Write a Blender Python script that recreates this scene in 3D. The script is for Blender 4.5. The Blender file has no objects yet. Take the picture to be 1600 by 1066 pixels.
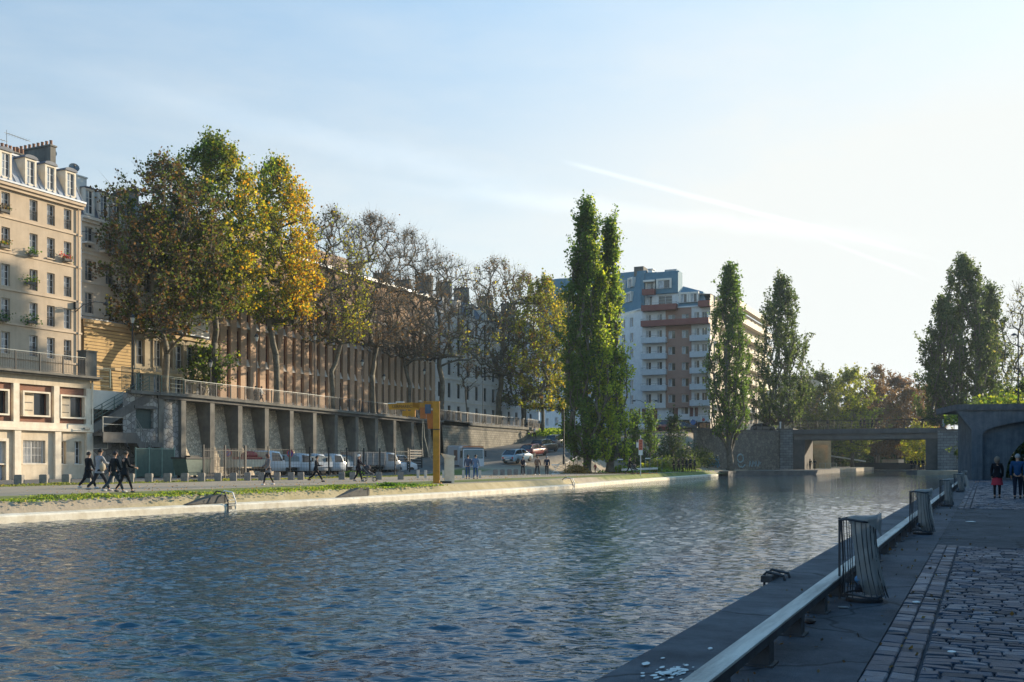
import bpy, math, random
import numpy as np
from mathutils import Vector, Matrix, Euler
S=bpy.context.scene; COL=S.collection
R=math.radians; rnd=random.Random(7); npr=np.random.RandomState(5)
# ---- camera constants: the canal runs along +Y, the camera is turned 25.4 degrees to the left of it
YAW=R(25.4); SA,CA=math.sin(YAW),math.cos(YAW); F=1556.; HX,HY=800.,721.; EYE=1.52
ZL=.22; ZW=-.45
def pd(px,py,d):
    k=(px-HX)/F; return Vector((d*(-SA+k*CA), d*(CA+k*SA), EYE+(HY-py)*d/F))
def onX(px,X):            # distance along the canal of a pixel column on the plane x = X
    k=(px-HX)/F; d=X/(-SA+k*CA); return d*(CA+k*SA)
def dX(px,X): return X/(-SA+(px-HX)/F*CA)
def gp(px,py,z=ZL):       # ground point
    d=(EYE-z)*F/(py-HY); return pd(px,py,d)
# ---- mesh builder
class MB:
    def __init__(s): s.v=[]; s.f=[]; s.m=[]
    def add(s,vs,fs,m=0,T=None):
        o=len(s.v)
        s.v+= [tuple(T@Vector(p)) for p in vs] if T else [tuple(p) for p in vs]
        for f in fs: s.f.append(tuple(i+o for i in f)); s.m.append(m)
        return s
    def box(s,x0,x1,y0,y1,z0,z1,m=0,T=None):
        return s.add([(x0,y0,z0),(x1,y0,z0),(x1,y1,z0),(x0,y1,z0),(x0,y0,z1),(x1,y0,z1),(x1,y1,z1),(x0,y1,z1)],
          [(0,3,2,1),(4,5,6,7),(0,1,5,4),(1,2,6,5),(2,3,7,6),(3,0,4,7)],m,T)
    def cb(s,c,sz,m=0,rz=0,T=None):
        t=Matrix.Translation(c)@Matrix.Rotation(rz,4,'Z')
        if T: t=T@t
        return s.box(-sz[0]/2,sz[0]/2,-sz[1]/2,sz[1]/2,-sz[2]/2,sz[2]/2,m,t)
    def bar(s,a,b,w,h=None,m=0):
        a=Vector(a);b=Vector(b);d=b-a;L=d.length
        if L<1e-6: return s
        t=Matrix.Translation(a)@d.to_track_quat('Y','Z').to_matrix().to_4x4()
        h=h or w
        return s.box(-w/2,w/2,0,L,-h/2,h/2,m,t)
    def tube(s,pts,rs,n=6,m=0,cap=True):
        pts=[Vector(p) for p in pts]
        if not hasattr(rs,'__len__'): rs=[rs]*len(pts)
        o=len(s.v)
        for i,p in enumerate(pts):
            d=(pts[min(i+1,len(pts)-1)]-pts[max(i-1,0)])
            if d.length<1e-9: d=Vector((0,0,1))
            q=d.to_track_quat('Z','Y')
            for j in range(n):
                a=2*math.pi*j/n; s.v.append(tuple(p+q@Vector((math.cos(a)*rs[i],math.sin(a)*rs[i],0))))
        for i in range(len(pts)-1):
            for j in range(n):
                j2=(j+1)%n; s.f.append((o+i*n+j,o+i*n+j2,o+(i+1)*n+j2,o+(i+1)*n+j)); s.m.append(m)
        if cap:
            s.f.append(tuple(o+j for j in reversed(range(n)))); s.m.append(m)
            e=o+(len(pts)-1)*n; s.f.append(tuple(e+j for j in range(n))); s.m.append(m)
        return s
    def cyl(s,a,b,r,r2=None,n=10,m=0): return s.tube([a,b],[r,r if r2 is None else r2],n,m)
    def lathe(s,prof,c=(0,0,0),n=12,m=0):
        c=Vector(c); return s.tubez([(c.x,c.y,c.z+z,r) for r,z in prof],n,m)
    def tubez(s,ps,n,m=0):
        o=len(s.v)
        for x,y,z,r in ps:
            for j in range(n):
                a=2*math.pi*j/n; s.v.append((x+r*math.cos(a),y+r*math.sin(a),z))
        for i in range(len(ps)-1):
            for j in range(n):
                j2=(j+1)%n; s.f.append((o+i*n+j,o+i*n+j2,o+(i+1)*n+j2,o+(i+1)*n+j)); s.m.append(m)
        s.f.append(tuple(o+j for j in reversed(range(n)))); s.m.append(m)
        e=o+(len(ps)-1)*n; s.f.append(tuple(e+j for j in range(n))); s.m.append(m)
        return s
    def ball(s,c,r,nu=10,nv=7,m=0,T=None):
        if not hasattr(r,'__len__'): r=(r,r,r)
        vs=[];fs=[]
        for i in range(nv+1):
            p=math.pi*i/nv
            for j in range(nu):
                a=2*math.pi*j/nu; vs.append((c[0]+r[0]*math.sin(p)*math.cos(a),c[1]+r[1]*math.sin(p)*math.sin(a),c[2]+r[2]*math.cos(p)))
        for i in range(nv):
            for j in range(nu):
                j2=(j+1)%nu; fs.append((i*nu+j,(i+1)*nu+j,(i+1)*nu+j2,i*nu+j2))
        return s.add(vs,fs,m,T)
    def ext(s,poly,z0,z1,m=0,T=None):      # prism of a polygon in XY
        n=len(poly); vs=[(p[0],p[1],z0) for p in poly]+[(p[0],p[1],z1) for p in poly]
        fs=[tuple(reversed(range(n))),tuple(range(n,2*n))]+[(i,(i+1)%n,n+(i+1)%n,n+i) for i in range(n)]
        return s.add(vs,fs,m,T)
    def exty(s,poly,y0,y1,m=0,T=None):     # prism of a polygon in XZ, extruded along Y
        n=len(poly); vs=[(p[0],y0,p[1]) for p in poly]+[(p[0],y1,p[1]) for p in poly]
        fs=[tuple(range(n)),tuple(reversed(range(n,2*n)))]+[((i+1)%n,i,n+i,n+(i+1)%n) for i in range(n)]
        return s.add(vs,fs,m,T)
    def extx(s,poly,x0,x1,m=0,T=None):     # prism of a polygon in YZ, extruded along X
        n=len(poly); vs=[(x0,p[0],p[1]) for p in poly]+[(x1,p[0],p[1]) for p in poly]
        fs=[tuple(reversed(range(n))),tuple(range(n,2*n))]+[(i,(i+1)%n,n+(i+1)%n,n+i) for i in range(n)]
        return s.add(vs,fs,m,T)
    def wall(s,x0,x1,z0,z1,holes,y=0,dep=.25,m=0,mr=None):   # front plane with openings and their reveals
        mr=m if mr is None else mr
        hs=[h for h in holes if h[0]>=x0-1e-6 and h[1]<=x1+1e-6]
        xs=sorted({x0,x1}|{h[0] for h in hs}|{h[1] for h in hs}); zs=sorted({z0,z1}|{h[2] for h in hs}|{h[3] for h in hs})
        for i in range(len(zs)-1):
            cz=(zs[i]+zs[i+1])/2; st=None
            for j in range(len(xs)):
                solid=False
                if j<len(xs)-1:
                    cx=(xs[j]+xs[j+1])/2; solid=not any(h[0]<cx<h[1] and h[2]<cz<h[3] for h in hs)
                if solid and st is None: st=xs[j]
                if not solid and st is not None:
                    e=xs[j]; s.add([(st,y,zs[i]),(e,y,zs[i]),(e,y,zs[i+1]),(st,y,zs[i+1])],[(0,1,2,3)],m); st=None
        for a,b,c,d in hs:
            s.add([(a,y,c),(b,y,c),(b,y,d),(a,y,d),(a,y+dep,c),(b,y+dep,c),(b,y+dep,d),(a,y+dep,d)],
                  [(0,4,5,1),(1,5,6,2),(2,6,7,3),(3,7,4,0)],mr)
        return s
    def mesh(s,name,mats,smooth=False):
        me=bpy.data.meshes.new(name); me.from_pydata(s.v,[],s.f)
        if not isinstance(mats,(list,tuple)): mats=[mats]
        for m in mats: me.materials.append(m)
        if len(mats)>1: me.polygons.foreach_set('material_index',s.m)
        if smooth: me.polygons.foreach_set('use_smooth',[True]*len(s.f))
        me.update(); return me
    def build(s,name,mats,parent=None,smooth=False,loc=None,rz=0):
        o=bpy.data.objects.new(name,s.mesh(name,mats,smooth)); COL.objects.link(o); o.parent=parent
        if loc is not None: o.location=loc
        o.rotation_euler.z=rz
        return o
def tag(o,label=None,cat=None,group=None,kind=None):
    if label: o['label']=label
    if cat: o['category']=cat
    if group: o['group']=group
    if kind: o['kind']=kind
    return o
def empty(name,label,cat,loc=(0,0,0),rz=0,group=None):
    o=bpy.data.objects.new(name,None); COL.objects.link(o); o.location=loc; o.rotation_euler=(0,0,rz)
    o.empty_display_size=.3
    return tag(o,label,cat,group)
def inst(me,name,parent,loc=(0,0,0),rz=0,sc=None):
    o=bpy.data.objects.new(name,me); COL.objects.link(o); o.parent=parent; o.location=loc; o.rotation_euler=(0,0,rz)
    if sc: o.scale=sc
    return o
def clone(o,parent=None,loc=None,rz=None,label=None,group=None,scale=None):
    c=o.copy(); COL.objects.link(c); c.parent=parent
    if loc is not None: c.location=loc
    if rz is not None: c.rotation_euler.z=rz
    if scale is not None: c.scale=(scale,)*3
    if label: c['label']=label
    if group: c['group']=group
    for ch in list(o.children): clone(ch,c)
    return c
# ---- materials
def mat(name):
    m=bpy.data.materials.new(name); m.use_nodes=True; nt=m.node_tree; nt.nodes.clear()
    out=nt.nodes.new('ShaderNodeOutputMaterial'); return m,nt,out
def N(nt,t,**k):
    n=nt.nodes.new(t)
    for a,b in k.items(): setattr(n,a,b)
    return n
def L(nt,a,b): nt.links.new(a,b)
def c4(c): return (c[0],c[1],c[2],1)
def princ(nt,out,rough=.8,metal=0,spec=.4):
    p=N(nt,'ShaderNodeBsdfPrincipled'); p.inputs['Roughness'].default_value=rough; p.inputs['Metallic'].default_value=metal
    p.inputs['Specular IOR Level'].default_value=spec; L(nt,p.outputs[0],out.inputs[0]); return p
def ramp(nt,fac,stops):
    r=N(nt,'ShaderNodeValToRGB'); e=r.color_ramp.elements
    while len(e)<len(stops): e.new(.5)
    for i,(p,c) in enumerate(stops): e[i].position=p; e[i].color=c4(c)
    L(nt,fac,r.inputs[0]); return r.outputs[0]
def mixc(nt,fac,a,b,mode='MIX'):
    x=N(nt,'ShaderNodeMix',data_type='RGBA',blend_type=mode)
    for sock,v in ((x.inputs[0],fac),(x.inputs[6],a),(x.inputs[7],b)):
        if hasattr(v,'links'): L(nt,v,sock)
        elif hasattr(v,'__len__'): sock.default_value=c4(v)
        else: sock.default_value=v
    return x.outputs[2]
def noise(nt,co,scale,detail=5,rough=.6,sc=None):
    if sc:
        mp=N(nt,'ShaderNodeMapping'); mp.inputs['Scale'].default_value=sc; L(nt,co,mp.inputs[0]); co=mp.outputs[0]
    n=N(nt,'ShaderNodeTexNoise'); n.inputs['Scale'].default_value=scale; n.inputs['Detail'].default_value=detail; n.inputs['Roughness'].default_value=rough
    L(nt,co,n.inputs['Vector']); return n.outputs[0]
def bump(nt,p,h,strength,dist=.05):
    b=N(nt,'ShaderNodeBump'); b.inputs['Strength'].default_value=strength; b.inputs['Distance'].default_value=dist
    L(nt,h,b.inputs['Height']); L(nt,b.outputs[0],p.inputs['Normal']); return b
_M={}
def M(name,col,col2=None,scale=1.5,rough=.8,bmp=.15,metal=0,spec=.35,sc=None,streak=0):
    if name in _M: return _M[name]
    m,nt,out=mat(name); p=princ(nt,out,rough,metal,spec)
    co=N(nt,'ShaderNodeTexCoord').outputs['Object']
    col2=col2 or tuple(c*.72 for c in col)
    n=noise(nt,co,scale,6,.65,sc)
    c=ramp(nt,n,[(.32,col2),(.62,col)])
    if streak:
        s=noise(nt,co,3.,4,.6,(1.2,1.2,.12)); f=ramp(nt,s,[(.45,(0,0,0)),(.75,(1,1,1))])
        mm=N(nt,'ShaderNodeMath',operation='MULTIPLY'); L(nt,f,mm.inputs[0]); mm.inputs[1].default_value=streak
        c=mixc(nt,mm.outputs[0],c,tuple(x*.45 for x in col))
    L(nt,c,p.inputs['Base Color'])
    if bmp: bump(nt,p,noise(nt,co,scale*9,4),bmp,.03)
    _M[name]=m; return m
def flat(name,col,rough=.6,metal=0,spec=.4):
    if name in _M: return _M[name]
    m,nt,out=mat(name); p=princ(nt,out,rough,metal,spec); p.inputs['Base Color'].default_value=c4(col)
    _M[name]=m; return m
def uv_xz(nt):     # wall coordinates: u along the wall, v up
    co=N(nt,'ShaderNodeTexCoord').outputs['Object']; s=N(nt,'ShaderNodeSeparateXYZ'); L(nt,co,s.inputs[0])
    a=N(nt,'ShaderNodeMath',operation='ADD'); L(nt,s.outputs[0],a.inputs[0]); L(nt,s.outputs[1],a.inputs[1])
    c=N(nt,'ShaderNodeCombineXYZ'); L(nt,a.outputs[0],c.inputs[0]); L(nt,s.outputs[2],c.inputs[1]); return co,c.outputs[0]
def brick(name,c1,c2,mortar,bw=.24,bh=.08,ms=.012,rough=.85,bmp=.3,var=.35,ground=False,rot=0,off=.5):
    if name in _M: return _M[name]
    m,nt,out=mat(name); p=princ(nt,out,rough,0,.3)
    if ground:
        co=N(nt,'ShaderNodeTexCoord').outputs['Object']; uv=co
    else: co,uv=uv_xz(nt)
    if rot:
        mp=N(nt,'ShaderNodeMapping'); mp.inputs['Rotation'].default_value=(0,0,rot); L(nt,uv,mp.inputs[0]); uv=mp.outputs[0]
    b=N(nt,'ShaderNodeTexBrick'); L(nt,uv,b.inputs['Vector']); b.inputs['Scale'].default_value=1; b.offset=off
    b.inputs['Brick Width'].default_value=bw; b.inputs['Row Height'].default_value=bh; b.inputs['Mortar Size'].default_value=ms
    b.inputs['Color1'].default_value=c4(c1); b.inputs['Color2'].default_value=c4(c2); b.inputs['Mortar'].default_value=c4(mortar)
    n=noise(nt,co,.7,6,.7); dk=ramp(nt,n,[(.3,(1-var,)*3),(.7,(1,1,1))])
    L(nt,mixc(nt,1.0,b.outputs['Color'],dk,'MULTIPLY'),p.inputs['Base Color'])
    iv=N(nt,'ShaderNodeMath',operation='SUBTRACT'); iv.inputs[0].default_value=1; L(nt,b.outputs['Fac'],iv.inputs[1])
    bump(nt,p,iv.outputs[0],bmp,.02); _M[name]=m; return m
def rubble(name,stones,mortar,scale=3.2,rough=.9,bmp=.6,edge=.035):
    if name in _M: return _M[name]
    m,nt,out=mat(name); p=princ(nt,out,rough,0,.25); co,uv=uv_xz(nt)
    nz=N(nt,'ShaderNodeTexNoise'); nz.inputs['Scale'].default_value=2.5; L(nt,co,nz.inputs['Vector'])
    w=mixc(nt,.08,uv,nz.outputs['Color'])
    vs=[]
    for ft in ('F1','DISTANCE_TO_EDGE'):
        v=N(nt,'ShaderNodeTexVoronoi',voronoi_dimensions='2D',feature=ft); v.inputs['Scale'].default_value=scale; L(nt,w,v.inputs['Vector']); vs.append(v)
    sp=N(nt,'ShaderNodeSeparateColor'); L(nt,vs[0].outputs['Color'],sp.inputs[0])
    st=ramp(nt,sp.outputs[0],[(i/(len(stones)-1),c) for i,c in enumerate(stones)])
    f=ramp(nt,vs[1].outputs['Distance'],[(edge*.6,(0,0,0)),(edge*1.8,(1,1,1))])
    L(nt,mixc(nt,f,mortar,st),p.inputs['Base Color']); bump(nt,p,f,bmp,.06)
    _M[name]=m; return m
def leafmat(name='leaf',tr=.5):
    if name in _M: return _M[name]
    m,nt,out=mat(name); a=N(nt,'ShaderNodeAttribute',attribute_name='Col')
    d=N(nt,'ShaderNodeBsdfPrincipled'); d.inputs['Roughness'].default_value=.55; d.inputs['Specular IOR Level'].default_value=.3; t=N(nt,'ShaderNodeBsdfTranslucent'); x=N(nt,'ShaderNodeMixShader'); x.inputs[0].default_value=tr
    L(nt,a.outputs['Color'],d.inputs[0])
    br=mixc(nt,1.0,a.outputs['Color'],(2.3,2.2,1.2),'MULTIPLY'); L(nt,br,t.inputs[0])
    L(nt,d.outputs[0],x.inputs[1]); L(nt,t.outputs[0],x.inputs[2]); L(nt,x.outputs[0],out.inputs[0])
    _M[name]=m; return m
def leafmesh(name,P,size,cols,aspect=1.0,droop=0.,mt=None):
    n=len(P); a=npr.normal(size=(n,3)); a/=np.linalg.norm(a,axis=1)[:,None]; b=npr.normal(size=(n,3)); b-=a*(a*b).sum(1)[:,None]; b/=np.linalg.norm(b,axis=1)[:,None]
    s=size*(.5+.95*npr.rand(n)**1.4)[:,None]
    v=np.stack([P-a*s*.5,P+b*s*.42*aspect,P+a*s*.5,P-b*s*.42*aspect],1).reshape(-1,3)
    me=bpy.data.meshes.new(name); me.vertices.add(4*n); me.vertices.foreach_set('co',v.astype(np.float32).ravel())
    me.loops.add(4*n); me.loops.foreach_set('vertex_index',np.arange(4*n,dtype=np.int32)); me.polygons.add(n)
    me.polygons.foreach_set('loop_start',np.arange(0,4*n,4,dtype=np.int32)); me.polygons.foreach_set('loop_total',np.full(n,4,dtype=np.int32))
    me.update(calc_edges=True)
    at=me.attributes.new('Col','FLOAT_COLOR','FACE'); at.data.foreach_set('color',np.concatenate([cols,np.ones((n,1))],1).astype(np.float32).ravel())
    me.materials.append(mt or leafmat()); return me
# ---- trees: skeleton grown towards tip points, radii from the number of tips carried
BARK=None
def tree(name,label,cat,base,H,Rc,fork,ntip,nleaf,lsize,colfn,shape='plane',seed=1,group=None,bark=None,lean=0,tw=3,keep=None,trunk_r=None,low=0.,cut=None,twl=1.,spread=.55):
    rs=np.random.RandomState(seed); root=empty(name,label,cat,base,0,group)
    nodes=[];par=[]
    nt_=6
    for i in range(nt_+1):
        t=i/nt_; nodes.append(np.array([math.sin(t*3+seed)*.12*t+lean*t*fork*.1,math.cos(t*2+seed)*.1*t,fork*t])); par.append(i-1)
    if shape=='poplar':
        for i in range(1,9):
            t=i/8; nodes.append(np.array([nodes[nt_][0]+rs.normal()*.15,nodes[nt_][1]+rs.normal()*.15,fork+(H*.82-fork)*t])); par.append(len(nodes)-2)
    tips=[]
    while len(tips)<ntip:
        t=rs.rand(); a=rs.rand()*2*math.pi
        lob=1+.18*math.sin(3*a+seed+t*4)+.12*math.sin(5*a-seed*2+t*9)
        if shape=='poplar':
            rr=(math.sin(min(1,t*2.2+.3)*math.pi/2)**.7)*((1-t)**.62)*1.35*Rc; rr=min(rr,Rc)
            r=rr*lob*rs.rand()**.4; z=low+(H-low)*t
        else:
            rr=Rc*(1-abs((t-.42)/.595)**3.6) if t>.42 else Rc*(1-abs((t-.42)/.56)**3.4)
            if rr<=0: continue
            r=rr*lob*rs.rand()**.45; z=fork+low+(H-fork-low)*t
        p=np.array([r*math.cos(a),r*math.sin(a),z])
        if cut and cut(p): continue
        tips.append(p)
    tips=np.array(tips); f0=nodes[nt_]
    order=np.argsort(np.linalg.norm((tips-f0)*np.array([1.4,1.4,.8]),axis=1)); first=nt_ if shape!='poplar' else 3
    chains=[]
    for i in order:
        p=tips[i]; A=np.array(nodes[first:]); d=p-A; h=np.hypot(d[:,0],d[:,1])
        if shape=='poplar': c=np.sqrt((h*2.4)**2+(d[:,2]-h*2.0)**2)+np.where(d[:,2]<h*.8,25,0)
        else:
            out=np.hypot(A[:,0]-f0[0],A[:,1]-f0[1]); c=np.linalg.norm(d,axis=1)+np.where(d[:,2]<-.2,2.5,0)+np.maximum(0,out-np.hypot(*p[:2]))*1.2
            c=c+.16*np.linalg.norm(A-f0,axis=1)
        j=int(np.argmin(c))+first; a=nodes[j]; D=np.linalg.norm(p-a); up=.55 if shape=='poplar' else (spread if j>nt_+1 else .28)
        ctl=a+(p-a)*.4+np.array([0,0,up*D*.35])+rs.normal(size=3)*D*.05
        k=max(2,int(D/1.1)); ch=[j]
        for q in range(1,k+1):
            t=q/k; b=(1-t)**2*a+2*t*(1-t)*ctl+t*t*p
            if q<k: b=b+rs.normal(size=3)*.06
            nodes.append(b); par.append(ch[-1]); ch.append(len(nodes)-1)
        chains.append(ch)
    cnt=np.zeros(len(nodes))
    for ch in chains:
        k=ch[-1]
        while k>=0: cnt[k]+=1; k=par[k]
    tr=trunk_r or H*.017; rad=.018+tr*(cnt/ntip)**.46*.95
    mb=MB(); n0=len(nodes) if False else (nt_+1+(8 if shape=='poplar' else 0))
    tr_nodes=list(range(n0)); rr=[rad[i] if i>=nt_ else tr*(1.0+.35*math.exp(-i*1.4)) for i in tr_nodes]
    mb.tube([nodes[i] for i in tr_nodes],rr,10)
    for ch in chains:
        rr=[min(rad[ch[1]]*1.08,rad[ch[0]])]+[rad[i] for i in ch[1:]]
        mb.tube([nodes[i] for i in ch],rr,5 if rr[0]>.05 else 3,cap=False)
    tipn=[ch[-1] for ch in chains]; TW=[]
    for ch in chains:
        for q in range(tw):
            k=ch[-1] if q%2==0 else ch[max(1,len(ch)-2)]
            a=nodes[k]; d=rs.normal(size=3)*np.array([.55,.55,.45])+np.array([0,0,.5 if shape!='poplar' else 1.1]); d+= (a-f0)/(np.linalg.norm(a-f0)+.1)*.4
            e=a+d*twl*(.5+.5*rs.rand()); md=(a+e)/2+rs.normal(size=3)*.06
            mb.tube([a,md,e],[.014,.010,.005],3,cap=False); TW.append((a,e))
    mb.build('trunk',bark or BARK,root,smooth=True)
    if nleaf:
        TW=np.array(TW); wt_=rs.rand(len(TW))**1.6+.06; idx=rs.choice(len(TW),nleaf,p=wt_/wt_.sum()); t=rs.rand(nleaf)[:,None]*1.15
        P=TW[idx,0]*(1-t)+TW[idx,1]*t+rs.normal(size=(nleaf,3))*(.22 if shape!='poplar' else .2)
        if keep is not None: k=rs.rand(nleaf)<keep(P); P=P[k]; idx=idx[k]
        cl=rs.rand(len(TW))[idx]
        inst(leafmesh('crown',P,lsize,colfn(P,cl,rs)),'crown',root)
    return root
def pal(rs,n,cols,w):
    c=np.array(cols); i=rs.choice(len(cols),n,p=np.array(w)/sum(w)); return c[i]*(.8+.4*rs.rand(n))[:,None]
# ---- windows
GLASS=None
def window_meshes(w,h,style,mf,curtain=True):
    f=MB(); t=.055 if style!='fine' else .04; y0,y1=.0,.06
    f.box(0,t,y0,y1,0,h); f.box(w-t,w,y0,y1,0,h); f.box(t,w-t,y0,y1,0,t); f.box(t,w-t,y0,y1,h-t,h)
    if style in('casement','fine'): f.box(w/2-t*.6,w/2+t*.6,y0-.004,y1,t,h-t)
    if style=='casement':
        for q in (.36,.68): 
            f.box(t,w/2-t*.6,y0+.01,y1-.01,h*q-.015,h*q+.015); f.box(w/2+t*.6,w-t,y0+.01,y1-.01,h*q-.015,h*q+.015)
    p=MB(); yy=.035
    if curtain:
        p.add([(t,yy,t),(w*.48,yy,t),(w*.48,yy,h-t),(t,yy,h-t)],[(0,1,2,3)],1); p.add([(w*.52,yy,t),(w-t,yy,t),(w-t,yy,h-t),(w*.52,yy,h-t)],[(0,1,2,3)],0)
    else: p.add([(t,yy,t),(w-t,yy,t),(w-t,yy,h-t),(t,yy,h-t)],[(0,1,2,3)],0)
    return f.mesh('window',mf),p.mesh('pane',[GLASS,GLASSC])
_W={}
def put_window(parent,x,y,z,w,h,style,mf,curtain=True,rail=None,rz=0,sill=None):
    k=(round(w,2),round(h,2),style,mf.name,curtain)
    if k not in _W: _W[k]=window_meshes(w,h,style,mf,curtain)
    o=inst(_W[k][0],'window',parent,(x,y,z),rz); inst(_W[k][1],'pane',o)
    if rail:
        rk=('r',round(w,2),rail.name)
        if rk not in _W:
            b=MB(); H=.75
            b.box(-.0,w,-.14,-.11,H-.03,H); b.box(0,w,-.14,-.11,.04,.06)
            n=max(3,int(w/.11))
            for i in range(n+1): b.box(i*w/n-.008,i*w/n+.008,-.135,-.115,.06,H-.03)
            _W[rk]=b.mesh('guard_rail',rail)
        inst(_W[rk],'guard_rail',o)
    if sill:
        sk=('s',round(w,2),sill.name)
        if sk not in _W: _W[sk]=MB().box(-.08,w+.08,-.32,-.005,-.09,0).mesh('sill',sill)
        inst(_W[sk],'sill',o)
    return o
# ================= materials in use
BARK=M('bark',(.16,.14,.11),(.07,.062,.052),2.2,.9,.3); BARKP=M('plane_bark',(.19,.17,.125),(.06,.055,.045),1.6,.85,.25)
GLASS=flat('dark_glass',(.025,.032,.04),.06,0,.8); GLASSC=M('curtained_glass',(.42,.47,.52),(.12,.15,.19),1.3,.12,0,spec=.8,sc=(3,1,1))
CREAM=M('cream_render',(.66,.57,.44),(.54,.45,.33),1.2,.85,.12,streak=.35)
CREAMT=M('cream_trim',(.78,.71,.58),(.64,.55,.43),1.5,.8,.1,streak=.2)
TAN=M('tan_render',(.52,.42,.31),(.43,.345,.25),.8,.9,.12,streak=.22)
TANT=M('tan_trim',(.60,.48,.35),(.46,.36,.26),1.,.85,.08)
WHITER=M('white_render',(.80,.75,.66),(.68,.63,.55),.9,.85,.08,streak=.2)
WHITET=M('white_trim',(.78,.75,.68),(.62,.6,.55),1.2,.75,.05)
ZINC=M('zinc_roof',(.42,.45,.49),(.30,.33,.37),.9,.42,.05,metal=.25)
SLATE=M('slate_roof',(.14,.16,.19),(.09,.10,.13),2,.6,.1)
CONC=M('concrete',(.20,.19,.165),(.095,.092,.083),.8,.9,.2,streak=.5)
CONCD=M('dark_concrete',(.15,.145,.135),(.085,.082,.078),.9,.9,.2,streak=.4)
BRICKR=brick('red_brick',(.34,.13,.075),(.27,.10,.06),(.32,.26,.21),.22,.07,.01)
YBRICK=brick('yellow_stone',(.62,.43,.20),(.56,.385,.175),(.22,.15,.08),60,.29,.035,off=0,bmp=.5)
RUBBLE=rubble('rubble_stone',[(.22,.21,.19),(.38,.37,.34),(.29,.28,.27),(.16,.155,.15)],(.09,.085,.08),2.7)
RUBBLES=rubble('small_rubble_stone',[(.55,.45,.32),(.72,.61,.45),(.38,.31,.23),(.62,.53,.40)],(.12,.10,.08),4.6,bmp=.35)
ASHLAR=brick('ashlar',(.32,.29,.23),(.24,.22,.17),(.11,.10,.08),.62,.3,.02,var=.5,bmp=.5)
ASHLARG=brick('grey_ashlar',(.26,.27,.27),(.17,.18,.185),(.08,.085,.085),.9,.42,.025,var=.4,bmp=.5)
DKRUB=rubble('dark_rubble',[(.15,.14,.12),(.22,.2,.17),(.12,.115,.10),(.18,.17,.15)],(.07,.065,.06),2.2)
GREENM=M('green_metal',(.07,.125,.105),(.05,.09,.075),3,.5,.03); DKM=flat('dark_iron',(.018,.022,.026),.55,.0); GALV=M('galvanised_steel',(.22,.24,.245),(.15,.165,.17),4,.45,.03,metal=.5)
BLKW=flat('white_paint',(.75,.75,.73),.45); FRAMEW=flat('window_white',(.72,.72,.70),.5); FRAMEG=flat('window_grey',(.18,.20,.22),.5)
LAWN=M('lawn_green',(.16,.26,.04),(.06,.13,.02),3,.9,.3)
def sheet(name,xs,ys,zf,m,kind='structure',hide=None):
    vs=[(x,y,zf(x,y)) for y in ys for x in xs]; nx=len(xs)
    fs=[(j*nx+i,j*nx+i+1,(j+1)*nx+i+1,(j+1)*nx+i) for j in range(len(ys)-1) for i in range(nx-1) if not(hide and hide((xs[i]+xs[i+1])/2,(ys[j]+ys[j+1])/2))]
    b=MB(); b.add(vs,fs); o=b.build(name,m); tag(o,kind=kind); return o
# ---- terrain heights
def zup(y): return 7.2 if y<66 else max(6.5,7.2-(y-66)*.014)
def sm(t): t=max(0,min(1,t)); return t*t*(3-2*t)
SHORE=[(-60,-29.5),(10,-28.6),(27,-27.6),(37,-26.7),(50,-26.4),(66,-26.9),(76,-28.2),(95,-30.0),(120,-31.6),(133,-32.4)]
def shore(y):
    for (a,b),(c,d) in zip(SHORE,SHORE[1:]):
        if y<=c: return b+(d-b)*(y-a)/(c-a)
    return SHORE[-1][1]
def zramp(y): return ZL+max(0,min(6.3,(y-84)*.0825))
def zleft(x,y):
    e=shore(y)
    if x>e-.85: return ZL-.39*((x-(e-.85))/.45)**1.0 if x<e-.40 else ZL-.39
    z=ZL
    if y>84:
        r=zramp(y)
        lim=-46 if y<112 else -45-(-0)*1
        if x<=lim: z=r
        elif y>118 and x<-36.5:
            t=sm((y-120)/38)*sm((-36.5-x)/7.5); z=ZL+(min(r,6.4)-ZL)*t
        elif x<lim+3: z=ZL+(r-ZL)*sm((lim+3-x)/3)
    if x<-57.5 and y>132:
        z=max(z,z+(zup(y)-z)*sm((y-132)/10)*sm((-57.2-x)/2.6))
    return z
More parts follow.
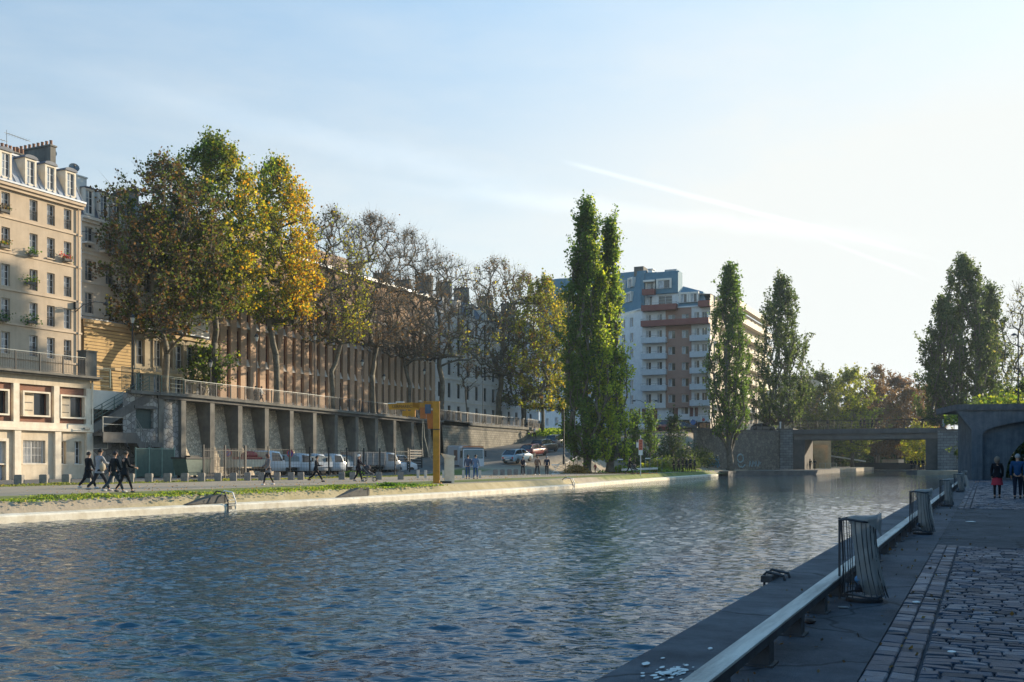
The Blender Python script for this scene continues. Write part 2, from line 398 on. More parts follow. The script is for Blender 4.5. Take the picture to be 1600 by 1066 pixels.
# ground and water
sheet('ground',[-690,-300,-130,130,300,690],[-400,-100,100,600,890],lambda x,y:-1.3,M('earth',(.12,.10,.07),(.08,.07,.05),.1,.95,.2))
def watermat():
    m,nt,out=mat('canal_water'); p=princ(nt,out,.035,0,.5); p.inputs['Base Color'].default_value=(.016,.066,.10,1); p.inputs['IOR'].default_value=1.333
    co=N(nt,'ShaderNodeTexCoord').outputs['Object']
    mp=N(nt,'ShaderNodeMapping'); mp.inputs['Rotation'].default_value=(0,0,-YAW); L(nt,co,mp.inputs[0]); co=mp.outputs[0]
    a=noise(nt,co,1.3,3,.55,(.6,1.3,1)); b=noise(nt,co,4.6,2,.6,(.5,1.45,1)); c=noise(nt,co,11.,2,.5,(.5,1.4,1)); g=noise(nt,co,.09,2,.5)
    def mul(x,k):
        q=N(nt,'ShaderNodeMath',operation='MULTIPLY'); L(nt,x,q.inputs[0])
        if hasattr(k,'links'): L(nt,k,q.inputs[1])
        else: q.inputs[1].default_value=k
        return q.outputs[0]
    def ad(x,y):
        q=N(nt,'ShaderNodeMath',operation='ADD'); L(nt,x,q.inputs[0]); L(nt,y,q.inputs[1]); return q.outputs[0]
    h=ad(mul(b,.045),mul(c,.026))
    gg=ramp(nt,g,[(.3,(.65,)*3),(.7,(1.15,)*3)]); h=mul(h,gg)
    bp=N(nt,'ShaderNodeBump'); bp.inputs['Strength'].default_value=1.; bp.inputs['Distance'].default_value=WAVE
    L(nt,h,bp.inputs['Height']); L(nt,bp.outputs[0],p.inputs['Normal']); return m
WAVE=.45
def water():
    rs=np.random.RandomState(11); xs=np.concatenate([np.arange(-36,-2.45,.085),[-2.43]]); y=1.5; ys=[-60,-30,-10]
    while y<120: ys.append(y); y+=.045+max(0,y-7)*.0026
    while y<300: ys.append(y); y+=1.2
    ys=np.array(ys); Xg,Yg=np.meshgrid(xs,ys); Z=np.zeros_like(Xg)
    for i in range(70):
        lam=.12*(4.2)**(rs.rand()**1.3); th=R(112)+rs.normal()*.55; k=2*math.pi/lam; a=SLOPE*lam/(2*math.pi)*math.sqrt(2/70)*(1.15 if lam<1.3 else .85)
        ph=rs.rand()*6.28; cx,cy=math.cos(th)*k,math.sin(th)*k
        fade=np.clip((lam*.5-np.gradient(ys)[:,None])/(lam*.2),0,1)
        gust=1+.3*np.sin(Xg*rs.uniform(.05,.22)+Yg*rs.uniform(.04,.16)+rs.rand()*6)
        s_=np.sin(Xg*cx+Yg*cy+ph+.6*np.sin(Xg*rs.uniform(.2,.6)+Yg*rs.uniform(.2,.6)+rs.rand()*6)); Z+=a*s_*gust*fade
    nx,ny=len(xs),len(ys); co=np.stack([Xg,Yg,Z+ZW],-1).reshape(-1,3).astype(np.float32)
    me=bpy.data.meshes.new('water'); me.vertices.add(nx*ny); me.vertices.foreach_set('co',co.ravel())
    i=np.arange(nx-1)[None,:]+np.arange(ny-1)[:,None]*nx; q=np.stack([i,i+1,i+nx+1,i+nx],-1).reshape(-1); n=(nx-1)*(ny-1)
    me.loops.add(4*n); me.loops.foreach_set('vertex_index',q.astype(np.int32)); me.polygons.add(n)
    me.polygons.foreach_set('loop_start',np.arange(0,4*n,4,dtype=np.int32)); me.polygons.foreach_set('loop_total',np.full(n,4,dtype=np.int32)); me.polygons.foreach_set('use_smooth',np.ones(n,dtype=bool))
    me.update(calc_edges=True); me.materials.append(watermat()); o=bpy.data.objects.new('water',me); COL.objects.link(o); tag(o,kind='structure')
SLOPE=.20
water()
# left bank
LBG=M('gravel_path',(.40,.335,.245),(.27,.225,.165),.55,.95,.35)
ASPH=M('asphalt',(.085,.085,.085),(.055,.056,.06),.6,.85,.3)
ys=[-60+3*i for i in range(0,66)]+[137+2*i for i in range(0,14)]
def lb_x(y,i,n,ed):
    return ed
b=MB(); cols=[]
tt=[0,.012,.03,.06,.1,.15,.2,.26,.33,.4,.46,.52,.58,.64,.7,.76,.82,.88,.94,1]
vs=[];fs=[];X0=-62.
for y in [v for v in ys if v<=133]+[134.]:
    e=shore(y)-.41; xs_=[e,e-.15,e-.3,e-.45]+[e-.46-(e-.46-X0)*t for t in tt[1:]]
    for x in xs_: vs.append((x,y,zleft(x,y)))
nx=len(xs_); ny=len(vs)//nx
for j in range(ny-1):
    for i in range(nx-1): fs.append((j*nx+i+1,j*nx+i,(j+1)*nx+i,(j+1)*nx+i+1))
b.add(vs,fs,0); 
vs=[];fs=[]; xx=[X0+ (X0*-1-31.6)*i/24 for i in range(25)]; yy=[134+1.5*i for i in range(19)]
for y in yy:
    for x in xx: vs.append((x,y,zleft(x,y)))
for j in range(18):
    for i in range(24):
        fs.append((j*25+i,j*25+i+1,(j+1)*25+i+1,(j+1)*25+i))
b.add(vs,fs,0)
def lbmat():
    m,nt,out=mat('bank_ground'); p=princ(nt,out,.95,0,.2); co=N(nt,'ShaderNodeTexCoord').outputs['Object']; s=N(nt,'ShaderNodeSeparateXYZ'); L(nt,co,s.inputs[0])
    n=noise(nt,co,.8,8,.7); n2=noise(nt,co,.25,6,.7,(1,.35,1))
    path=ramp(nt,n,[(.3,(.30,.25,.185)),(.65,(.43,.36,.265))]); grass=ramp(nt,n,[(.35,(.10,.135,.035)),(.6,(.22,.24,.07))])
    road=ramp(nt,n,[(.3,(.10,.098,.09)),(.6,(.19,.18,.165))])
    def band(x0,x1,w,jit=2.,ymax=None):      # 1 between x0 and x1, edges broken up by noise
        q=N(nt,'ShaderNodeMath',operation='MULTIPLY_ADD'); L(nt,n2,q.inputs[0]); q.inputs[1].default_value=jit; L(nt,s.outputs[0],q.inputs[2])
        a=N(nt,'ShaderNodeMapRange'); a.inputs[1].default_value=x0+jit*.5-w; a.inputs[2].default_value=x0+jit*.5+w; L(nt,q.outputs[0],a.inputs[0])
        c=N(nt,'ShaderNodeMapRange'); c.inputs[1].default_value=x1+jit*.5-w; c.inputs[2].default_value=x1+jit*.5+w; c.inputs[3].default_value=1; c.inputs[4].default_value=0; L(nt,q.outputs[0],c.inputs[0])
        r=N(nt,'ShaderNodeMath',operation='MULTIPLY'); L(nt,a.outputs[0],r.inputs[0]); L(nt,c.outputs[0],r.inputs[1])
        if ymax is None: return r.outputs[0]
        e=N(nt,'ShaderNodeMapRange'); e.inputs[1].default_value=ymax-3; e.inputs[2].default_value=ymax; e.inputs[3].default_value=1; e.inputs[4].default_value=0; L(nt,s.outputs[1],e.inputs[0])
        t=N(nt,'ShaderNodeMath',operation='MULTIPLY'); L(nt,r.outputs[0],t.inputs[0]); L(nt,e.outputs[0],t.inputs[1]); return t.outputs[0]
    c=mixc(nt,band(-49.3,-45.2,.4,3.,92),path,grass); c=mixc(nt,band(-80,-49.8,.15,.4),c,road); yr=N(nt,'ShaderNodeMapRange'); yr.inputs[1].default_value=92; yr.inputs[2].default_value=97; L(nt,s.outputs[1],yr.inputs[0]); xr=N(nt,'ShaderNodeMapRange'); xr.inputs[1].default_value=-45.5; xr.inputs[2].default_value=-44.5; xr.inputs[3].default_value=1; xr.inputs[4].default_value=0; L(nt,s.outputs[0],xr.inputs[0]); q2=N(nt,'ShaderNodeMath',operation='MULTIPLY'); L(nt,yr.outputs[0],q2.inputs[0]); L(nt,xr.outputs[0],q2.inputs[1]); c=mixc(nt,q2.outputs[0],c,road)
    c=mixc(nt,band(-33.,-29.4,.3,2.2),c,grass); c=mixc(nt,band(-28.1,-20,.12,.6),c,ramp(nt,n,[(.3,(.33,.27,.14)),(.65,(.50,.42,.26))]))
    L(nt,c,p.inputs['Base Color']); bump(nt,p,noise(nt,co,6,5),.5,.05); return m
o=b.build('left_bank',lbmat()); tag(o,kind='structure')
# worn white coping at the foot of the bank
b=MB(); prof=[(.0,-1.0),(.02,-.24),(-.05,-.19),(-.43,-.155),(-.46,-.6)]
yy=[-60,10,18,27,32,37,43,50,58,66,71,76,85,95,107,120,133]
vs=[(shore(y)+a,y,c) for y in yy for a,c in prof]; k=len(prof)
fs=[(j*k+i,(j+1)*k+i,(j+1)*k+i+1,j*k+i+1) for j in range(len(yy)-1) for i in range(k-1)]
b.add(vs,fs); tag(b.build('coping',M('worn_limestone',(.82,.76,.62),(.60,.53,.40),2.5,.85,.3)),kind='structure')
# quay shelf under the bridge, left side
SH=[(-32.4,133),(-33.2,138),(-30.0,139.0),(-23.9,151),(-22.2,157),(-22.6,176),(-31.,176),(-62,160),(-62,133.5)]
tag(MB().ext([(x,y) for x,y in [(-31.4,134.5),(-33.4,137.5),(-24.6,147.5),(-23.,151),(-23.4,186),(-60,186),(-60,160.8),(-44,160.8),(-32,158)][:]],-1,.17).build('quay_shelf',CONCD),kind='structure')
# land beyond the bridge and upper street ground
tag(MB().ext([(-24.4,186.2),(-23,200),(-23,330),(-23,330.1),(-300,330),(-300,186.2)],-1.1,.2).build('far_left_bank',LBG),kind='structure')
tag(MB().ext([(-9.0,158),(-9.0,290),(-9,330),(120,330),(120,158)],-1.1,.16).build('far_right_bank',LBG),kind='structure')
# upper street (left) : asphalt on top of the retained ground
b=MB(); vs=[];fs=[]
ysu=[-40,0,40,66,80,100,116,136,160]
for y in ysu: vs+=[(-140,y,zup(y)-.12),(-68,y,zup(y)-.12),(-67.9,y,zup(y)-.0),(-63.9,y,zup(y)),(-63.9,y,-1.2)]
for j in range(len(ysu)-1):
    for i in range(4): fs.append((j*5+i,j*5+i+1,(j+1)*5+i+1,(j+1)*5+i))
b.add(vs,fs); tag(b.build('upper_street',ASPH),kind='structure')
tag(MB().ext([(-140,160),(-62,160),(-46,159.6),(-42,162),(-26.8,168),(-26.8,176),(-42,190),(-42,420),(-140,420)],-1.2,6.44).build('bridge_street',ASPH),kind='structure')
def speck(name,c1,c2,scale,rough=.85,bmp=.5):
    m,nt,out=mat(name); p=princ(nt,out,rough,0,.3); co=N(nt,'ShaderNodeTexCoord').outputs['Object']
    a=ramp(nt,noise(nt,co,scale,8,.72),[(.33,c2),(.64,c1)]); st=ramp(nt,noise(nt,co,.55,5,.7),[(.36,(.50,.52,.55)),(.60,(1.12,1.12,1.12))])
    c=mixc(nt,1.,a,st,'MULTIPLY')
    g=noise(nt,co,70,3,.8); c=mixc(nt,ramp(nt,g,[(.60,(0,0,0)),(.72,(.55,.55,.55))]),c,tuple(min(1,v*2.6) for v in c1)); c=mixc(nt,ramp(nt,g,[(.28,(.7,.7,.7)),(.40,(0,0,0))]),c,tuple(v*.25 for v in c2))
    v=N(nt,'ShaderNodeTexVoronoi',feature='DISTANCE_TO_EDGE'); v.inputs['Scale'].default_value=.55; L(nt,mixc(nt,.35,co,noise2(nt,co)),v.inputs['Vector'])
    cr=ramp(nt,v.outputs['Distance'],[(.003,(.35,.35,.35)),(.012,(1,1,1))]); c=mixc(nt,1.,c,cr,'MULTIPLY')
    L(nt,c,p.inputs['Base Color']); b=N(nt,'ShaderNodeBump'); bump(nt,p,noise(nt,co,38,5,.8),bmp,.02); _M[name]=m; return m
def noise2(nt,co): n=N(nt,'ShaderNodeTexNoise'); n.inputs['Scale'].default_value=1.6; n.inputs['Detail'].default_value=5; L(nt,co,n.inputs['Vector']); return n.outputs['Color']
# right quay
QA=speck('quay_asphalt',(.085,.097,.118),(.055,.064,.08),2.2,.8,.9)
RIM=speck('rim_concrete',(.12,.13,.145),(.06,.066,.078),1.6,.85,.5)
tag(MB().box(-1.7,120.,-20,157.9,-1,-.06).box(-2.44,-1.7,-20,157.9,-1,0,1).build('right_quay',[QA,RIM]),kind='structure')
sheet('quay_strip',[-1.7,-.8],[-20,0,20,60,92],lambda x,y:-.004,QA)
sheet('asphalt_band',[-.8,9],[19.6,35.2],lambda x,y:-.012,speck('rough_asphalt',(.08,.09,.105),(.035,.042,.052),3.0,.85,1.))
# setts laid as real blocks
def setts(x0,x1,y0,y1,lx,ly,gap,z,name,border=False):
    V=[];Fc=[];MI=[];r=random.Random(3)
    y=y0;row=0
    while y<y1:
        hy=ly*(.9+.2*r.random()); x=x0-(0 if border else lx*r.random())
        while x<x1:
            w=lx*(.75+.6*r.random()) if not border else (x1-x0)/2
            a,b_=max(x,x0)+gap/2,min(x+w,x1)-gap/2
            if b_-a>.04:
                zz=z+r.uniform(-.004,.004); tx=r.uniform(-.004,.004); ty=r.uniform(-.004,.004); c=.010
                jy0=y+gap/2+r.uniform(-.003,.003); jy1=y+hy-gap/2+r.uniform(-.004,.004); o=len(V)
                V+=[(a,jy0,z-.05),(b_,jy0,z-.05),(b_,jy1,z-.05),(a,jy1,z-.05),
                    (a+.003,jy0+.003,zz-c),(b_-.003,jy0+.003,zz-c),(b_-.003,jy1-.003,zz-c),(a+.003,jy1-.003,zz-c),
                    (a+c*1.4,jy0+c*1.3,zz-tx-ty),(b_-c*1.4,jy0+c*1.3,zz+tx-ty),(b_-c*1.4,jy1-c*1.3,zz+tx+ty),(a+c*1.4,jy1-c*1.3,zz-tx+ty)]
                q=r.randrange(5)
                for f in [(8,9,10,11)]+[(k+i,k+(i+1)%4,k+4+(i+1)%4,k+4+i) for k in (0,4) for i in range(4)]: Fc.append(tuple(o+i for i in f)); MI.append(q)
            x+=w
        y+=hy; row+=1
    b=MB(); b.v=V; b.f=Fc; b.m=MI
    ms=[M('sett_%s'%n,c,tuple(v*.62 for v in c),9.,rg,.6,spec=.25) for n,c,rg in (('grey',(.062,.086,.128),.6),('blue',(.045,.066,.105),.5),('dark',(.026,.038,.06),.6),('pale',(.12,.15,.195),.5),('mid',(.052,.072,.105),.55))]
    return b.build(name,ms,smooth=False)
tag(sheet('sett_bed',[-.8,9],[-20,19.6],lambda x,y:-.022,M('joint_sand',(.035,.045,.06),(.02,.027,.038),6,.95,.3)))
tag(sheet('far_sett_bed',[-.8,9],[35.2,99],lambda x,y:-.045,_M['joint_sand']))
tag(setts(-.8,-.44,2.5,19.55,.17,.21,.009,0,'border_setts',True),kind='structure')
tag(setts(-.43,3.2,2.5,19.55,.215,.135,.009,0,'setts'),kind='structure')
tag(setts(-.8,-.44,35.25,90,.17,.21,.009,0,'border_setts',True),kind='structure')
tag(setts(-.43,4.2,35.25,90,.26,.2,.018,0,'setts'),kind='structure')
tag(setts(4.2,9,3,19.5,.3,.2,.02,0,'setts'),kind='structure')
# ================= sky, sun, camera
w=bpy.data.worlds.new('World'); S.world=w; w.use_nodes=True; nt=w.node_tree; nt.nodes.clear()
SUN_AZ,SUN_EL=R(26),R(14)          # measured from +Y towards +X
out=N(nt,'ShaderNodeOutputWorld'); bg=N(nt,'ShaderNodeBackground'); bg.inputs[1].default_value=.112
sk=N(nt,'ShaderNodeTexSky',sky_type='NISHITA'); sk.sun_disc=False; sk.sun_elevation=SUN_EL; sk.sun_rotation=SUN_AZ; sk.air_density=1.25; sk.dust_density=1.3; sk.ozone_density=2.6; sk.altitude=60
co=N(nt,'ShaderNodeTexCoord').outputs['Generated']
# thin veil of high cloud, thicker towards the sun, plus old vapour trails (all in world directions)
sdir=Vector((math.sin(SUN_AZ)*math.cos(SUN_EL),math.cos(SUN_AZ)*math.cos(SUN_EL),math.sin(SUN_EL)))
dt=N(nt,'ShaderNodeVectorMath',operation='DOT_PRODUCT'); L(nt,co,dt.inputs[0]); dt.inputs[1].default_value=sdir
veil=ramp(nt,dt.outputs['Value'],[(0.,(.26,)*3),(.35,(.34,)*3),(.62,(.50,)*3),(.8,(.80,)*3),(1.,(.97,)*3)])
sep=N(nt,'ShaderNodeSeparateXYZ'); L(nt,co,sep.inputs[0]); hz=ramp(nt,sep.outputs[2],[(0.,(.52,)*3),(.14,(.30,)*3),(.32,(.08,)*3),(.5,(.0,)*3)])
cn=noise(nt,co,3.2,6,.62,(1.,.6,3.4)); cl=ramp(nt,cn,[(.46,(0,)*3),(.78,(.22,)*3)])
def trail(p1,p2,wd,amp,seed,l0,l1):      # great-circle streak between two sky directions
    a=(pd(*p1,100)-Vector((0,0,EYE))).normalized(); b=(pd(*p2,100)-Vector((0,0,EYE))).normalized(); n=a.cross(b).normalized()
    d=N(nt,'ShaderNodeVectorMath',operation='DOT_PRODUCT'); L(nt,co,d.inputs[0]); d.inputs[1].default_value=n
    nz=noise(nt,co,9.+seed,4,.6); q=N(nt,'ShaderNodeMath',operation='MULTIPLY_ADD'); L(nt,nz,q.inputs[0]); q.inputs[1].default_value=wd*1.4; q.inputs[2].default_value=-wd*.7
    ad=N(nt,'ShaderNodeMath',operation='ADD'); L(nt,d.outputs['Value'],ad.inputs[0]); L(nt,q.outputs[0],ad.inputs[1])
    ab=N(nt,'ShaderNodeMath',operation='ABSOLUTE'); L(nt,ad.outputs[0],ab.inputs[0])
    mr=N(nt,'ShaderNodeMapRange',interpolation_type='SMOOTHSTEP'); mr.inputs[1].default_value=0; mr.inputs[2].default_value=wd; mr.inputs[3].default_value=amp; mr.inputs[4].default_value=0; L(nt,ab.outputs[0],mr.inputs[0])
    t=(b-a).normalized(); m=(a+b)/2
    d2=N(nt,'ShaderNodeVectorMath',operation='DOT_PRODUCT'); L(nt,co,d2.inputs[0]); d2.inputs[1].default_value=t
    s0,s1=a.dot(t),b.dot(t)
    m1=N(nt,'ShaderNodeMapRange',interpolation_type='SMOOTHSTEP'); m1.inputs[1].default_value=s0-l0; m1.inputs[2].default_value=s0+l0; L(nt,d2.outputs['Value'],m1.inputs[0])
    m2=N(nt,'ShaderNodeMapRange',interpolation_type='SMOOTHSTEP'); m2.inputs[1].default_value=s1-l1; m2.inputs[2].default_value=s1+l1; m2.inputs[3].default_value=1; m2.inputs[4].default_value=0; L(nt,d2.outputs['Value'],m2.inputs[0])
    x=N(nt,'ShaderNodeMath',operation='MULTIPLY'); L(nt,m1.outputs[0],x.inputs[0]); L(nt,m2.outputs[0],x.inputs[1])
    y=N(nt,'ShaderNodeMath',operation='MULTIPLY'); L(nt,x.outputs[0],y.inputs[0]); L(nt,mr.outputs[0],y.inputs[1]); return y.outputs[0]
def addm(a,b,cl_=False):
    q=N(nt,'ShaderNodeMath',operation='ADD'); q.use_clamp=cl_; L(nt,a,q.inputs[0]); L(nt,b,q.inputs[1]); return q.outputs[0]
tr=addm(trail((895,256),(1400,390),.0036,.26,0,.02,.06),trail((1290,378),(1430,430),.0028,.14,3,.02,.02))
tr=addm(tr,trail((200,140),(820,300),.020,.13,5,.2,.15)); tr=addm(tr,trail((700,300),(1350,372),.012,.16,9,.15,.1))
hi=ramp(nt,sep.outputs[2],[(.3,(1,)*3),(.62,(.12,)*3)])
fm=N(nt,'ShaderNodeMath',operation='MULTIPLY'); L(nt,addm(addm(veil,cl,True),hz,True),fm.inputs[0]); L(nt,hi,fm.inputs[1]); fac=fm.outputs[0]
VEIL=(4.95,5.12,5.05); SKYTINT=(.74,1.03,1.18)
base=mixc(nt,1.0,sk.outputs[0],ramp(nt,sep.outputs[2],[(.30,(.37,.515,.59)),(.62,(.31,.72,.88))]),'MULTIPLY'); base=mixc(nt,1.0,base,base,'ADD')
L(nt,mixc(nt,1.0,mixc(nt,fac,base,VEIL),mixc(nt,tr,(0,0,0),(2.6,2.6,2.5)),'ADD'),bg.inputs[0]); L(nt,bg.outputs[0],out.inputs[0])
sl=bpy.data.lights.new('sun','SUN'); sl.energy=5.0; sl.angle=R(.5); sl.color=(1.,.83,.60); so=bpy.data.objects.new('sun',sl); COL.objects.link(so)
so.rotation_euler=(-sdir).to_track_quat('-Z','Y').to_euler(); so.location=(60,60,80)
cam=bpy.data.cameras.new('camera'); co_=bpy.data.objects.new('camera',cam); COL.objects.link(co_); S.camera=co_
co_.location=(0,0,EYE); co_.rotation_euler=(R(90),0,YAW); cam.lens=36*F/1600; cam.sensor_width=36; cam.shift_y=(HY-533)/1600; cam.clip_end=6000; cam.clip_start=.05
S.view_settings.view_transform='Standard'; S.view_settings.look='None'; S.view_settings.exposure=.74; S.view_settings.gamma=1
S.render.resolution_x=1024; S.render.resolution_y=682
S.cycles.use_denoising=True; S.cycles.max_bounces=6; S.cycles.transparent_max_bounces=6; S.cycles.diffuse_bounces=3; S.cycles.caustics_reflective=False; S.cycles.caustics_refractive=False; S.cycles.sample_clamp_indirect=6

HAZE_D=.00014
b=MB().box(-700,700,-420,900,-2.6,62); hm,hn,ho=mat('haze_air'); pv=N(hn,'ShaderNodeVolumePrincipled'); pv.inputs['Color'].default_value=(.72,.88,1.,1); pv.inputs['Density'].default_value=HAZE_D; pv.inputs['Anisotropy'].default_value=.35; L(hn,pv.outputs[0],ho.inputs['Volume'])
tag(b.build('haze',hm),kind='stuff'); S.cycles.volume_bounces=1
# ================= buildings
HP=R(90)
def left_building(name,label,X,Y0,z0,cat='building',group=None):
    return empty(name,label,cat,(X,Y0,z0),HP,group)
# ---- cream two-storey building at the left edge
X=-61.5; Y0=20.; Y1=onX(141,X); W=Y1-Y0; H=7.55
B=left_building('depot_building','cream rendered two storey building with red brick panels at the left edge',X,Y0,ZL)
def lx(px,XX=X,y0=Y0): return onX(px,XX)-y0
bay=lx(88)-lx(25)     # bay pitch
pil=[lx(25),lx(88)]; 
while pil[0]>1: pil.insert(0,pil[0]-bay)
up=[];lo=[]; z2=3.85
for i,p in enumerate(pil):
    up.append((p+.62,p+.62+2.05,4.62,6.2))
up[-1]=(lx(95.5),lx(131),4.6,6.12)
lo=[(lx(36),lx(71),1.15,2.8),(lx(93.5),lx(103.5),1.1,2.78),(lx(116.5),lx(127.5),1.1,2.8)]
door=(lx(25)-2.3,lx(25)-.85,0,2.7)
for i in range(len(pil)-2): lo.append((pil[i]+.7,pil[i]+2.5,1.15,2.8))
b=MB(); b.wall(0,W,0,z2-.35,lo[:3]+[door]+[l for l in lo[3:] if l[1]<door[0]-.1],0,.45,0)
b.wall(0,W,z2-.35,z2+.25,[]); b.wall(0,W,H-.75,H,[])
b.box(W-.001,W,0.01,11,0,H,0); b.box(0,W-.01,.46,11,0,H)
b.build('wall',CREAM,B)
pb=MB(); pb.wall(.0,W-.02,z2+.25,H-.75,up,.22,.18,0); pb.build('brick_panel',BRICKR,B)
for p in pil: MB().box(p-.24,p+.24,-.06,.215,z2+.25,H-.75).build('pilaster',CREAMT,B); MB().box(p-.26,p+.26,-.22,-.002,0,z2-.36).build('pilaster',CREAMT,B)
MB().box(W-.42,W+.02,-.06,.215,z2+.25,H-.75).build('pilaster',CREAMT,B); MB().box(W-.5,W+.03,-.22,-.002,0,z2-.36).build('pilaster',CREAMT,B)
MB().box(-.1,W+.06,-.30,-.003,z2-.35,z2-.15).box(-.1,W+.03,-.16,-.003,z2-.15,z2+.24).build('floor_band',CREAMT,B)
MB().box(-.2,W+.5,-.75,11,H,H+.16).box(-.2,W+.4,-.55,-.002,H-.12,H-.003).build('roof_slab',CONC,B)
for (a,c,d,e) in up:
    f=MB(); t=.12; y0,y1=-.10,.30
    f.box(a-t,a+.0,y0,y1,d-t,e+t); f.box(c,c+t,y0,y1,d-t,e+t); f.box(a,c,y0,y1,d-t,d); f.box(a,c,y0,y1,e,e+t)
    wo=f.build('window',CREAMT,B)
    MB().add([(a,.39,d),(c,.39,d),(c,.39,e),(a,.39,e)],[(0,1,2,3)]).build('pane',GLASS,wo)
    sh=MB(); sw=(c-a)*.5; sh.box(a+.02,a+sw,.24,.28,d+.02,e-.02)
    for q in range(3):
        for r_ in range(7): sh.box(a+.12+r_*(sw-.2)/7,a+.2+r_*(sw-.2)/7,.232,.24,d+.3+q*.55,d+.37+q*.55,1)
    sh.build('shutter',[CREAM,DKM],wo)
for k,(a,c,d,e) in enumerate(lo):
    o=put_window(B,a,.28,d,c-a,e-d,'casement',FRAMEW,True,sill=CREAMT)
    if c-a>1:
        g=MB(); n=int((c-a)/.11)
        for i in range(n+1): g.box(a+i*(c-a)/n-.01,a+i*(c-a)/n+.01,.12,.14,d,e-.02)
        g.build('window_bars',FRAMEW,B)
d_=MB().box(door[0]+.05,door[1]-.05,.3,.36,.02,door[3]-.02).box(door[0]+.25,door[0]+.55,.28,.3,1.9,2.3,1).build('door',[M('blue_white_paint',(.50,.58,.68),(.42,.5,.6),2,.5),GLASS],B)
MB().box(door[1]-.22,door[1]-.15,.24,.30,1.0,1.12).build('handle',DKM,d_)
MB().box(door[0]-.2,door[0],-.1,-.002,0,door[3]+.2).box(door[1],door[1]+.2,-.1,-.002,0,door[3]+.2).box(door[0],door[1],-.1,-.002,door[3],door[3]+.2).build('door_frame',CREAMT,B)
MB().tube([(W+.1,-.12,.05),(W+.1,-.12,H-.3),(W+.25,.1,H-.05)],.07,8).build('downpipe',CREAMT,B)
MB().cb((W-.6,-.32,z2-.08),(.5,.2,.14)).build('wall_lamp',GALV,B)
# terrace parapet end pier and railing on its roof
def railing(name,label,pts,h=1.,step=2.2,fill='mesh',m=DKM,m2=None,group=None,rail=.05):
    """railing along world points"""
    p0=Vector(pts[0]); r=empty(name,label,'railing',p0,0,group); P=[Vector(p)-p0 for p in pts]
    post=None
    for a,c in zip(P,P[1:]):
        L_=(c-a).length; n=max(1,round(L_/step)); d=(c-a)/n
        for i in range(n+(1 if c is P[-1] or (c-P[-1]).length<1e-6 else 0)):
            q=a+d*i; rz=math.atan2(d.y,d.x)
            if post is None: post=MB().box(-.04,.04,-.04,.04,-.02,h).mesh('post',m)
            inst(post,'post',r,q,rz)
    t=MB()
    for a,c in zip(P,P[1:]): t.bar(a+Vector((0,0,h+.03)),c+Vector((0,0,h+.03)),rail*1.0,rail*.8)
    t.build('handrail',m2 or m,r)
    g=MB()
    for a,c in zip(P,P[1:]):
        z=Vector((0,0,1))
        g.bar(a+z*.12,c+z*.12,.03,.03); g.bar(a+z*(h-.1),c+z*(h-.1),.03,.03)
        if fill=='bars':
            n=int((c-a).length/.14)
            for i in range(1,n): q=a+(c-a)*i/n; g.bar(q+z*.12,q+z*(h-.1),.018,.018)
        else:
            for k in (.35,.6): g.bar(a+z*h*k,c+z*h*k,.025,.025)
    g.build('infill_bars',m,r)
    return r
zt=ZL+H+.16
railing('railing','dark railing with pale handrail along the flat roof of the cream building',[(X+.3,Y0,zt),(X+.3,onX(129,X),zt)],1.35,2.0,'bars',DKM,GALV)
o=MB().cb((0,0,.95),(.9,1.0,1.9)).cb((0,0,1.95),(1.0,1.1,.1)).build('stone_pier',CONC,None,loc=(X-.2,Y1-.1,zt-.001)); tag(o,'squat concrete pier ending the railing at the corner of the cream building roof','pier')
# ---- tan apartment building with zinc mansard
XT=-65.5; YT0=onX(0,XT)-31; YT1=onX(126.5,XT); WT=YT1-YT0; zb=7.1
B=left_building('apartment_building','tan rendered apartment block with grey zinc mansard roof and dormers at the far left',XT,YT0,zb)
def lt(px): return onX(px,XT)-YT0
cz=lambda py,px: EYE+(HY-py)*dX(px,XT)/F-zb
corn=cz(319,124); cxs=[lt(p) for p in (9,52.5,79.6,105.7)]; wW=.72
sp=(cxs[0]-cxs[1]); cxs=[cxs[0]-2.0-2.5*i for i in range(11)]+cxs
sills=[cz(py,79.6) for py in (352,404,459,510,560)]; hw=1.6
rows=[(s,s+hw) for s in sills]; holes=[(x-wW/2,x+wW/2,a,c) for x in cxs if x>.8 for a,c in rows]
b=MB().wall(0,WT,0,corn,holes,0,.3); b.box(WT-.002,WT,.01,12,0,corn); b.build('wall',TAN,B)
for k,(a,c) in enumerate(rows):
    MB().box(-.05,WT+.05,-.09 if k!=1 else -.07,-.002,a-.32,a-.18).build('floor_band',TANT,B)
MB().box(-.1,WT+.12,-.42,-.002,corn-.22,corn).box(-.1,WT+.1,-.25,-.003,corn-.45,corn-.222).build('cornice',TANT,B)
MB().box(-.1,WT+.12,-.5,-.36,corn+.002,corn+.14).build('gutter',ZINC,B)
k=0
for x in cxs:
    if x<.8: continue
    for i,(a,c) in enumerate(rows):
        put_window(B,x-wW/2,.2,a,wW,c-a,'casement',FRAMEW,(k*7+i*3)%5!=0,rail=DKM if (i+k)%2==0 or i==0 else None,sill=TANT if i in(1,) else None)
    k+=1
MB().tube([(WT-.35,-.12,.2),(WT-.35,-.12,corn-.1)],.06,7).build('downpipe',TANT,B)
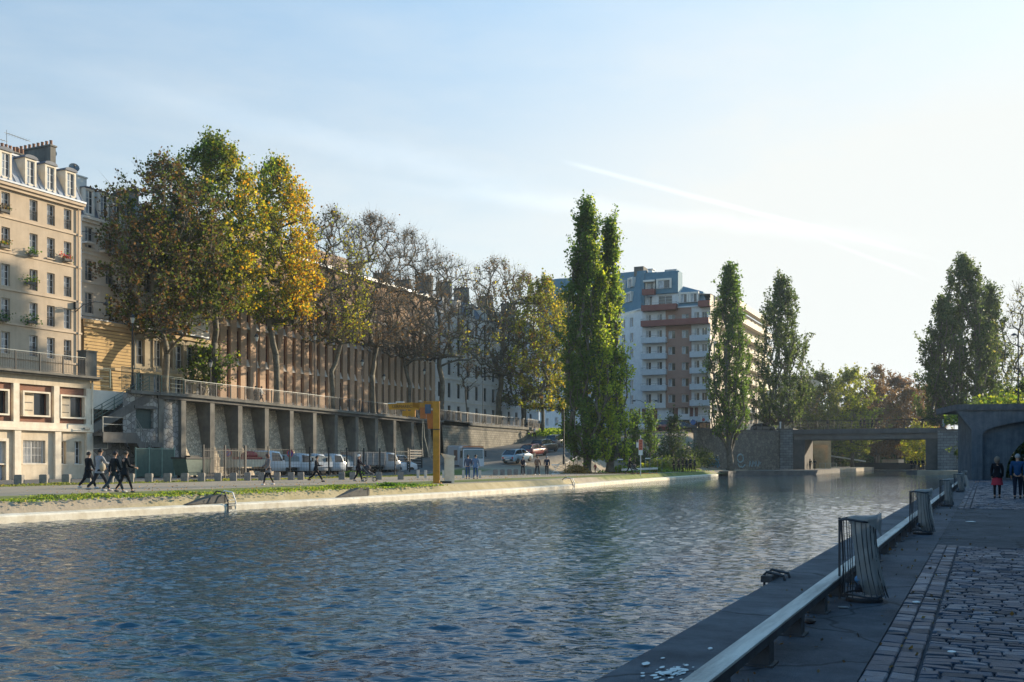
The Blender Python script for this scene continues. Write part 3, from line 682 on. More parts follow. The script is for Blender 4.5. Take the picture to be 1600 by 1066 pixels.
# mansard: steep zinc slope with standing seams, dormers
mh=2.65; md=1.25
b=MB(); b.add([(0,-.3,corn),(WT,-.3,corn),(WT,md,corn+mh),(0,md,corn+mh)],[(0,1,2,3)]); b.add([(0,md,corn+mh),(WT,md,corn+mh),(WT,6,corn+mh+1.0),(0,6,corn+mh+1.0)],[(0,1,2,3)])
b.add([(WT,-.3,corn),(WT,12,corn),(WT,12,corn+mh),(WT,6,corn+mh+1.),(WT,md,corn+mh)],[(0,1,2,3,4)])
n=int(WT/.55)
for i in range(n+1): b.bar((i*WT/n,-.33,corn+.02),(i*WT/n,md-.02,corn+mh+.02),.035,.07)
b.box(-.05,WT+.05,md-.12,md+.2,corn+mh-.02,corn+mh+.12)
rf=b.build('roof',ZINC,B)
def dormer(parent,x,w,z,h,y=-.12,dep=1.6,wallm=CREAMT,roofm=SLATE,curv=True):
    d=MB(); t=.16
    d.box(x-w/2-t,x-w/2,y,y+dep,z,z+h); d.box(x+w/2,x+w/2+t,y,y+dep,z,z+h); d.box(x-w/2,x+w/2,y,y+.3,z,z+.14); d.box(x-w/2,x+w/2,y,y+.3,z+h-.16,z+h)
    o=d.build('dormer',wallm,parent)
    r=MB(); n=5; pl=[(x-w/2-t-.08,z+h)]+[(x-(w/2+t+.08)*math.cos(math.pi*i/n),z+h+.08+(.2 if curv else .05)*math.sin(math.pi*i/n)) for i in range(n+1)]+[(x+w/2+t+.08,z+h)]
    r.exty(pl[::1],y-.1,y+dep); r.build('dormer_roof',roofm,o)
    put_window(o,x-w/2,y+.1,z+.14,w,h-.3,'casement',FRAMEW,True,rail=None)
    return o
for p in (7.5,46.5,77.5,109.): dormer(rf,lt(p),.68,corn+.3,2.05)
for x in [lt(7.5)-2.6*(i+1) for i in range(10)]: dormer(rf,x,.68,corn+.3,2.05)
# chimney stack, wall top pots, skylight
def chimney(parent,x,y,z,lx_,ly,h,npot,m=CONC,name='chimney'):
    c=MB().box(x-lx_/2,x+lx_/2,y-ly/2,y+ly/2,z,z+h).box(x-lx_/2-.08,x+lx_/2+.08,y-ly/2-.08,y+ly/2+.08,z+h,z+h+.12).build(name,m,parent)
    p=MB()
    for i in range(npot):
        q=(i+.5)/npot; px_=x-lx_/2+lx_*q if lx_>ly else x; py_=y if lx_>ly else y-ly/2+ly*q
        p.lathe([(.13,0),(.11,.3),(.13,.42)],(px_,py_,z+h+.1),7)
    if npot: q=p.build('chimney_pot',M('terracotta',(.30,.16,.10),(.2,.11,.07),3,.8),c); q['kind']='stuff' if npot>100 else ''
    return c
c1=lt(104); chimney(rf,c1,3.7,corn+mh-.4,.5,4.4,2.2,9)
chimney(rf,lt(30),2.1,corn+mh-.2,4.2,.4,.65,12)
sk_=MB(); a=(lt(26),5.5); b0=corn+mh+.5
sk_.add([(lt(22),3.6,b0),(lt(62),3.6,b0),(lt(62),8,b0),(lt(22),8,b0),(lt(40),5.8,b0+2.5)],[(0,1,4),(1,2,4),(2,3,4),(3,0,4)])
so_=sk_.build('skylight',SLATE,rf)
g=MB()
for i in range(1,6):
    t=i/6; u=Vector((lt(62),3.6,b0)).lerp(Vector((lt(62),8,b0)),t); g.bar(u+Vector((.03,0,.03)),Vector((lt(40),5.8,b0+2.5)).lerp(u,.12)+Vector((.03,0,.03)),.06,.05)
    u=Vector((lt(22),3.58,b0)).lerp(Vector((lt(62),3.58,b0)),t); g.bar(u,Vector((lt(40),5.78,b0+2.5)).lerp(u,.12),.05,.05)
g.build('glazing_bar',ZINC,so_)
wp=lambda px,py,xx: Vector((xx,onX(px,xx),EYE+(HY-py)*dX(px,xx)/F))
def antenna(px,ptop,pbot,xx,label):
    a=wp(px,pbot,xx); h=wp(px,ptop,xx).z-a.z; r=empty('antenna',label,'antenna',a)
    MB().cyl((0,0,-.6),(0,0,h),.03,.02,6).build('mast',GALV,r)
    g=MB(); g.bar((0,-.2,h-.25),(0,2.1,h-.3),.03); 
    for i in range(8): g.bar((-.25,.1+i*.25,h-.27),(.25,.1+i*.25,h-.27),.02)
    g.bar((0,.1,h*.45),(0,-1.4,h*.42),.03)
    for i in range(5): g.bar((-.2,-.3-i*.25,h*.43),(.2,-.3-i*.25,h*.43),.02)
    g.build('rods',GALV,r)
antenna(10.5,203,236,-67.8,'thin television aerial rising from the left end of the tan block roof')
def dish(px,py,xx,r_,label):
    a=wp(px,py,xx); r=empty('satellite_dish',label,'satellite dish',a)
    d=MB(); q=Vector((.8,-.5,.35)).normalized().to_track_quat('Z','Y').to_matrix().to_4x4()
    for i in range(3): pass
    n=16; vs=[(0,0,0)]+[(r_*.6*math.cos(2*math.pi*j/n),r_*.6*math.sin(2*math.pi*j/n),r_*.08) for j in range(n)]+[(r_*math.cos(2*math.pi*j/n),r_*math.sin(2*math.pi*j/n),r_*.24) for j in range(n)]
    fs=[(0,1+j,1+(j+1)%n) for j in range(n)]+[(1+j,1+n+j,1+n+(j+1)%n,1+(j+1)%n) for j in range(n)]
    d.add(vs,fs,0,q); d.build('reflector',GALV,r); MB().bar((0,0,0),q@Vector((0,0,r_*.9)),.03).cb(q@Vector((0,0,r_*.95)),(.12,.12,.12)).build('arm',DKM,r); MB().cyl((0,0,0),(-.1,0,-1.3),.03,.03,6).build('mast',GALV,r)
dish(80,240,-69,.42,'satellite dish standing among the chimney pots of the tan block')
dish(115.5,263,-68,.42,'satellite dish right of the tall chimney, beside the cream attic')
# flower boxes on the tan block
def flowerbox(px,py,label,c=(.05,.12,.02),c2=None,sz=1.):
    a=wp(px,py,XT+.32); r=empty('flower_box',label,'flower box',a)
    MB().box(-.16,.12,-.36,.36,-.12,.08).build('trough',CONCD,r); P=npr.normal(size=(150,3))*np.array([.13,.26*sz,.14*sz])+np.array([0,0,.2]); cc=pal(npr,150,[c,c2 or c,(.09,.16,.03)],[3,2,1])
    inst(leafmesh('foliage',P,.13,cc),'foliage',r)
flowerbox(52,398,'small flower box under the third window of the upper floor of the tan block')
flowerbox(105.5,406,'flower box with red blooms on the rightmost upper window of the tan block',(.32,.03,.04),(.05,.11,.02))
flowerbox(47.5,442,'yellow green leafy plant spilling from a window box in the middle of the tan block',(.22,.30,.03),(.1,.2,.02),1.3)
flowerbox(50.5,503,'round dark green bush in a window box low on the tan block',(.04,.12,.02),None,1.6)
flowerbox(5.5,499,'dark green bush in the leftmost low window box of the tan block',(.03,.09,.02),None,1.5)
flowerbox(7,384,'pink and green flower box on the leftmost upper window of the tan block',(.22,.12,.05),(.06,.12,.03))
flowerbox(7,329,'empty looking brown flower box on the leftmost top floor window of the tan block',(.10,.07,.04))
# wall lantern bracket on the corner
r=empty('wall_lamp','street lamp on a bracket fixed to the corner of the tan block','lamp',wp(117,478,XT)+Vector((.05,0,0)))
MB().tube([(0,0,-.5),(.7,.2,.1),(1.3,.8,.35),(1.5,1.6,.35)],.035,6).build('arm',DKM,r); MB().lathe([(.05,.15),(.25,0),(.2,-.12),(.05,-.16)],(1.5,1.7,.3),10).build('lamp_head',DKM,r); MB().cb((.1,0,0),(.25,.3,.5)).build('box',DKM,r)
# ---- white building with dormers and balconies behind the first plane trees
XW=-74.; YW0=onX(127,XW); YW1=onX(326,XW); WW=YW1-YW0
B=left_building('apartment_building','white rendered apartment block with dormers and iron balconies behind the leftmost plane tree',XW,YW0,zb)
lw=lambda px,x=XW: onX(px,x)-YW0
wz=lambda py,px: EYE+(HY-py)*dX(px,XW)/F-zb
cornw=wz(343,150)
cx=[.9+i*2.35 for i in range(int((WW-1)/2.35))]; rws=[(cornw-2.75-i*3.0,cornw-.85-i*3.0) for i in range(6)]
holes=[(x-.48,x+.48,a,c) for x in cx for a,c in rws]
MB().wall(0,WW,0,cornw,holes,0,.28).build('wall',WHITER,B)
MB().box(-.1,WW,-.45,-.002,cornw-.25,cornw+.02).box(-.1,WW,-.25,-.003,cornw-.5,cornw-.252).box(0,WW,-.12,-.002,rws[1][0]+2.35,rws[1][0]+2.5).build('cornice',WHITET,B)
for i,(a,c) in enumerate(rws):
    MB().box(-.02,WW,-.1,-.002,a-.28,a-.14).build('floor_band',WHITET,B)
    for x in cx: put_window(B,x-.48,.18,a,.96,c-a,'casement',FRAMEW,True,rail=DKM if i not in(0,) else None)
def balcony(parent,x0,x1,z,dep=.9,h=1.0,bars=True,slabm=WHITET,frontm=None):
    s=MB().box(x0,x1,-dep,-.003,z-.16,z).build('balcony',slabm,parent)
    g=MB(); 
    if frontm: g.box(x0,x1,-dep-.06,-dep,z-.22,z+h*.72).box(x0,x0+.06,-dep,-.003,z-.1,z+h*.72).box(x1-.06,x1,-dep,-.003,z-.1,z+h*.72); g.build('parapet',frontm,s); g=MB()
    g.box(x0,x1,-dep-.02,-dep+.02,z+h-.04,z+h); g.box(x0,x0+.04,-dep,-.01,z+h-.04,z+h); g.box(x1-.04,x1,-dep,-.01,z+h-.04,z+h)
    n=int((x1-x0)/(.13 if bars else .9))
    for i in range(n+1): g.box(x0+i*(x1-x0-.03)/n,x0+i*(x1-x0-.03)/n+.025,-dep-.01,-dep+.015,z,z+h-.04)
    g.build('railing',DKM if not frontm else GALV,s); return s
balcony(B,lw(154),WW-.5,rws[0][0]-.08,.8,1.05); balcony(B,lw(127.5),lw(143.5),rws[0][0]+.4,.7,.9); balcony(B,.2,lw(150),rws[3][0]-.1,.7)
b=MB(); n=int(WW/.6); mh=2.9
b.add([(0,-.2,cornw),(WW,-.2,cornw),(WW,1.1,cornw+mh),(0,1.1,cornw+mh)],[(0,1,2,3)]); b.add([(0,1.1,cornw+mh),(WW,1.1,cornw+mh),(WW,6,cornw+mh+.7),(0,6,cornw+mh+.7)],[(0,1,2,3)]); b.add([(0,-.2,cornw),(0,1.1,cornw+mh),(0,6,cornw+mh+.7),(0,6,cornw)],[(0,1,2,3)]); b.add([(WW,-.2,cornw),(WW,1.1,cornw+mh),(WW,6,cornw+mh+.7),(WW,6,cornw)],[(3,2,1,0)])
rf=b.build('roof',SLATE,B)
for p in (137.5,160.5,181,197): dormer(rf,lw(p),.8,cornw+.15,2.45,-.2,1.8,WHITET,SLATE,False)
for i in range(5): dormer(rf,lw(197)+2.3*(i+1),.8,cornw+.15,2.45,-.2,1.8,WHITET,SLATE,False)
chimney(rf,lw(140)+.2,2.,cornw+mh-.3,1.6,1.,1.4,0,WHITET)
for q in (8,14): chimney(rf,q,3.,cornw+mh-.2,.5,3.,1.6,6)
MB().box(lw(117.),lw(127)-.02,.2,3,cornw-.3,cornw+2.9).build('attic_wall',WHITET,B)
# ---- low yellow building (in front of the white one)
XY=-70.8; YY0=onX(131,XY); YY1=onX(326,XY)
B=left_building('townhouse','low yellow banded stone building with a blank end section beside the stairs',XY,YY0,zb)
ly=lambda px: onX(px,XY)-YY0
HYB=EYE+(HY-499)*dX(131,XY)/F-zb; Wb=ly(205)
WYT=YY1-YY0; zm=HYB*.40
holes=[]
cx=[ly(p) for p in (219,247,263,280,297,313)]
for x in cx: holes+=[(x-.5,x+.5,zm+.75,zm+3.0),(x-.48,x+.48,.3 if x>ly(240) and x<ly(270) else .9,2.75)]
MB().wall(0,Wb,0,HYB,[]).build('wall',YBRICK,B)
MB().wall(Wb+.02,WYT,0,HYB-.3,holes,.06,.3).box(0,WYT,.4,5,0,HYB-.02).build('wall',WHITER if False else M('shaded_limestone',(.40,.34,.24),(.28,.235,.165),.8,.9,.2,streak=.5),B)  # tree shade put into the duller stone colour of the windowed part
MB().box(-.1,Wb+.1,-.3,-.002,HYB-.25,HYB+.05).box(-.05,Wb+.05,-.12,-.002,HYB-.6,HYB-.252).box(Wb+.15,WYT,-.32,.058,HYB-.5,HYB-.2).build('cornice',M('yellow_trim',(.55,.40,.22),(.42,.31,.17),1.5,.85),B)
MB().box(-.05,Wb+.05,-.14,-.002,zm-.12,zm+.12).box(Wb+.12,WYT,-.18,.058,zm-.1,zm+.15).build('floor_band',M('yellow_trim',(1,1,1)),B)
for i,h in enumerate(holes):
    o=put_window(B,h[0],.3,h[2],h[1]-h[0],h[3]-h[2],'casement',FRAMEW,True,rail=DKM if i%2==0 else None)
for x in cx:
    s=MB(); s.box(x-.68,x-.52,-.06,.058,zm+.6,zm+3.1); s.box(x+.52,x+.68,-.06,.058,zm+.6,zm+3.1)
    n=6; s.exty([(x-.75,zm+3.1)]+[(x-.75*math.cos(math.pi*i/n),zm+3.15+.38*math.sin(math.pi*i/n)) for i in range(n+1)]+[(x+.75,zm+3.1)],-.14,.057)
    s.build('window_surround',_M['shaded_limestone'],B)
MB().box(0,WYT,-.05,6,HYB+.05,HYB+.2).build('roof',ZINC,B)
for p in (209,243): MB().tube([(ly(p),-.1,.1),(ly(p),-.1,HYB-.5)],.06,7).build('downpipe',GALV,B)
# ---- tan and brick modern building with vertical fins
XP=-75.5; YP0=onX(328,XP); YP1=onX(683,XP); WP=YP1-YP0; HPk=19.6
PINK=brick('tan_brick_tile',(.64,.45,.31),(.58,.40,.275),(.46,.33,.23),.24,.08,.008,var=.15,bmp=.1)
DRED=M('dark_red_panel',(.17,.05,.035),(.11,.035,.03),2,.6,.03)
B=left_building('office_building','long tan brick building with narrow dark windows between vertical fins behind the plane trees',XP,YP0,6.5)
nb=30; pw=WP/nb; fl=[1.35,5.6,9.85,14.1]; fh=3.35
holes=[]
for i in range(nb):
    for k in range(3): holes.append((i*pw+pw*.60,(i+1)*pw,fl[k]+.75,fl[k]+fh+.45))
MB().wall(0,WP,1.35,HPk,[],.42,.3).build('wall',PINK,B)
b=MB()
for i in range(nb+1): b.box(i*pw,i*pw+pw*.60,0,.415,1.35+.35,14.3)
b.build('fin',PINK,B) if False else None
finm=MB().box(0,pw*.60,0,.415,1.72,14.3).mesh('fin',PINK)
for i in range(nb): inst(finm,'fin',B,(i*pw,0,0))
# white stepped spandrels that flare outwards between the fins
SPM=M('pale_spandrel',(.66,.62,.56),(.52,.49,.45),2,.7,.05)
x0,x1=.01,pw*.40-.01; sm_=MB().add([(x0,.02,0),(x1,.02,0),(x1,.36,.85),(x0,.36,.85),(x0,.41,0),(x1,.41,0)],[(0,1,2,3),(0,3,4),(1,5,2),(0,4,5,1)]).mesh('spandrel',SPM)
for z in (1.35,5.75,10.0):
    for i in range(nb): inst(sm_,'spandrel',B,(i*pw+pw*.60,0,z))
for z in (1.35,14.3): MB().box(0,WP,-.06,.41,z-.28,z).build('string_course',SPM,B)
pm={}
for i in range(nb):
    for k in range(3):
        wv=pw*.40-.02; z=[2.2,6.6,10.85][k]; h=3.05
        red=i<15
        if red not in pm:
            f=MB(); f.box(0,.06,.0,.08,0,h); f.box(wv-.06,wv,0,.08,0,h); f.box(.06,wv-.06,0,.08,0,.08); f.box(.06,wv-.06,0,.08,h-.08,h); f.box(.06,wv-.06,0,.08,h*.52,h*.52+.06)
            p=MB().add([(.06,.05,.08),(wv-.06,.05,.08),(wv-.06,.05,h-.08),(.06,.05,h-.08)],[(0,1,2,3)])
            pm[red]=(f.mesh('window',DRED if red else DKM),p.mesh('pane',M('red_tinted_glass',(.10,.04,.03),(.05,.03,.03),1,.15,0,spec=.6) if red else GLASS))
        o=inst(pm[red][0],'window',B,(i*pw+pw*.60+.01,.33,z)); inst(pm[red][1],'pane',o)
b=MB().wall(0,WP,-1.3,1.06,[(i*3.2+.5,i*3.2+2.7,.05,.75) for i in range(int(WP/3.2))],.1,.3,0); b.build('plinth',M('grey_plinth',(.40,.38,.36),(.3,.29,.27),1.5,.85),B)
MB().box(0,WP,.35,.41,.0,.8).build('basement_glazing',GLASS,B)
MB().box(-.1,WP+.1,-.25,12,HPk,HPk+.35).build('roof',ZINC,B)
MB().box(0,.02,.43,12,0,HPk).box(WP-.02,WP,.43,12,0,HPk).build('side_wall',PINK,B)
MB().box(6,30,3,10,HPk+.35,HPk+3).build('roof_storey',M('roof_tan',(.5,.36,.26)),B)
for q in (33,40,46): chimney(B,q,4,HPk+.35,.7,2.5,2.4,5)
# ---- white rendered building in shade
XV=-76.; YV0=YP1+.05; YV1=onX(842,XV); WV=YV1-YV0
B=left_building('apartment_building','plain white apartment block with small windows behind the middle plane trees',XV,YV0,6.4)
cx=[1.6+i*3.1 for i in range(int((WV-2)/3.1))][:14]
rws=[(1.6+i*3.55,3.9+i*3.55) for i in range(5)]; 
MB().wall(0,WV,0,18.6,[(x-.5,x+.5,a,c) for x in cx for a,c in rws],0,.25).box(0,.02,.01,12,0,18.6).box(WV-.02,WV,.01,12,0,18.6).build('wall',M('white_paint_wall',(.80,.80,.79),(.68,.68,.67),.8,.9,.06,streak=.15),B)
for a,c in rws:
    MB().box(-.02,WV+.02,-.08,-.002,c+.5,c+.65).build('floor_band',WHITET,B)
    for x in cx: put_window(B,x-.5,.16,a,1.,c-a,'plain',FRAMEG,False)
b=MB().add([(0,-.2,18.6),(WV,-.2,18.6),(WV,2,21.4),(0,2,21.4),(WV,9,22.4),(0,9,22.4),(WV,9,18.6),(0,9,18.6)],[(0,1,2,3),(3,2,4,5),(0,3,5,7),(1,6,4,2)])
rf=b.build('roof',SLATE,B)
for q in (3,9,15,24,33): chimney(rf,q,3.4,20.5,.6,2.6,3.6,5)
for i in range(8): dormer(rf,3+i*4.6,.9,18.8,1.9,-.1,1.9,WHITET,SLATE,False)
# ---- nine storey apartment block beyond the street
c=pd(1110,721,181.); a=pd(1003,721,186.); l=pd(843,721,226.); 
zb=6.44
BLUE=M('blue_zinc_roof',(.12,.24,.32),(.09,.19,.26),1.2,.75,.05,spec=.15); PAN=M('white_panel_wall',(.74,.76,.76),(.62,.64,.65),1.2,.8,.04); BRK=brick('brown_red_brick',(.42,.25,.19),(.36,.21,.165),(.32,.23,.19),.24,.08,.01,bmp=.1,var=.15); REDB=M('red_parapet',(.24,.085,.07),(.19,.07,.06),2,.6,.03); GREYB=M('grey_parapet',(.55,.60,.63),(.46,.5,.53),2,.7,.03)
ang=math.atan2(c.y-a.y,c.x-a.x)
# local frame: origin at the left end of the visible front, x along the front
B=empty('apartment_tower','tall white and brick apartment block with blue mansard roof and stacked balconies','building',(a.x,a.y,zb),ang)
WF=(c-a).length; ux=WF/(1110-1003.)
T=Matrix.Rotation(-ang,4,'Z')@Matrix.Translation((-a.x,-a.y,0))
ll=T@l; dl=T@pd(1186,721,dX(1186,c.x)); far=T@Vector((c.x,pd(1186,721,dX(1186,c.x)).y+8,0))
z=lambda py,d=183.: EYE+(HY-py)*d/F-zb
Xp=lambda px:(px-1003)*ux
zr=[z(p) for p in (655,629.5,604.5,580.5,556,531,506)]   # floor levels of balcony fronts (bottoms)
zroof=z(479)
# wall sections of the front: white | brick | white
x1,x2,x3=0,Xp(1041),Xp(1081)
wins=[]
def rowz(k): return z(654-25.1*k)   # window sills, k=0 lowest full floor
secs=[('white',Xp(1003),Xp(1041),PAN,[Xp(1009.5),Xp(1027)]),('brick',Xp(1041),Xp(1081),BRK,[Xp(1045),Xp(1066)]),('white',Xp(1081),WF,PAN,[Xp(1085),Xp(1097)])]
wh=1.7
for nm,a0,a1,mt,wx in secs:
    hs=[]
    for k in range(0,7):
        for i,x in enumerate(wx):
            ww=.95 if nm=='white' else 1.3; hs.append((x,x+ww,rowz(k),rowz(k)+(wh if nm!='brick' else 1.45)))
    MB().wall(a0,a1,z(637),zroof,hs[2:] if nm!='x' else hs,0 if nm!='brick' else -.12,.3).build('wall',mt,B)
    for h in hs[2:]: put_window(B,h[0],.15 if nm!='brick' else .05,h[2],h[1]-h[0],h[3]-h[2],'fine',FRAMEW,(int(h[0]*3+h[2])%3)!=0)
# set-back ground floors
hs=[(Xp(1006),Xp(1011.5),z(645),z(632)),(Xp(1045),Xp(1055),z(647),z(632)),(Xp(1064),Xp(1075),z(647),z(630))]
MB().wall(Xp(985),WF,z(657),z(637)-.02,[h for h in hs],.5,.25).build('wall',PAN,B)
for h in hs: put_window(B,h[0],.65,h[2],h[1]-h[0],h[3]-h[2],'fine',FRAMEW,True)
MB().box(Xp(985),WF-.05,1.1,1.2,0,z(657)).build('shop_front',GLASS,B); MB().box(Xp(985),WF,.3,1.1,z(657),z(656)).build('canopy',DKM,B)
for p in (985,1004,1022,1055,1088): MB().box(Xp(p)-.25,Xp(p)+.25,.2,.6,0,z(637)-.03).build('column',M('brown_pier',(.2,.1,.08)),B)
for p in (999,1024,1056.5,1080): MB().box(Xp(p)-.3,Xp(p)+.3,.42,.498,z(657),z(637)-.03).build('pier_strip',DRED,B)
# balconies in two stacks
for k in range(1,6):
    zz=rowz(k)-.55
    if k>1: balcony(B,Xp(1004),Xp(1041)+.3,zz,1.3,1.15,False,GREYB,GREYB)
    balcony(B,Xp(1080.5),WF+.2,zz,1.3,1.15,False,GREYB,GREYB)
balcony(B,Xp(1080.5),WF+.2,rowz(0)-.55+.0,1.3,1.15,False,GREYB,GREYB)
balcony(B,Xp(1004),Xp(1032),rowz(0)-1.2,.5,.9,False,PAN,PAN)
# red continuous balconies
for (p0,p1,py,dep) in ((1004.5,1110,507,1.5),(1005,1060,482.5,1.4),(1006,1025,457,1.2),(1094,1112,481,1.6)):
    balcony(B,Xp(p0),Xp(p1),z(py),dep,1.2,False,REDB,REDB)
# recessed attic floors between the red balconies
hs=[(Xp(p),Xp(p)+1.5,z(503),z(488)) for p in (1008,1028,1042,1062,1078)]
MB().wall(Xp(1003),WF-.4,zroof-3.,zroof,[],.06,.2) 
MB().wall(Xp(1005),Xp(1060),zroof+.02,z(457),[(Xp(1009),Xp(1018),z(474),z(459)),(Xp(1028),Xp(1050),z(475),z(459.5))],.55,.2).build('wall',PAN,B)
put_window(B,Xp(1009),.65,z(474),Xp(1018)-Xp(1009),z(459)-z(474),'fine',FRAMEW,True); put_window(B,Xp(1028),.65,z(475),Xp(1050)-Xp(1028),z(459.5)-z(475),'casement',FRAMEW,False)
# blue roof: left mansard part (x<Xp(1005)), centre tower, right mansard part
LW=ll  # far left end of the side wing
def wingpt(t,off=0): return Vector((ll.x*t,ll.y*t,0))
wl=math.hypot(ll.x,ll.y); wa=math.atan2(-ll.y,-ll.x)   # wing direction from its far end to the front corner
Wg=bpy.data.objects.new('side_wing',None); COL.objects.link(Wg); Wg.parent=B; Wg.location=(ll.x,ll.y,0); Wg.rotation_euler=(0,0,wa)
def wx_(px):       # x along wing for a picture column
    k=(px-HX)/F; o=T@Vector((0,0,0)); dd=(T.to_3x3()@Vector((-SA+k*CA,CA+k*SA,0))); 
    # intersect o+s*dd with ll + t*(-ll)/wl
    u=Vector((-ll.x,-ll.y))/wl; A=np.array([[dd.x,-u.x],[dd.y,-u.y]]); r=np.linalg.solve(A,[ll.x-o.x,ll.y-o.y]); return r[1]
cols_=[wx_(p) for p in (853,867,880,893,906,919,932,945,958,971.5,984)]
hs=[(x,x+1.25,rowz(k),rowz(k)+1.75) for x in cols_ for k in range(-1,7)]
wz0=zroof
w_=MB().wall(0,wl,0,wz0,hs,0,.28).build('wall',PAN,B); w_.parent=B; w_.location=Wg.location; w_.rotation_euler=Wg.rotation_euler
zc=wz0
for h in hs:
    o=put_window(B,0,0,0,1.25,1.75,'fine',FRAMEW,(int(h[0]*5+h[2]*2)%3)!=0); M4=Matrix.Translation(Wg.location)@Matrix.Rotation(wa,4,'Z'); o.location=M4@Vector((h[0],.15,h[2])); o.rotation_euler=(0,0,wa)
M4=Matrix.Translation(Wg.location)@Matrix.Rotation(wa,4,'Z')
bpy.data.objects.remove(Wg)
zt1,zt2=z(425,188),z(421,188)
b=MB()
# blue mansard over the wing
b.add([(0,-.25,zc),(wl,-.25,zc),(wl,1.0,zt1),(0,1.0,z(433,222)),(wl-5,5,zt1+.1),(0,5,z(430,224))],[(0,1,2,3),(3,2,4,5)],0,M4); b.add([(0,-.25,zc),(0,1,z(433,222)),(0,8,z(430,224)),(0,8,zc)],[(0,1,2,3)],0,M4)
# centre block above the front
b.box(-.3,Xp(1006.5),.1,4,zc+.02,z(421)); b.box(Xp(1006.5),Xp(1060.),.9,3.6,z(457)+.0,z(421)) ; b.box(Xp(1026),Xp(1060.),.1,.9,z(456.5),z(424)); b.box(Xp(1006.5),Xp(1026),.3,.9,z(433.5),z(421.5))
b.box(Xp(1034),Xp(1053),2.5,3.6,z(421)+.01,z(415.5))
# right mansard
b.add([(Xp(1060.3),-.1,zc),(WF-.6,-.1,zc),(WF-1.6,1.1,z(456)),(Xp(1060.3),1.1,z(456)),(WF-1.6,9,z(456)),(Xp(1060.3),9,z(442))],[(0,1,2,3)]); b.add([(WF-.6,-.1,zc),(WF-.6,9,zc),(WF-1.6,9,z(456)),(WF-1.6,1.1,z(456))],[(0,1,2,3)])
b.add([(Xp(1060.3),1.1,z(456)),(WF-1.6,1.1,z(456)),(WF-2.2,4,z(452)),(Xp(1060.3),4,z(441.5))],[(0,1,2,3)])
rf=b.build('roof',BLUE,B)
MB().box(-.2,WF-.3,-.3,-.002,zc-.25,zc).build('cornice',PAN,B); q=MB().box(0,wl,-.35,-.252,zc-.1,zc+.1).build('cornice',PAN,B); q.location=M4.to_translation(); q.rotation_euler=(0,0,wa)
MB().box(Xp(1005.5),Xp(1024),-.35,.3,z(437),z(434)).build('awning',WHITET,B)
# roof windows with white splayed surrounds
def rwin(x,zz,w,h,y,T_=None,par=rf):
    s=MB(); t=.32
    s.box(x-t,x,y-.25,y+.9,zz-.15,zz+h+t); s.box(x+w,x+w+t,y-.25,y+.9,zz-.15,zz+h+t); s.box(x,x+w,y-.25,y+.9,zz+h,zz+h+t); 
    o=s.build('roof_window',WHITET,par); put_window(o,x,y-.1,zz-.15,w,h+.15,'fine',FRAMEW,True)
    if T_ is not None: o.location=T_.to_translation(); o.rotation_euler=(0,0,wa)
for p in (967,981.5): rwin(wx_(p)-.2,z(466.5,187),1.25,1.4,-.05,M4); rwin(wx_(p)-.1,z(443,187),1.2,1.35,.3,M4)
for p in (880,900,918,940): rwin(wx_(p),z(461,200),1.5,1.5,-.05,M4)
for p in (1064.5,1080): rwin(Xp(p),z(472),1.15,1.4,-.1)
rwin(Xp(1029),z(447.5),2.2,1.35,0.0); rwin(Xp(1010),z(451),1.2,1.6,.75)
MB().box(Xp(983),Xp(998.5),3,6,z(421),z(406)).build('chimney',CONC,rf) ; MB().box(Xp(1006),Xp(1013),3,5,z(421),z(414)).box(Xp(1005),Xp(1014),2.9,5.1,z(412),z(411)).box(Xp(1005.5),Xp(1006.2),3,3.2,z(414),z(412)).box(Xp(1013),Xp(1013.6),3,3.2,z(414),z(412)).build('roof_vent',PAN,rf)
g=MB()
for i in range(9): g.box(Xp(1036)+i*.24,Xp(1036)+i*.24+.12,2.38,2.46,z(424),z(416))
g.build('louvre',WHITET,rf)
# lit flank running away along the street
fw=(Vector((far.x,far.y))-Vector((WF,0))).length; fa=math.atan2(far.y,far.x-WF)
M5=Matrix.Translation((WF,0,0))@Matrix.Rotation(fa,4,'Z')
def onflank(o): o.location=M5.to_translation(); o.rotation_euler=(0,0,fa); return o
hs=[(2.2+i*4.,3.6+i*4.,rowz(k),rowz(k)+1.6) for i in range(int((fw-3)/4.)) for k in range(-1,8)]
ztop=z(462)
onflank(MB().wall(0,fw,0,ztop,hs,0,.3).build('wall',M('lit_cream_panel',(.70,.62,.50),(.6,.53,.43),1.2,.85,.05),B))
for h in hs[:90]:
    o=put_window(B,0,0,0,1.4,1.6,'fine',FRAMEW,True); o.location=M5@Vector((h[0],.16,h[2])); o.rotation_euler=(0,0,fa)
for k in range(1,9):
    onflank(MB().box(5,fw,-1.3,-.003,rowz(k)-.75,rowz(k)-.55).box(5,fw,-1.36,-1.3,rowz(k)-.8,rowz(k)+.35).build('balcony',CREAMT,B))
onflank(MB().add([(0,-.1,ztop),(fw,-.1,ztop),(fw,3,ztop+.9),(0,3,ztop+.3),(fw,6,ztop+1),(0,6,ztop+.3),(0,6,ztop),(fw,6,ztop)],[(0,1,2,3),(3,2,4,5),(0,3,5,6),(1,7,4,2)]).build('roof',M('beige_roof',(.45,.41,.36)),B))
MB().box(Xp(1006),WF-.5,1.3,13,0,zc-.2).build('core',PAN,B)
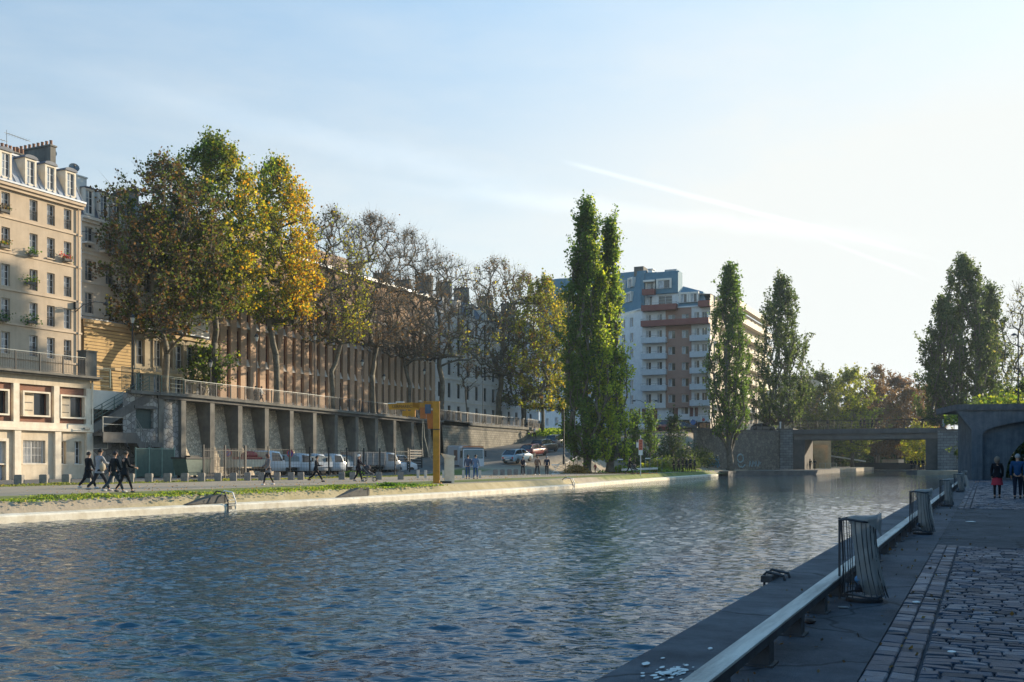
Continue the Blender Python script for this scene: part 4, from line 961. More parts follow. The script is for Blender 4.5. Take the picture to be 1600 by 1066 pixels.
# ---- more distant lit block behind the second poplar pair
q=pd(1168,721,250.); r=empty('apartment_building','pale distant block seen between the two right hand poplars of the left bank','building',(q.x,q.y,6.4),math.atan2(.35,.94))
MB().wall(0,18,0,16,[(1+i*2.6,2.2+i*2.6,1.2+k*3,2.9+k*3) for i in range(6) for k in range(5)],0,.3).box(0,18,.31,10,0,16).box(-.2,18.2,-.3,10.2,16,16.4).build('wall',CREAM,r)
for i in range(6):
    for k in range(5): put_window(r,1+i*2.6,.15,1.2+k*3,1.2,1.7,'plain',FRAMEW,True)
# ================= retaining wall of the upper street
XR=-61.5
px_p=[332,375.5,417,456,492,525.5,558,588.5,617,645,671]
Yp=[onX(p,XR) for p in px_p]; Ya=onX(252,XR); Yb=onX(690,XR)
r=empty('retaining_wall','long retaining wall of rubble panels between concrete piers under the tree lined street','wall',(XR,0,ZL))
r.rotation_euler.z=0
def wallz(y): return zup(y)-ZL
Ys=[Ya,onX(287,XR)]+Yp
for i,y in enumerate(Ys):
    MB().extx([(y-.28,-.4),(y+.28,-.4),(y+.28,wallz(y)-.5),(y-.28,wallz(y)-.5)],-2.,0.).build('pier',CONC,r)
pan=MB()
for i,(y0,y1) in enumerate(zip(Ys,Ys[1:]+[Yb])):
    h=wallz((y0+y1)/2)-.5; b=MB(); rb,rt=(-.35,-1.75) if i>0 else (-.25,-.35)
    a0,a1=y0+.28,y1-(.28 if i<len(Ys)-1 else 0)
    b.add([(rb,a0,-.4),(rb,a1,-.4),(rt,a1,h),(rt,a0,h)],[(0,1,2,3)]); b.build('stone_panel',RUBBLES if i>0 else RUBBLE,r)
# coping slab that overhangs the wall, following the street level
yy=[Ya-.4,66,80,100,116,Yb]
def strip(mb,yy,xa,xb,za,zb_,m=0):
    for y0,y1 in zip(yy,yy[1:]):
        vs=[(x,y,wallz(y)+zz) for y in (y0,y1) for x,zz in ((xa,za),(xb,za),(xb,zb_),(xa,zb_))]
        mb.add(vs,[(0,4,5,1),(1,5,6,2),(2,6,7,3),(3,7,4,0)]+([(0,1,2,3)] if y0==yy[0] else [])+([(7,6,5,4)] if y1==yy[-1] else []),m)
b=MB(); strip(b,yy,-2.2,.32,-.22,.03); b.build('coping',CONC,r)
b=MB(); strip(b,yy,-2.1,.06,-.5,-.222); b.build('edge_beam',CONCD,r)
# curved ashlar end of the wall
CW=[(XR,Yb),(XR,onX(760,XR)),(-61.9,138),(-63,144),(-65,149.5),(-68.5,154),(-74,157)]
r2=empty('retaining_wall','curved weathered ashlar retaining wall behind the white lorry','wall',(0,0,0))
b=MB(); vs=[];fs=[]
for i,(x,y) in enumerate(CW):
    zt_=zup(y)-.25; vs+=[(x+.55,y,-.2),(x,y,zt_)]
for i in range(len(CW)-1): fs.append((2*i,2*i+2,2*i+3,2*i+1))
b.add(vs,fs); b.build('wall_face',ASHLAR,r2)
b=MB()
for (xa,ya),(xb,yb) in zip(CW,CW[1:]):
    d=Vector((xb-xa,yb-ya,0)); n=Vector((d.y,-d.x,0)).normalized(); A=Vector((xa,ya,0)); Bq=Vector((xb,yb,0))
    z0,z1=zup(ya),zup(yb)
    pr=[(.30,-.26),(.30,.10),(-.45,.10),(-.45,-.26)]; vs=[tuple(P+n*o+Vector((0,0,zz+h))) for P,zz in ((A,z0),(Bq,z1)) for o,h in pr]
    b.add(vs,[(0,4,5,1),(1,5,6,2),(2,6,7,3),(3,7,4,0),(0,1,2,3),(7,6,5,4)])
    pr=[(.1,-.75),(.1,-.5),(-.2,-.5),(-.2,-.75)]
    vs=[tuple(P+n*o+Vector((0,0,zz+h))) for P,zz in ((A,z0),(Bq,z1)) for o,h in pr]; b.add(vs,[(0,4,5,1),(1,5,6,2),(2,6,7,3),(3,7,4,0)])
b.build('coping',CONC,r2)
# railings along the street edge
ZU=lambda y:zup(y)+.04
railing('railing','dark iron railing with a pale handrail above the retaining wall piers',[(XR-.1,onX(290,XR),ZU(70)),(XR-.1,80,ZU(80)),(XR-.1,100,ZU(100)),(XR-.1,116,ZU(116)),(XR-.1,Yb-.3,ZU(Yb))],1.25,1.9,'bars',DKM,GALV)
railing('railing','dark iron railing along the curved ashlar wall right of the yellow crane',[(x-.1,y,zup(y)+.1) for x,y in [(XR,Yb)]+CW[1:-1]],1.25,1.9,'bars',DKM,GALV)
# ---- stair block
XS=-63.3
railing('railing','grey green railing on the landing between the stairs and the first plane tree',[(XR-.15,onX(218,XR),7.25),(XR-.15,onX(289,XR),7.22)],1.35,2.6,'rails',GREENM)
railing('railing','grey green railing behind the concrete pier left of the tall lamp post',[(XS-1.,onX(144,XS),7.5),(XS-1.,onX(186,XS),7.5)],1.5,2.2,'rails',GREENM)
st=empty('stone_stair','concrete stair with rubble walls climbing from the quay to the street beside the cream building','stairs',(0,0,0))
y0=Y1_=onX(143,XS); yt=onX(210,XS); yl=onX(168,XS); yb_=onX(205,XS); zl=3.7; zu_=7.2; 
b=MB(); b.add([(XS,y0-1,-.2),(XS,Ya+.1,-.2),(XS,Ya+.1,7.1),(XS,y0-1,7.1)],[(0,1,2,3)]); b.build('back_wall',RUBBLE,st)
# upper flight: side wall rising to the right, steps on top
ya=onX(141,-61.55); b=MB(); b.extx([(ya,zl-.2),(yt,6.4),(yt,zu_),(ya,zl+.5)],-61.75,-61.55); b.build('stringer',CONCD,st)
b=MB(); n=20
for i in range(n):
    u0=ya+(yt-ya)*i/n; u1=ya+(yt-ya)*(i+1)/n; zz=zl+(zu_-zl)*(i+1)/n; b.box(-63.2,-61.76,u0,u1,zz-.35,zz)
b.build('upper_flight',CONCD,st)
# lower flight in front
b=MB(); b.extx([(ya,-.2),(yb_+.3,-.2),(yb_+.3,ZL+.2),(yl,zl-.8),(ya,zl-.8)],-61.54,-61.5); b.build('lower_wall',RUBBLE,st)
b=MB()
for i in range(n):
    u0=yl+(yb_-yl)*i/n; u1=yl+(yb_-yl)*(i+1)/n; zz=zl-(zl-ZL)*(i+1)/n; b.box(-61.48,-60.3,u0,u1,zz-.25,zz)
b.box(-61.48,-60.3,ya,yl,zl-.25,zl); b.build('lower_flight',CONCD,st)
b=MB(); b.extx([(yl,zl-.75),(yb_,ZL-.3),(yb_,ZL+.5),(yl,zl+.05),(ya,zl+.05),(ya,zl-.75)],-60.28,-60.18); b.build('stringer',CONCD,st)
# stone wall right of the flights with blind window and garage recess
yr0=onX(190,XS+1.); yr1=onX(252,XR)
ws=onX(212,-61.6),onX(240,-61.6)
b=MB(); T2=Matrix.Translation((-61.6,0,ZL))@Matrix.Rotation(HP,4,'Z')
b.wall(onX(192,-61.6),yr1,-.3,6.75,[(ws[0],ws[1],3.95,5.55),(onX(196,-61.6),ws[1]+.6,-.3,2.45)],0,.6,0,0); b.v=[tuple(T2@Vector(v)) for v in b.v]; b.build('stone_wall',RUBBLE,st)
q=MB().box(-.05,.12,ws[0]-.2,ws[1]+.2,5.56,5.8).box(-.05,.3,ws[0]-.5,ws[1]+.7,2.46,2.85); q.build('lintel',CONCD,st,loc=(-61.6,0,ZL))
q=MB().box(-.35,-.3,ws[0],ws[1],3.95,5.55)
for i in range(8): q.box(-.3,-.26,ws[0]+.05,ws[1]-.05,4.05+i*.19,4.15+i*.19)
q.build('blind_window',M('dark_green_grille',(.05,.09,.09),(.035,.06,.065),4,.6,.05),st,loc=(-61.6,0,ZL))
MB().box(-.55,-.5,onX(196,-61.6),ws[1]+.6,-.3,2.45).build('recess_door',DKM,st,loc=(-61.6,0,ZL))
MB().box(-.2,.35,onX(200,-61.6),yr1+.2,6.75-.02,6.98).build('coping',CONC,st,loc=(-61.6,0,ZL))
MB().box(-.5,0,y0-1.2,y0+5.8,5.6,7.1).build('parapet',WHITER,st,loc=(XS+.6,0,0))
def stair_rail(label,A,Bq,x,n=4,extra=None,m=GREENM):
    r=empty('stair_railing',label,'railing',(x,A[0],A[1])); a=Vector((0,0,0)); c=Vector((0,Bq[0]-A[0],Bq[1]-A[1])); k=5
    g=MB()
    for i in range(k+1): q=a.lerp(c,i/k); g.bar(q,q+Vector((0,0,1.15)),.05)
    g.build('posts',m,r); g=MB()
    for j in range(n): h=1.15-j*.28; g.bar(a+Vector((0,0,h)),c+Vector((0,0,h)),.045)
    if extra: g.bar(a+Vector((0,0,1.15)),Vector((0,extra-A[0],1.15)),.045); g.bar(a+Vector((0,0,.6)),Vector((0,extra-A[0],.6)),.045); g.bar(Vector((0,extra-A[0],0)),Vector((0,extra-A[0],1.15)),.05)
    g.build('rails',m,r)
stair_rail('green rail rising along the upper flight of the stairs',(ya,zl+.5),(yt,zu_+.1),-61.65,4)
stair_rail('pale thin rail coming down the lower flight of the stairs',(yl,zl+.05),(yb_,ZL+.4),-60.23,2,ya,GALV)
g=MB(); yq0,yq1=onX(190,-62.2),onX(218,-62.2)
for i in range(16): y=yq0+(yq1-yq0)*i/15; g.box(-.015,.015,y-.015-yq0,y+.015-yq0,0,1.9)
g.box(-.02,.02,0,yq1-yq0,1.85,1.9).box(-.02,.02,0,yq1-yq0,.1,.15)
tag(g.build('gate',GREENM,None,loc=(-62.2,yq0,7.2)),'tall green barred gate at the head of the stairs around the lamp post','gate')
# green sheet gate on the quay
gy0,gy1=onX(212,-59.6),onX(272,-59.6); r=empty('metal_gate','green sheet metal gate in a pale frame at the foot of the stair wall','gate',(-59.6,gy0,ZL)); Wg_=gy1-gy0
for i in range(3): MB().box(-.02,.02,i*Wg_/3+.05,(i+1)*Wg_/3-.05,.1,2.25).build('leaf_panel',GREENM,r)
for i in range(4): MB().box(-.05,.05,i*Wg_/3-.04,i*Wg_/3+.04,0,2.42).build('post',M('pale_green_metal',(.22,.32,.27),(.17,.25,.21),3,.5),r)
MB().box(-.03,.03,.05,Wg_-.05,2.27,2.33).build('top_bar',_M['pale_green_metal'],r)
q=empty('notice_board','blank pale notice board on the rubble wall under the stairs','board',(-61.4,onX(144,-61.4),ZL+2.3)); L_=onX(167,-61.4)-onX(144,-61.4)
MB().box(.0,.04,0,L_,0,.95).build('panel',GALV,q); MB().box(.04,.07,-.03,L_+.03,-.04,.0).box(.04,.07,-.03,L_+.03,.95,.99).box(.04,.07,-.05,0,-.04,.99).box(.04,.07,L_,L_+.05,-.04,.99).build('board_frame',WHITET,q)
# ================= bridge
ba=pd(1208,721,163.); bb=pd(1512,721,151.); dirb=(bb-ba); dirb.z=0; Lb=dirb.length; ab=math.atan2(dirb.y,dirb.x)
r=empty('road_bridge','flat dark road bridge spanning the canal at its far end','bridge',(ba.x,ba.y,0),ab)
bx=lambda px:( lambda k: (lambda A:np.linalg.solve(A,[ba.x,ba.y]))(np.array([[-SA+k*CA,-math.cos(ab)],[CA+k*SA,-math.sin(ab)]])))((px-HX)/F)[1]
zd=lambda px,py: EYE+(HY-py)*((lambda k: (lambda A:np.linalg.solve(A,[ba.x,ba.y]))(np.array([[-SA+k*CA,-math.cos(ab)],[CA+k*SA,-math.sin(ab)]])))((px-HX)/F)[0])/F
xA,xB=bx(1240),bx(1465); zt_=zd(1240,671.5); zg=zd(1240,679); zu=zd(1240,687)
BRD=M('bridge_concrete',(.125,.12,.115),(.08,.078,.076),.8,.85,.1,streak=.3)
MB().box(xA-1,xB+1.2,-.25,10,zg,zt_).build('deck',BRD,r)
MB().box(xA,xB,.15,.8,zu,zg-.003).build('girder',M('bridge_girder',(.16,.15,.145),(.12,.115,.11),.8,.7,.05),r); MB().box(xA,xB,9,9.7,zu,zg-.003).build('girder',_M['bridge_girder'],r)
for i in range(6): MB().box(xA+2+i*3,xA+2.4+i*3,.8,9,zu+.2,zg-.003).build('cross_beam',BRD,r)
PIERM=M('abutment_dark',(.10,.095,.09),(.065,.062,.06),1,.9,.2)
for (p0,p1) in ((1239,1257),(1446,1465)): MB().box(bx(p0),bx(p1),.2,9.6,.1,zu).build('pier',PIERM,r)
MB().box(bx(1219),bx(1239)-.02,-.3,10,.1,zt_-.02).build('stone_abutment',ASHLARG,r); MB().box(bx(1465)+.02,bx(1515),-.4,10,.1,zd(1480,673)).build('stone_abutment',ASHLARG,r)
MB().box(bx(1214),bx(1240),-.45,10,zt_-.02,zt_+.2).build('abutment_cap',CONCD,r); MB().box(bx(1464),bx(1518),-.55,10,zd(1480,673),zd(1480,671)).build('abutment_cap',CONCD,r)
g=bx(1500); MB().tube([(g-.6,-.5,1.5),(g-.6,-.5,5.5)],.07,6).tube([(g,-.5,1.),(g,-.5,5.7)],.07,6).build('downpipe',GALV,r)
Mb=Matrix.Translation((ba.x,ba.y,0))@Matrix.Rotation(ab,4,'Z')
railing('railing','dark railing along the near edge of the road bridge',[Mb@Vector((bx(1225),-.1,zt_+.2)),Mb@Vector((bx(1500),-.1,zt_+.18))],1.15,2.6,'bars',DKM,DKM,rail=.11)
railing('railing','dark railing along the far edge of the road bridge',[Mb@Vector((bx(1225),9.8,zt_+.0)),Mb@Vector((bx(1490),9.8,zt_+.0))],1.15,2.6,'rails',DKM)
q=Mb@Vector((bx(1219),.2,zt_+.2)); tag(MB().lathe([(.13,0),(.13,.95),(.17,1.),(.17,1.1),(0.02,1.15)],(0,0,0),10).build('bollard',FRAMEW,None,loc=q),'short white post on the left abutment of the bridge','bollard')
q=Mb@Vector((bx(1474),.2,zt_+.2)); tag(MB().box(-.14,.14,-.14,.14,0,1.1).box(-.17,.17,-.17,.17,1.1,1.16).build('bollard',M('pale_blue_post',(.45,.55,.62)),None,loc=q),'pale blue post on the right abutment of the bridge','bollard')
# quay shelves under the right side
q0=[Mb@Vector(v) for v in ((bx(1417),-1.5,0),(bx(1530),-3.2,0),(bx(1530),12,0),(bx(1447),13,0),(bx(1419),10,0))]
tag(MB().ext([(v.x,v.y) for v in q0],-1,.155).build('quay_shelf',CONCD),kind='structure')
# dark rubble retaining wall left of the bridge with sprayed lettering
w0=pd(1088,721,150.); w1=Mb@Vector((bx(1219)-.05,0,0)); d=w1-w0; d.z=0
r=empty('retaining_wall','dark rubble wall with blue graffiti at the water end of the street, left of the bridge','wall',(w0.x,w0.y,0),math.atan2(d.y,d.x)); Lw=d.length
MB().box(0,Lw,0,.6,.1,6.2).build('wall_face',DKRUB,r); MB().box(-.1,Lw,-.12,.7,6.2,6.5).build('coping',CONCD,r)
GRB=M('spray_blue',(.06,.25,.42),(.04,.16,.3),3,.7,.05); GRP=M('spray_pale',(.30,.42,.46),(.2,.3,.34),3,.7,.05)
def blob(cx,cz,pts,m,y=-.012,th=.008,w=.12):
    g=MB(); g.tube([(cx+p[0],y,cz+p[1]) for p in pts],w,5); return g.build('graffiti',m,r)
rx=lambda px:(px-1088)/(1219-1088.)*Lw
for j,(px0,sc) in enumerate(((1113,1.),)):
    x=rx(px0); blob(x,1.2,[(-1.6,-.4),(-1.3,.5),(-.6,.9),(.2,.8),(.9,.4),(1.3,-.4)],GRB,w=.16); blob(x,1.1,[(-1.2,-.5),(-.5,.2),(.1,-.3),(.6,.2),(1.,-.5)],GRB,w=.18); blob(x-3.2,1.1,[(-1.6,-.6),(.2,.1),(1.6,-.3)],GRB,w=.22); blob(x,1.6,[(-.9,.9),(-.6,.2),(-.2,.9)],GRP,w=.07); blob(x+.6,1.6,[(-.3,.8),(.1,.1),(.5,.8),(.7,.1)],GRP,w=.07)
x=rx(1156); blob(x,1.5,[(math.cos(a)*.75-.3,math.sin(a)*.65+.5) for a in [i*.7 for i in range(10)]],GRP,w=.12); blob(x,1.1,[(-.9,.1),(-.5,-.4),(.3,-.5),(.9,-.1)],GRP,w=.1)
for k in range(4): blob(x+2.2+k*.75,1.1,[(-.3,-.4),(-.1,.5),(.1,-.1),(.35,.3 if k%2 else -.4)],GRP,w=.07)
zz=7.0
railing('railing','dark railing on top of the dark rubble wall left of the bridge',[(w0.x-1,w0.y-2,6.5),(w1.x,w1.y+.2,6.5)],1.1,2.2,'rails',DKM)
# ================= arched street bridge on the right bank
AR=M('blue_grey_concrete',(.125,.15,.175),(.07,.09,.11),1.3,.85,.4,streak=.7); ARD=M('blue_grey_coping',(.105,.115,.13),(.05,.058,.068),2.5,.9,.5,streak=.5)
p0=pd(1518,721,81.5); dr=Vector((CA,SA*1.0,0)); an=YAW*.55
r=empty('arched_bridge','blue grey arched concrete bridge over the right quay with a dark arch','bridge',(p0.x,p0.y,0),an)
k=81.5/F; zA=lambda py: EYE+(HY-py)*k
ztp=zA(641.5); ztop=zA(632)
acx=8.2; aw=7.2; spring=zA(716)
def arch(cx,rx_,zs,rz_,n=16): return [(cx-rx_*math.cos(math.pi*i/n),zs+rz_*math.sin(math.pi*i/n)) for i in range(n+1)]
# outer face with the wide arch, inner face set back with a narrower arch
b=MB()
ax0=(1534-1518)*k/1.0+.0
out=arch(ax0+11.,11.,zA(679),zA(650)-zA(679),14); 
poly=[(0,-.1),(0,zA(671)),(-1.15,ztp),(24,ztp),(24,-.1),(ax0+22,-.1)]+out[::-1]+[(ax0,-.1)]
def face(b,x,y0,y1,m=0):
    pass
b.exty(poly,0,.55); b.build('face_wall',AR,r)
inn=arch(ax0+9.3,7.4,.4,zA(652)-.4,18)
b=MB(); b.exty([(ax0-.3,-.1),(ax0-.3,ztp-.02),(24,ztp-.02),(24,-.1),(ax0+16.7,-.1)]+inn[::-1]+[(ax0+1.9,-.1)],.56,7.); b.build('arch_vault',AR,r)
MB().box(-1.25,24,-.15,7.2,ztp,ztop).build('parapet',ARD,r)
# retaining wall of the street above the right quay (added out of view beside the camera, to shade the quay)
r=empty('retaining_wall','unseen high stone retaining wall added to shade the right hand quay, leading to the arched bridge','wall',(6.6,-40,0)); MB().box(0,.8,0,128,-.2,6.3).build('wall_face',DKRUB,r); MB().box(-.15,1,0,128,6.3,6.6).build('coping',CONC,r)
tag(MB().box(7.5,60,-40,94,-.3,6.2).build('right_street',ASPH),kind='structure')
# ================= trees
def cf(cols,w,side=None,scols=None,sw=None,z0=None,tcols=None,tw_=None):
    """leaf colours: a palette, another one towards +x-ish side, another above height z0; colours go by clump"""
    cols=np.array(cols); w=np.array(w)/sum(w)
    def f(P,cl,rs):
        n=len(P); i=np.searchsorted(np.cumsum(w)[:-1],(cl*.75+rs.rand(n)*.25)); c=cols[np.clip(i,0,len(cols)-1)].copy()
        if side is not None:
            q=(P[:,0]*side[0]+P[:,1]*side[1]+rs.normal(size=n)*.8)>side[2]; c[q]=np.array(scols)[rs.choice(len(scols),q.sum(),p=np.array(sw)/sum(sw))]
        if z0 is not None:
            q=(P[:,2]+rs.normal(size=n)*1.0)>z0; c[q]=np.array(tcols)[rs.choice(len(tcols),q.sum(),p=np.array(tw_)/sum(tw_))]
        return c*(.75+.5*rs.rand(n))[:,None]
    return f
DG=(.055,.085,.025); OG=(.095,.11,.025); BR=(.11,.065,.035); PB=(.115,.075,.06); YG=(.20,.23,.03); YE=(.38,.29,.03); OR=(.40,.20,.02); GR=(.09,.15,.03)
def plane_tree(px,X,ytop,wpx,label,fork=4.2,colfn=None,nleaf=9000,ntip=300,seed=1,lsize=.27,keep=None,tw=4,low=0,lean=0,trunk_r=None,wide=1.,spread=.55):
    ytop=ytop+(14 if px<400 else 6)
    d=dX(px,X); y=onX(px,X); zb_=zup(y)-.02; H=EYE+(HY-ytop)*d/F-zb_; nleaf=int(nleaf*(1.55 if px<480 else 1.25)); ntip=int(ntip*1.35); Rc=wpx*d/F/2*wide*(1.1 if px<480 else 1.34)
    return tree('plane_tree',label,'tree',(X,y,zb_),H,Rc,fork,ntip,nleaf,lsize,colfn,'plane',seed,'plane trees lining the upper street',BARKP,lean,tw,keep,trunk_r,low,spread=spread)
XD=-68.5
ax=(.9,.43) # picture right in world terms
plane_tree(258,XD,240,178,'first plane tree from the left, dark brown green crown with a long low branch',4.3,cf([DG,BR,OG,PB],[4,4,3,2]),13500,420,11,.27,low=1.6,trunk_r=.30,keep=lambda P:np.clip(1.15-(P[:,2]-15)/9,.25,1))
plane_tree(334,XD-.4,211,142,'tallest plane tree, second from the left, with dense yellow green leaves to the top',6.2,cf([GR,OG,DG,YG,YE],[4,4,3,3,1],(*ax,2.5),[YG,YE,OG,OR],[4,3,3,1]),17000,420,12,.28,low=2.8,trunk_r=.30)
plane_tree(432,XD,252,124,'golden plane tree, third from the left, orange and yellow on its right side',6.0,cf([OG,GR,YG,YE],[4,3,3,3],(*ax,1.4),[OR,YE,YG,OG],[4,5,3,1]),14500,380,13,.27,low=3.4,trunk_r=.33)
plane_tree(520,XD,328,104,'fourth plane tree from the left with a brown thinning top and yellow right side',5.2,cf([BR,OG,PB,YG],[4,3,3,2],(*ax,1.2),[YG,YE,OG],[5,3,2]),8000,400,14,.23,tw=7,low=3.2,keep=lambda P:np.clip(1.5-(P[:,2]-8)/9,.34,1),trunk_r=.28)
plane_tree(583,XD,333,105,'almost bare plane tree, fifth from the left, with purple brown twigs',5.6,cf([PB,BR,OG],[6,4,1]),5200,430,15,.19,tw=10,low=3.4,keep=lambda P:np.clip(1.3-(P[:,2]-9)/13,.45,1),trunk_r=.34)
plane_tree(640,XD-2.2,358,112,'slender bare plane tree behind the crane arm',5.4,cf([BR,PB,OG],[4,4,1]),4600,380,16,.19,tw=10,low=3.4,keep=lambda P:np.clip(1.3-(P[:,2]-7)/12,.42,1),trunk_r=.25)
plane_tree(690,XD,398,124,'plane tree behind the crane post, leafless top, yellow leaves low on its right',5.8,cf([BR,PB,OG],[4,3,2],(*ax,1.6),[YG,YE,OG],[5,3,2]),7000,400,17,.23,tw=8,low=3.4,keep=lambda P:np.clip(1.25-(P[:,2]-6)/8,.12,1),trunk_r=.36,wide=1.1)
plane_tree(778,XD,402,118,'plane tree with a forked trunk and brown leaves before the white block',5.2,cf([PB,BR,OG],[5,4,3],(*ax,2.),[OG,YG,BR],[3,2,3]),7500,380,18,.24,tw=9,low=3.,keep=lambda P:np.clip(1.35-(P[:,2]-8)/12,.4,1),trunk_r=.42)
plane_tree(818,XD-3.5,428,96,'olive brown plane tree between the white block and the grass slope',5.,cf([OG,BR,YG],[4,4,1]),10000,340,19,.28,low=-.5)
def xt(px,X): return onX(px,X)
tree('plane_tree','yellow olive plane tree with a bright stem on the grass slope','tree',(-60.5,onX(848,-60.5),5.7),EYE+(HY-440)*dX(848,-60.5)/F-5.5,5.0,5.8,330,11000,.31,cf([OG,YG,BR],[5,3,3],(*ax,.8),[YG,YE,OG],[4,3,3]),'plane',20,'plane trees lining the upper street',BARKP,0,4,None,.25,-2.2)
tree('plane_tree','olive plane tree half hidden behind the left edge of the tall poplars','tree',(-61.5,onX(880,-61.5),6.4),EYE+(HY-462)*dX(880,-61.5)/F-6.4,4.6,4.6,260,8000,.32,cf([OG,YE,DG],[4,3,3]),'plane',21,'plane trees lining the upper street',BARKP,0,3,None,.25,-1.5)
tree('young_tree','thin leaning bare young tree behind the crane, before the white block','tree',(-66.5,onX(733,-66.5),6.55),9.5,1.6,5.,40,200,.2,cf([BR,OG],[1,1]),'plane',22,None,BARK,-1.2,4,None,.11)
tree('leafy_tree','small dark green tree beside the second plane trunk and the iron railing','tree',(XD-1.2,onX(318,XD-1.2),7.1),5.2,2.7,1.6,90,3000,.26,cf([DG,GR,YG],[4,3,1]),'plane',23,None,BARK,0,4,None,.10)
# poplars
PG=cf([(.065,.12,.028),(.09,.15,.035),(.05,.095,.028),(.13,.19,.04)],[4,4,3,2])
PGR=cf([(.055,.085,.035),(.075,.11,.045),(.045,.07,.03),(.12,.15,.06)],[4,4,3,2])
def poplar(px,d,z0,ytop,wpx,label,nl,seed,low,fn=PG,ntip=420,ls=.27,fork=2.6,tr=.45):
    b_=pd(px,721,d); H=EYE+(HY-ytop)*d/F-z0; R_=wpx*d/F/2*1.15; H*=.975; nl=int(nl*1.5)
    return tree('poplar',label,'tree',(b_.x,b_.y,z0),H,R_,fork,ntip,nl,ls,fn,'poplar',seed,'columnar poplars',BARK,0,3,None,tr,low)
PGSUN=cf([(.065,.12,.028),(.09,.15,.035),(.05,.095,.028)],[4,4,2],(*ax,1.1),[(.30,.34,.045),(.19,.26,.04)],[2,2])  # brighter right-flank leaves put the sun's light into the leaf colour
poplar(917,110.,ZL,317,70,'tallest columnar poplar at the water side, sunlit green painted on its right flank',28000,31,1.3,PGSUN,520,.27)
poplar(953,112.,ZL+.1,345,46,'slimmer columnar poplar pressed against the right side of the tallest one',16000,32,1.2,PGSUN,300,.27)
poplar(1141,147.,ZL,418,57,'slender poplar in front of the dark rubble wall with graffiti',15000,33,5.2,PG,360,.30,tr=.5)
poplar(1221,166.,6.4,431,84,'broad poplar with a divided top at the left end of the road bridge',17000,34,1.2,PGR,420,.32)
poplar(1504,158.,6.3,403,104,'large broad poplar behind the arched bridge, main stem',26000,35,1.2,PGR,480,.32)
poplar(1546,160.,6.3,448,66,'lower poplar leaning against the right side of the large one behind the arched bridge',13000,36,1.2,PGR,260,.32)
poplar(1473,160.,6.3,470,50,'small poplar at the left foot of the large one beside the bridge railing',8000,37,1.,PGR,180,.32)
# young clipped trees and shrubs on the slope
for i,(px,d,z0,yt,w,lb) in enumerate(((992,128,1.6,650,15,'small columnar tree just left of the red and white quay sign'),(1016,130,1.8,646,17,'small columnar tree just right of the red and white quay sign'),(1052,136,2.2,655,30,'dark bushy young tree in the middle of the planted slope'))):
    b_=pd(px,721,d); H=EYE+(HY-yt)*d/F-z0
    tree('young_tree',lb,'tree',(b_.x,b_.y,z0-.2),H,w*d/F/2,1.2,70,1800,.24,PG if i<2 else cf([DG,(.04,.06,.03)],[1,1]),'poplar',40+i,None,BARK,0,3,None,.08,1.)
def shrub(px,d,z0,w,h,label,n=900,cols=None,wts=None,ls=.2,name='shrub',grp=None):
    b_=pd(px,721,d); r=empty(name,label,'shrub',(b_.x,b_.y,z0),0,grp); rs=np.random.RandomState(int(px)); 
    u=rs.normal(size=(n,3)); u/=np.linalg.norm(u,axis=1)[:,None]; u*= (rs.rand(n)**.45)[:,None]; lob=1+.25*np.sin(4*np.arctan2(u[:,1],u[:,0])+px)
    P=np.stack([u[:,0]*w*.5*lob,u[:,1]*w*.5*lob,np.abs(u[:,2])*h*(.8+.3*rs.rand(n))],1)
    cols=cols or [DG,GR,OG]; inst(leafmesh('foliage',P,ls,pal(rs,n,cols,wts or [1]*len(cols))),'foliage',r)
    b=MB()
    for i in range(9): a=i*.7; e=Vector((math.cos(a)*w*.33,math.sin(a)*w*.33,h*.75)); b.tube([(0,0,-.3),e*.5+Vector((0,0,.1)),e],[.03,.02,.008],4)
    b.build('stems',BARK,r); return r
def gz(px,d): p=pd(px,721,d); return zleft(p.x,p.y)
for k,(px,d,w,h,lb,c) in enumerate((
  (1030,124,4.,2.,'olive shrub spilling over the kerb of the planted slope',[OG,DG,GR]),(1043,127,4.,2.2,'dark green shrub behind the group standing by the water',[DG,(.04,.06,.02)]),
  (1008,126,2.5,1.2,'low bright green shrub beside the white parapet line',[GR,YG]),(1066,140,5.,3.6,'tall dark shrub high on the planted slope',[DG,(.035,.05,.03)]),
  (1080,144,5.,4.,'dark shrub at the left end of the rubble wall',[DG,(.03,.05,.03)]),(1040,143,6.,3.4,'dark evergreen shrub below the parked white van',[DG,(.03,.05,.03)]),
  (1000,136,5.,2.6,'dark shrub behind the small columnar trees',[DG,(.04,.06,.03)]),(971,113,2.6,1.,'bright green shrub right of the poplar trunks',[GR,YG,(.14,.25,.03)]),
  (900,108,2.8,1.1,'dry straw coloured shrub at the foot of the tallest poplar',[(.35,.24,.10),OG,(.3,.2,.07)]),(1098,150,5,3.,'dark shrub hanging over the rubble wall beside the street sign',[DG,(.03,.05,.03)]),
  (1024,117,2.,.8,'low yellow green shrub on the quay edge right of the sign post',[YG,GR]))):
    shrub(px,d,gz(px,d)-.1,w,h,lb,int(500*w),c)
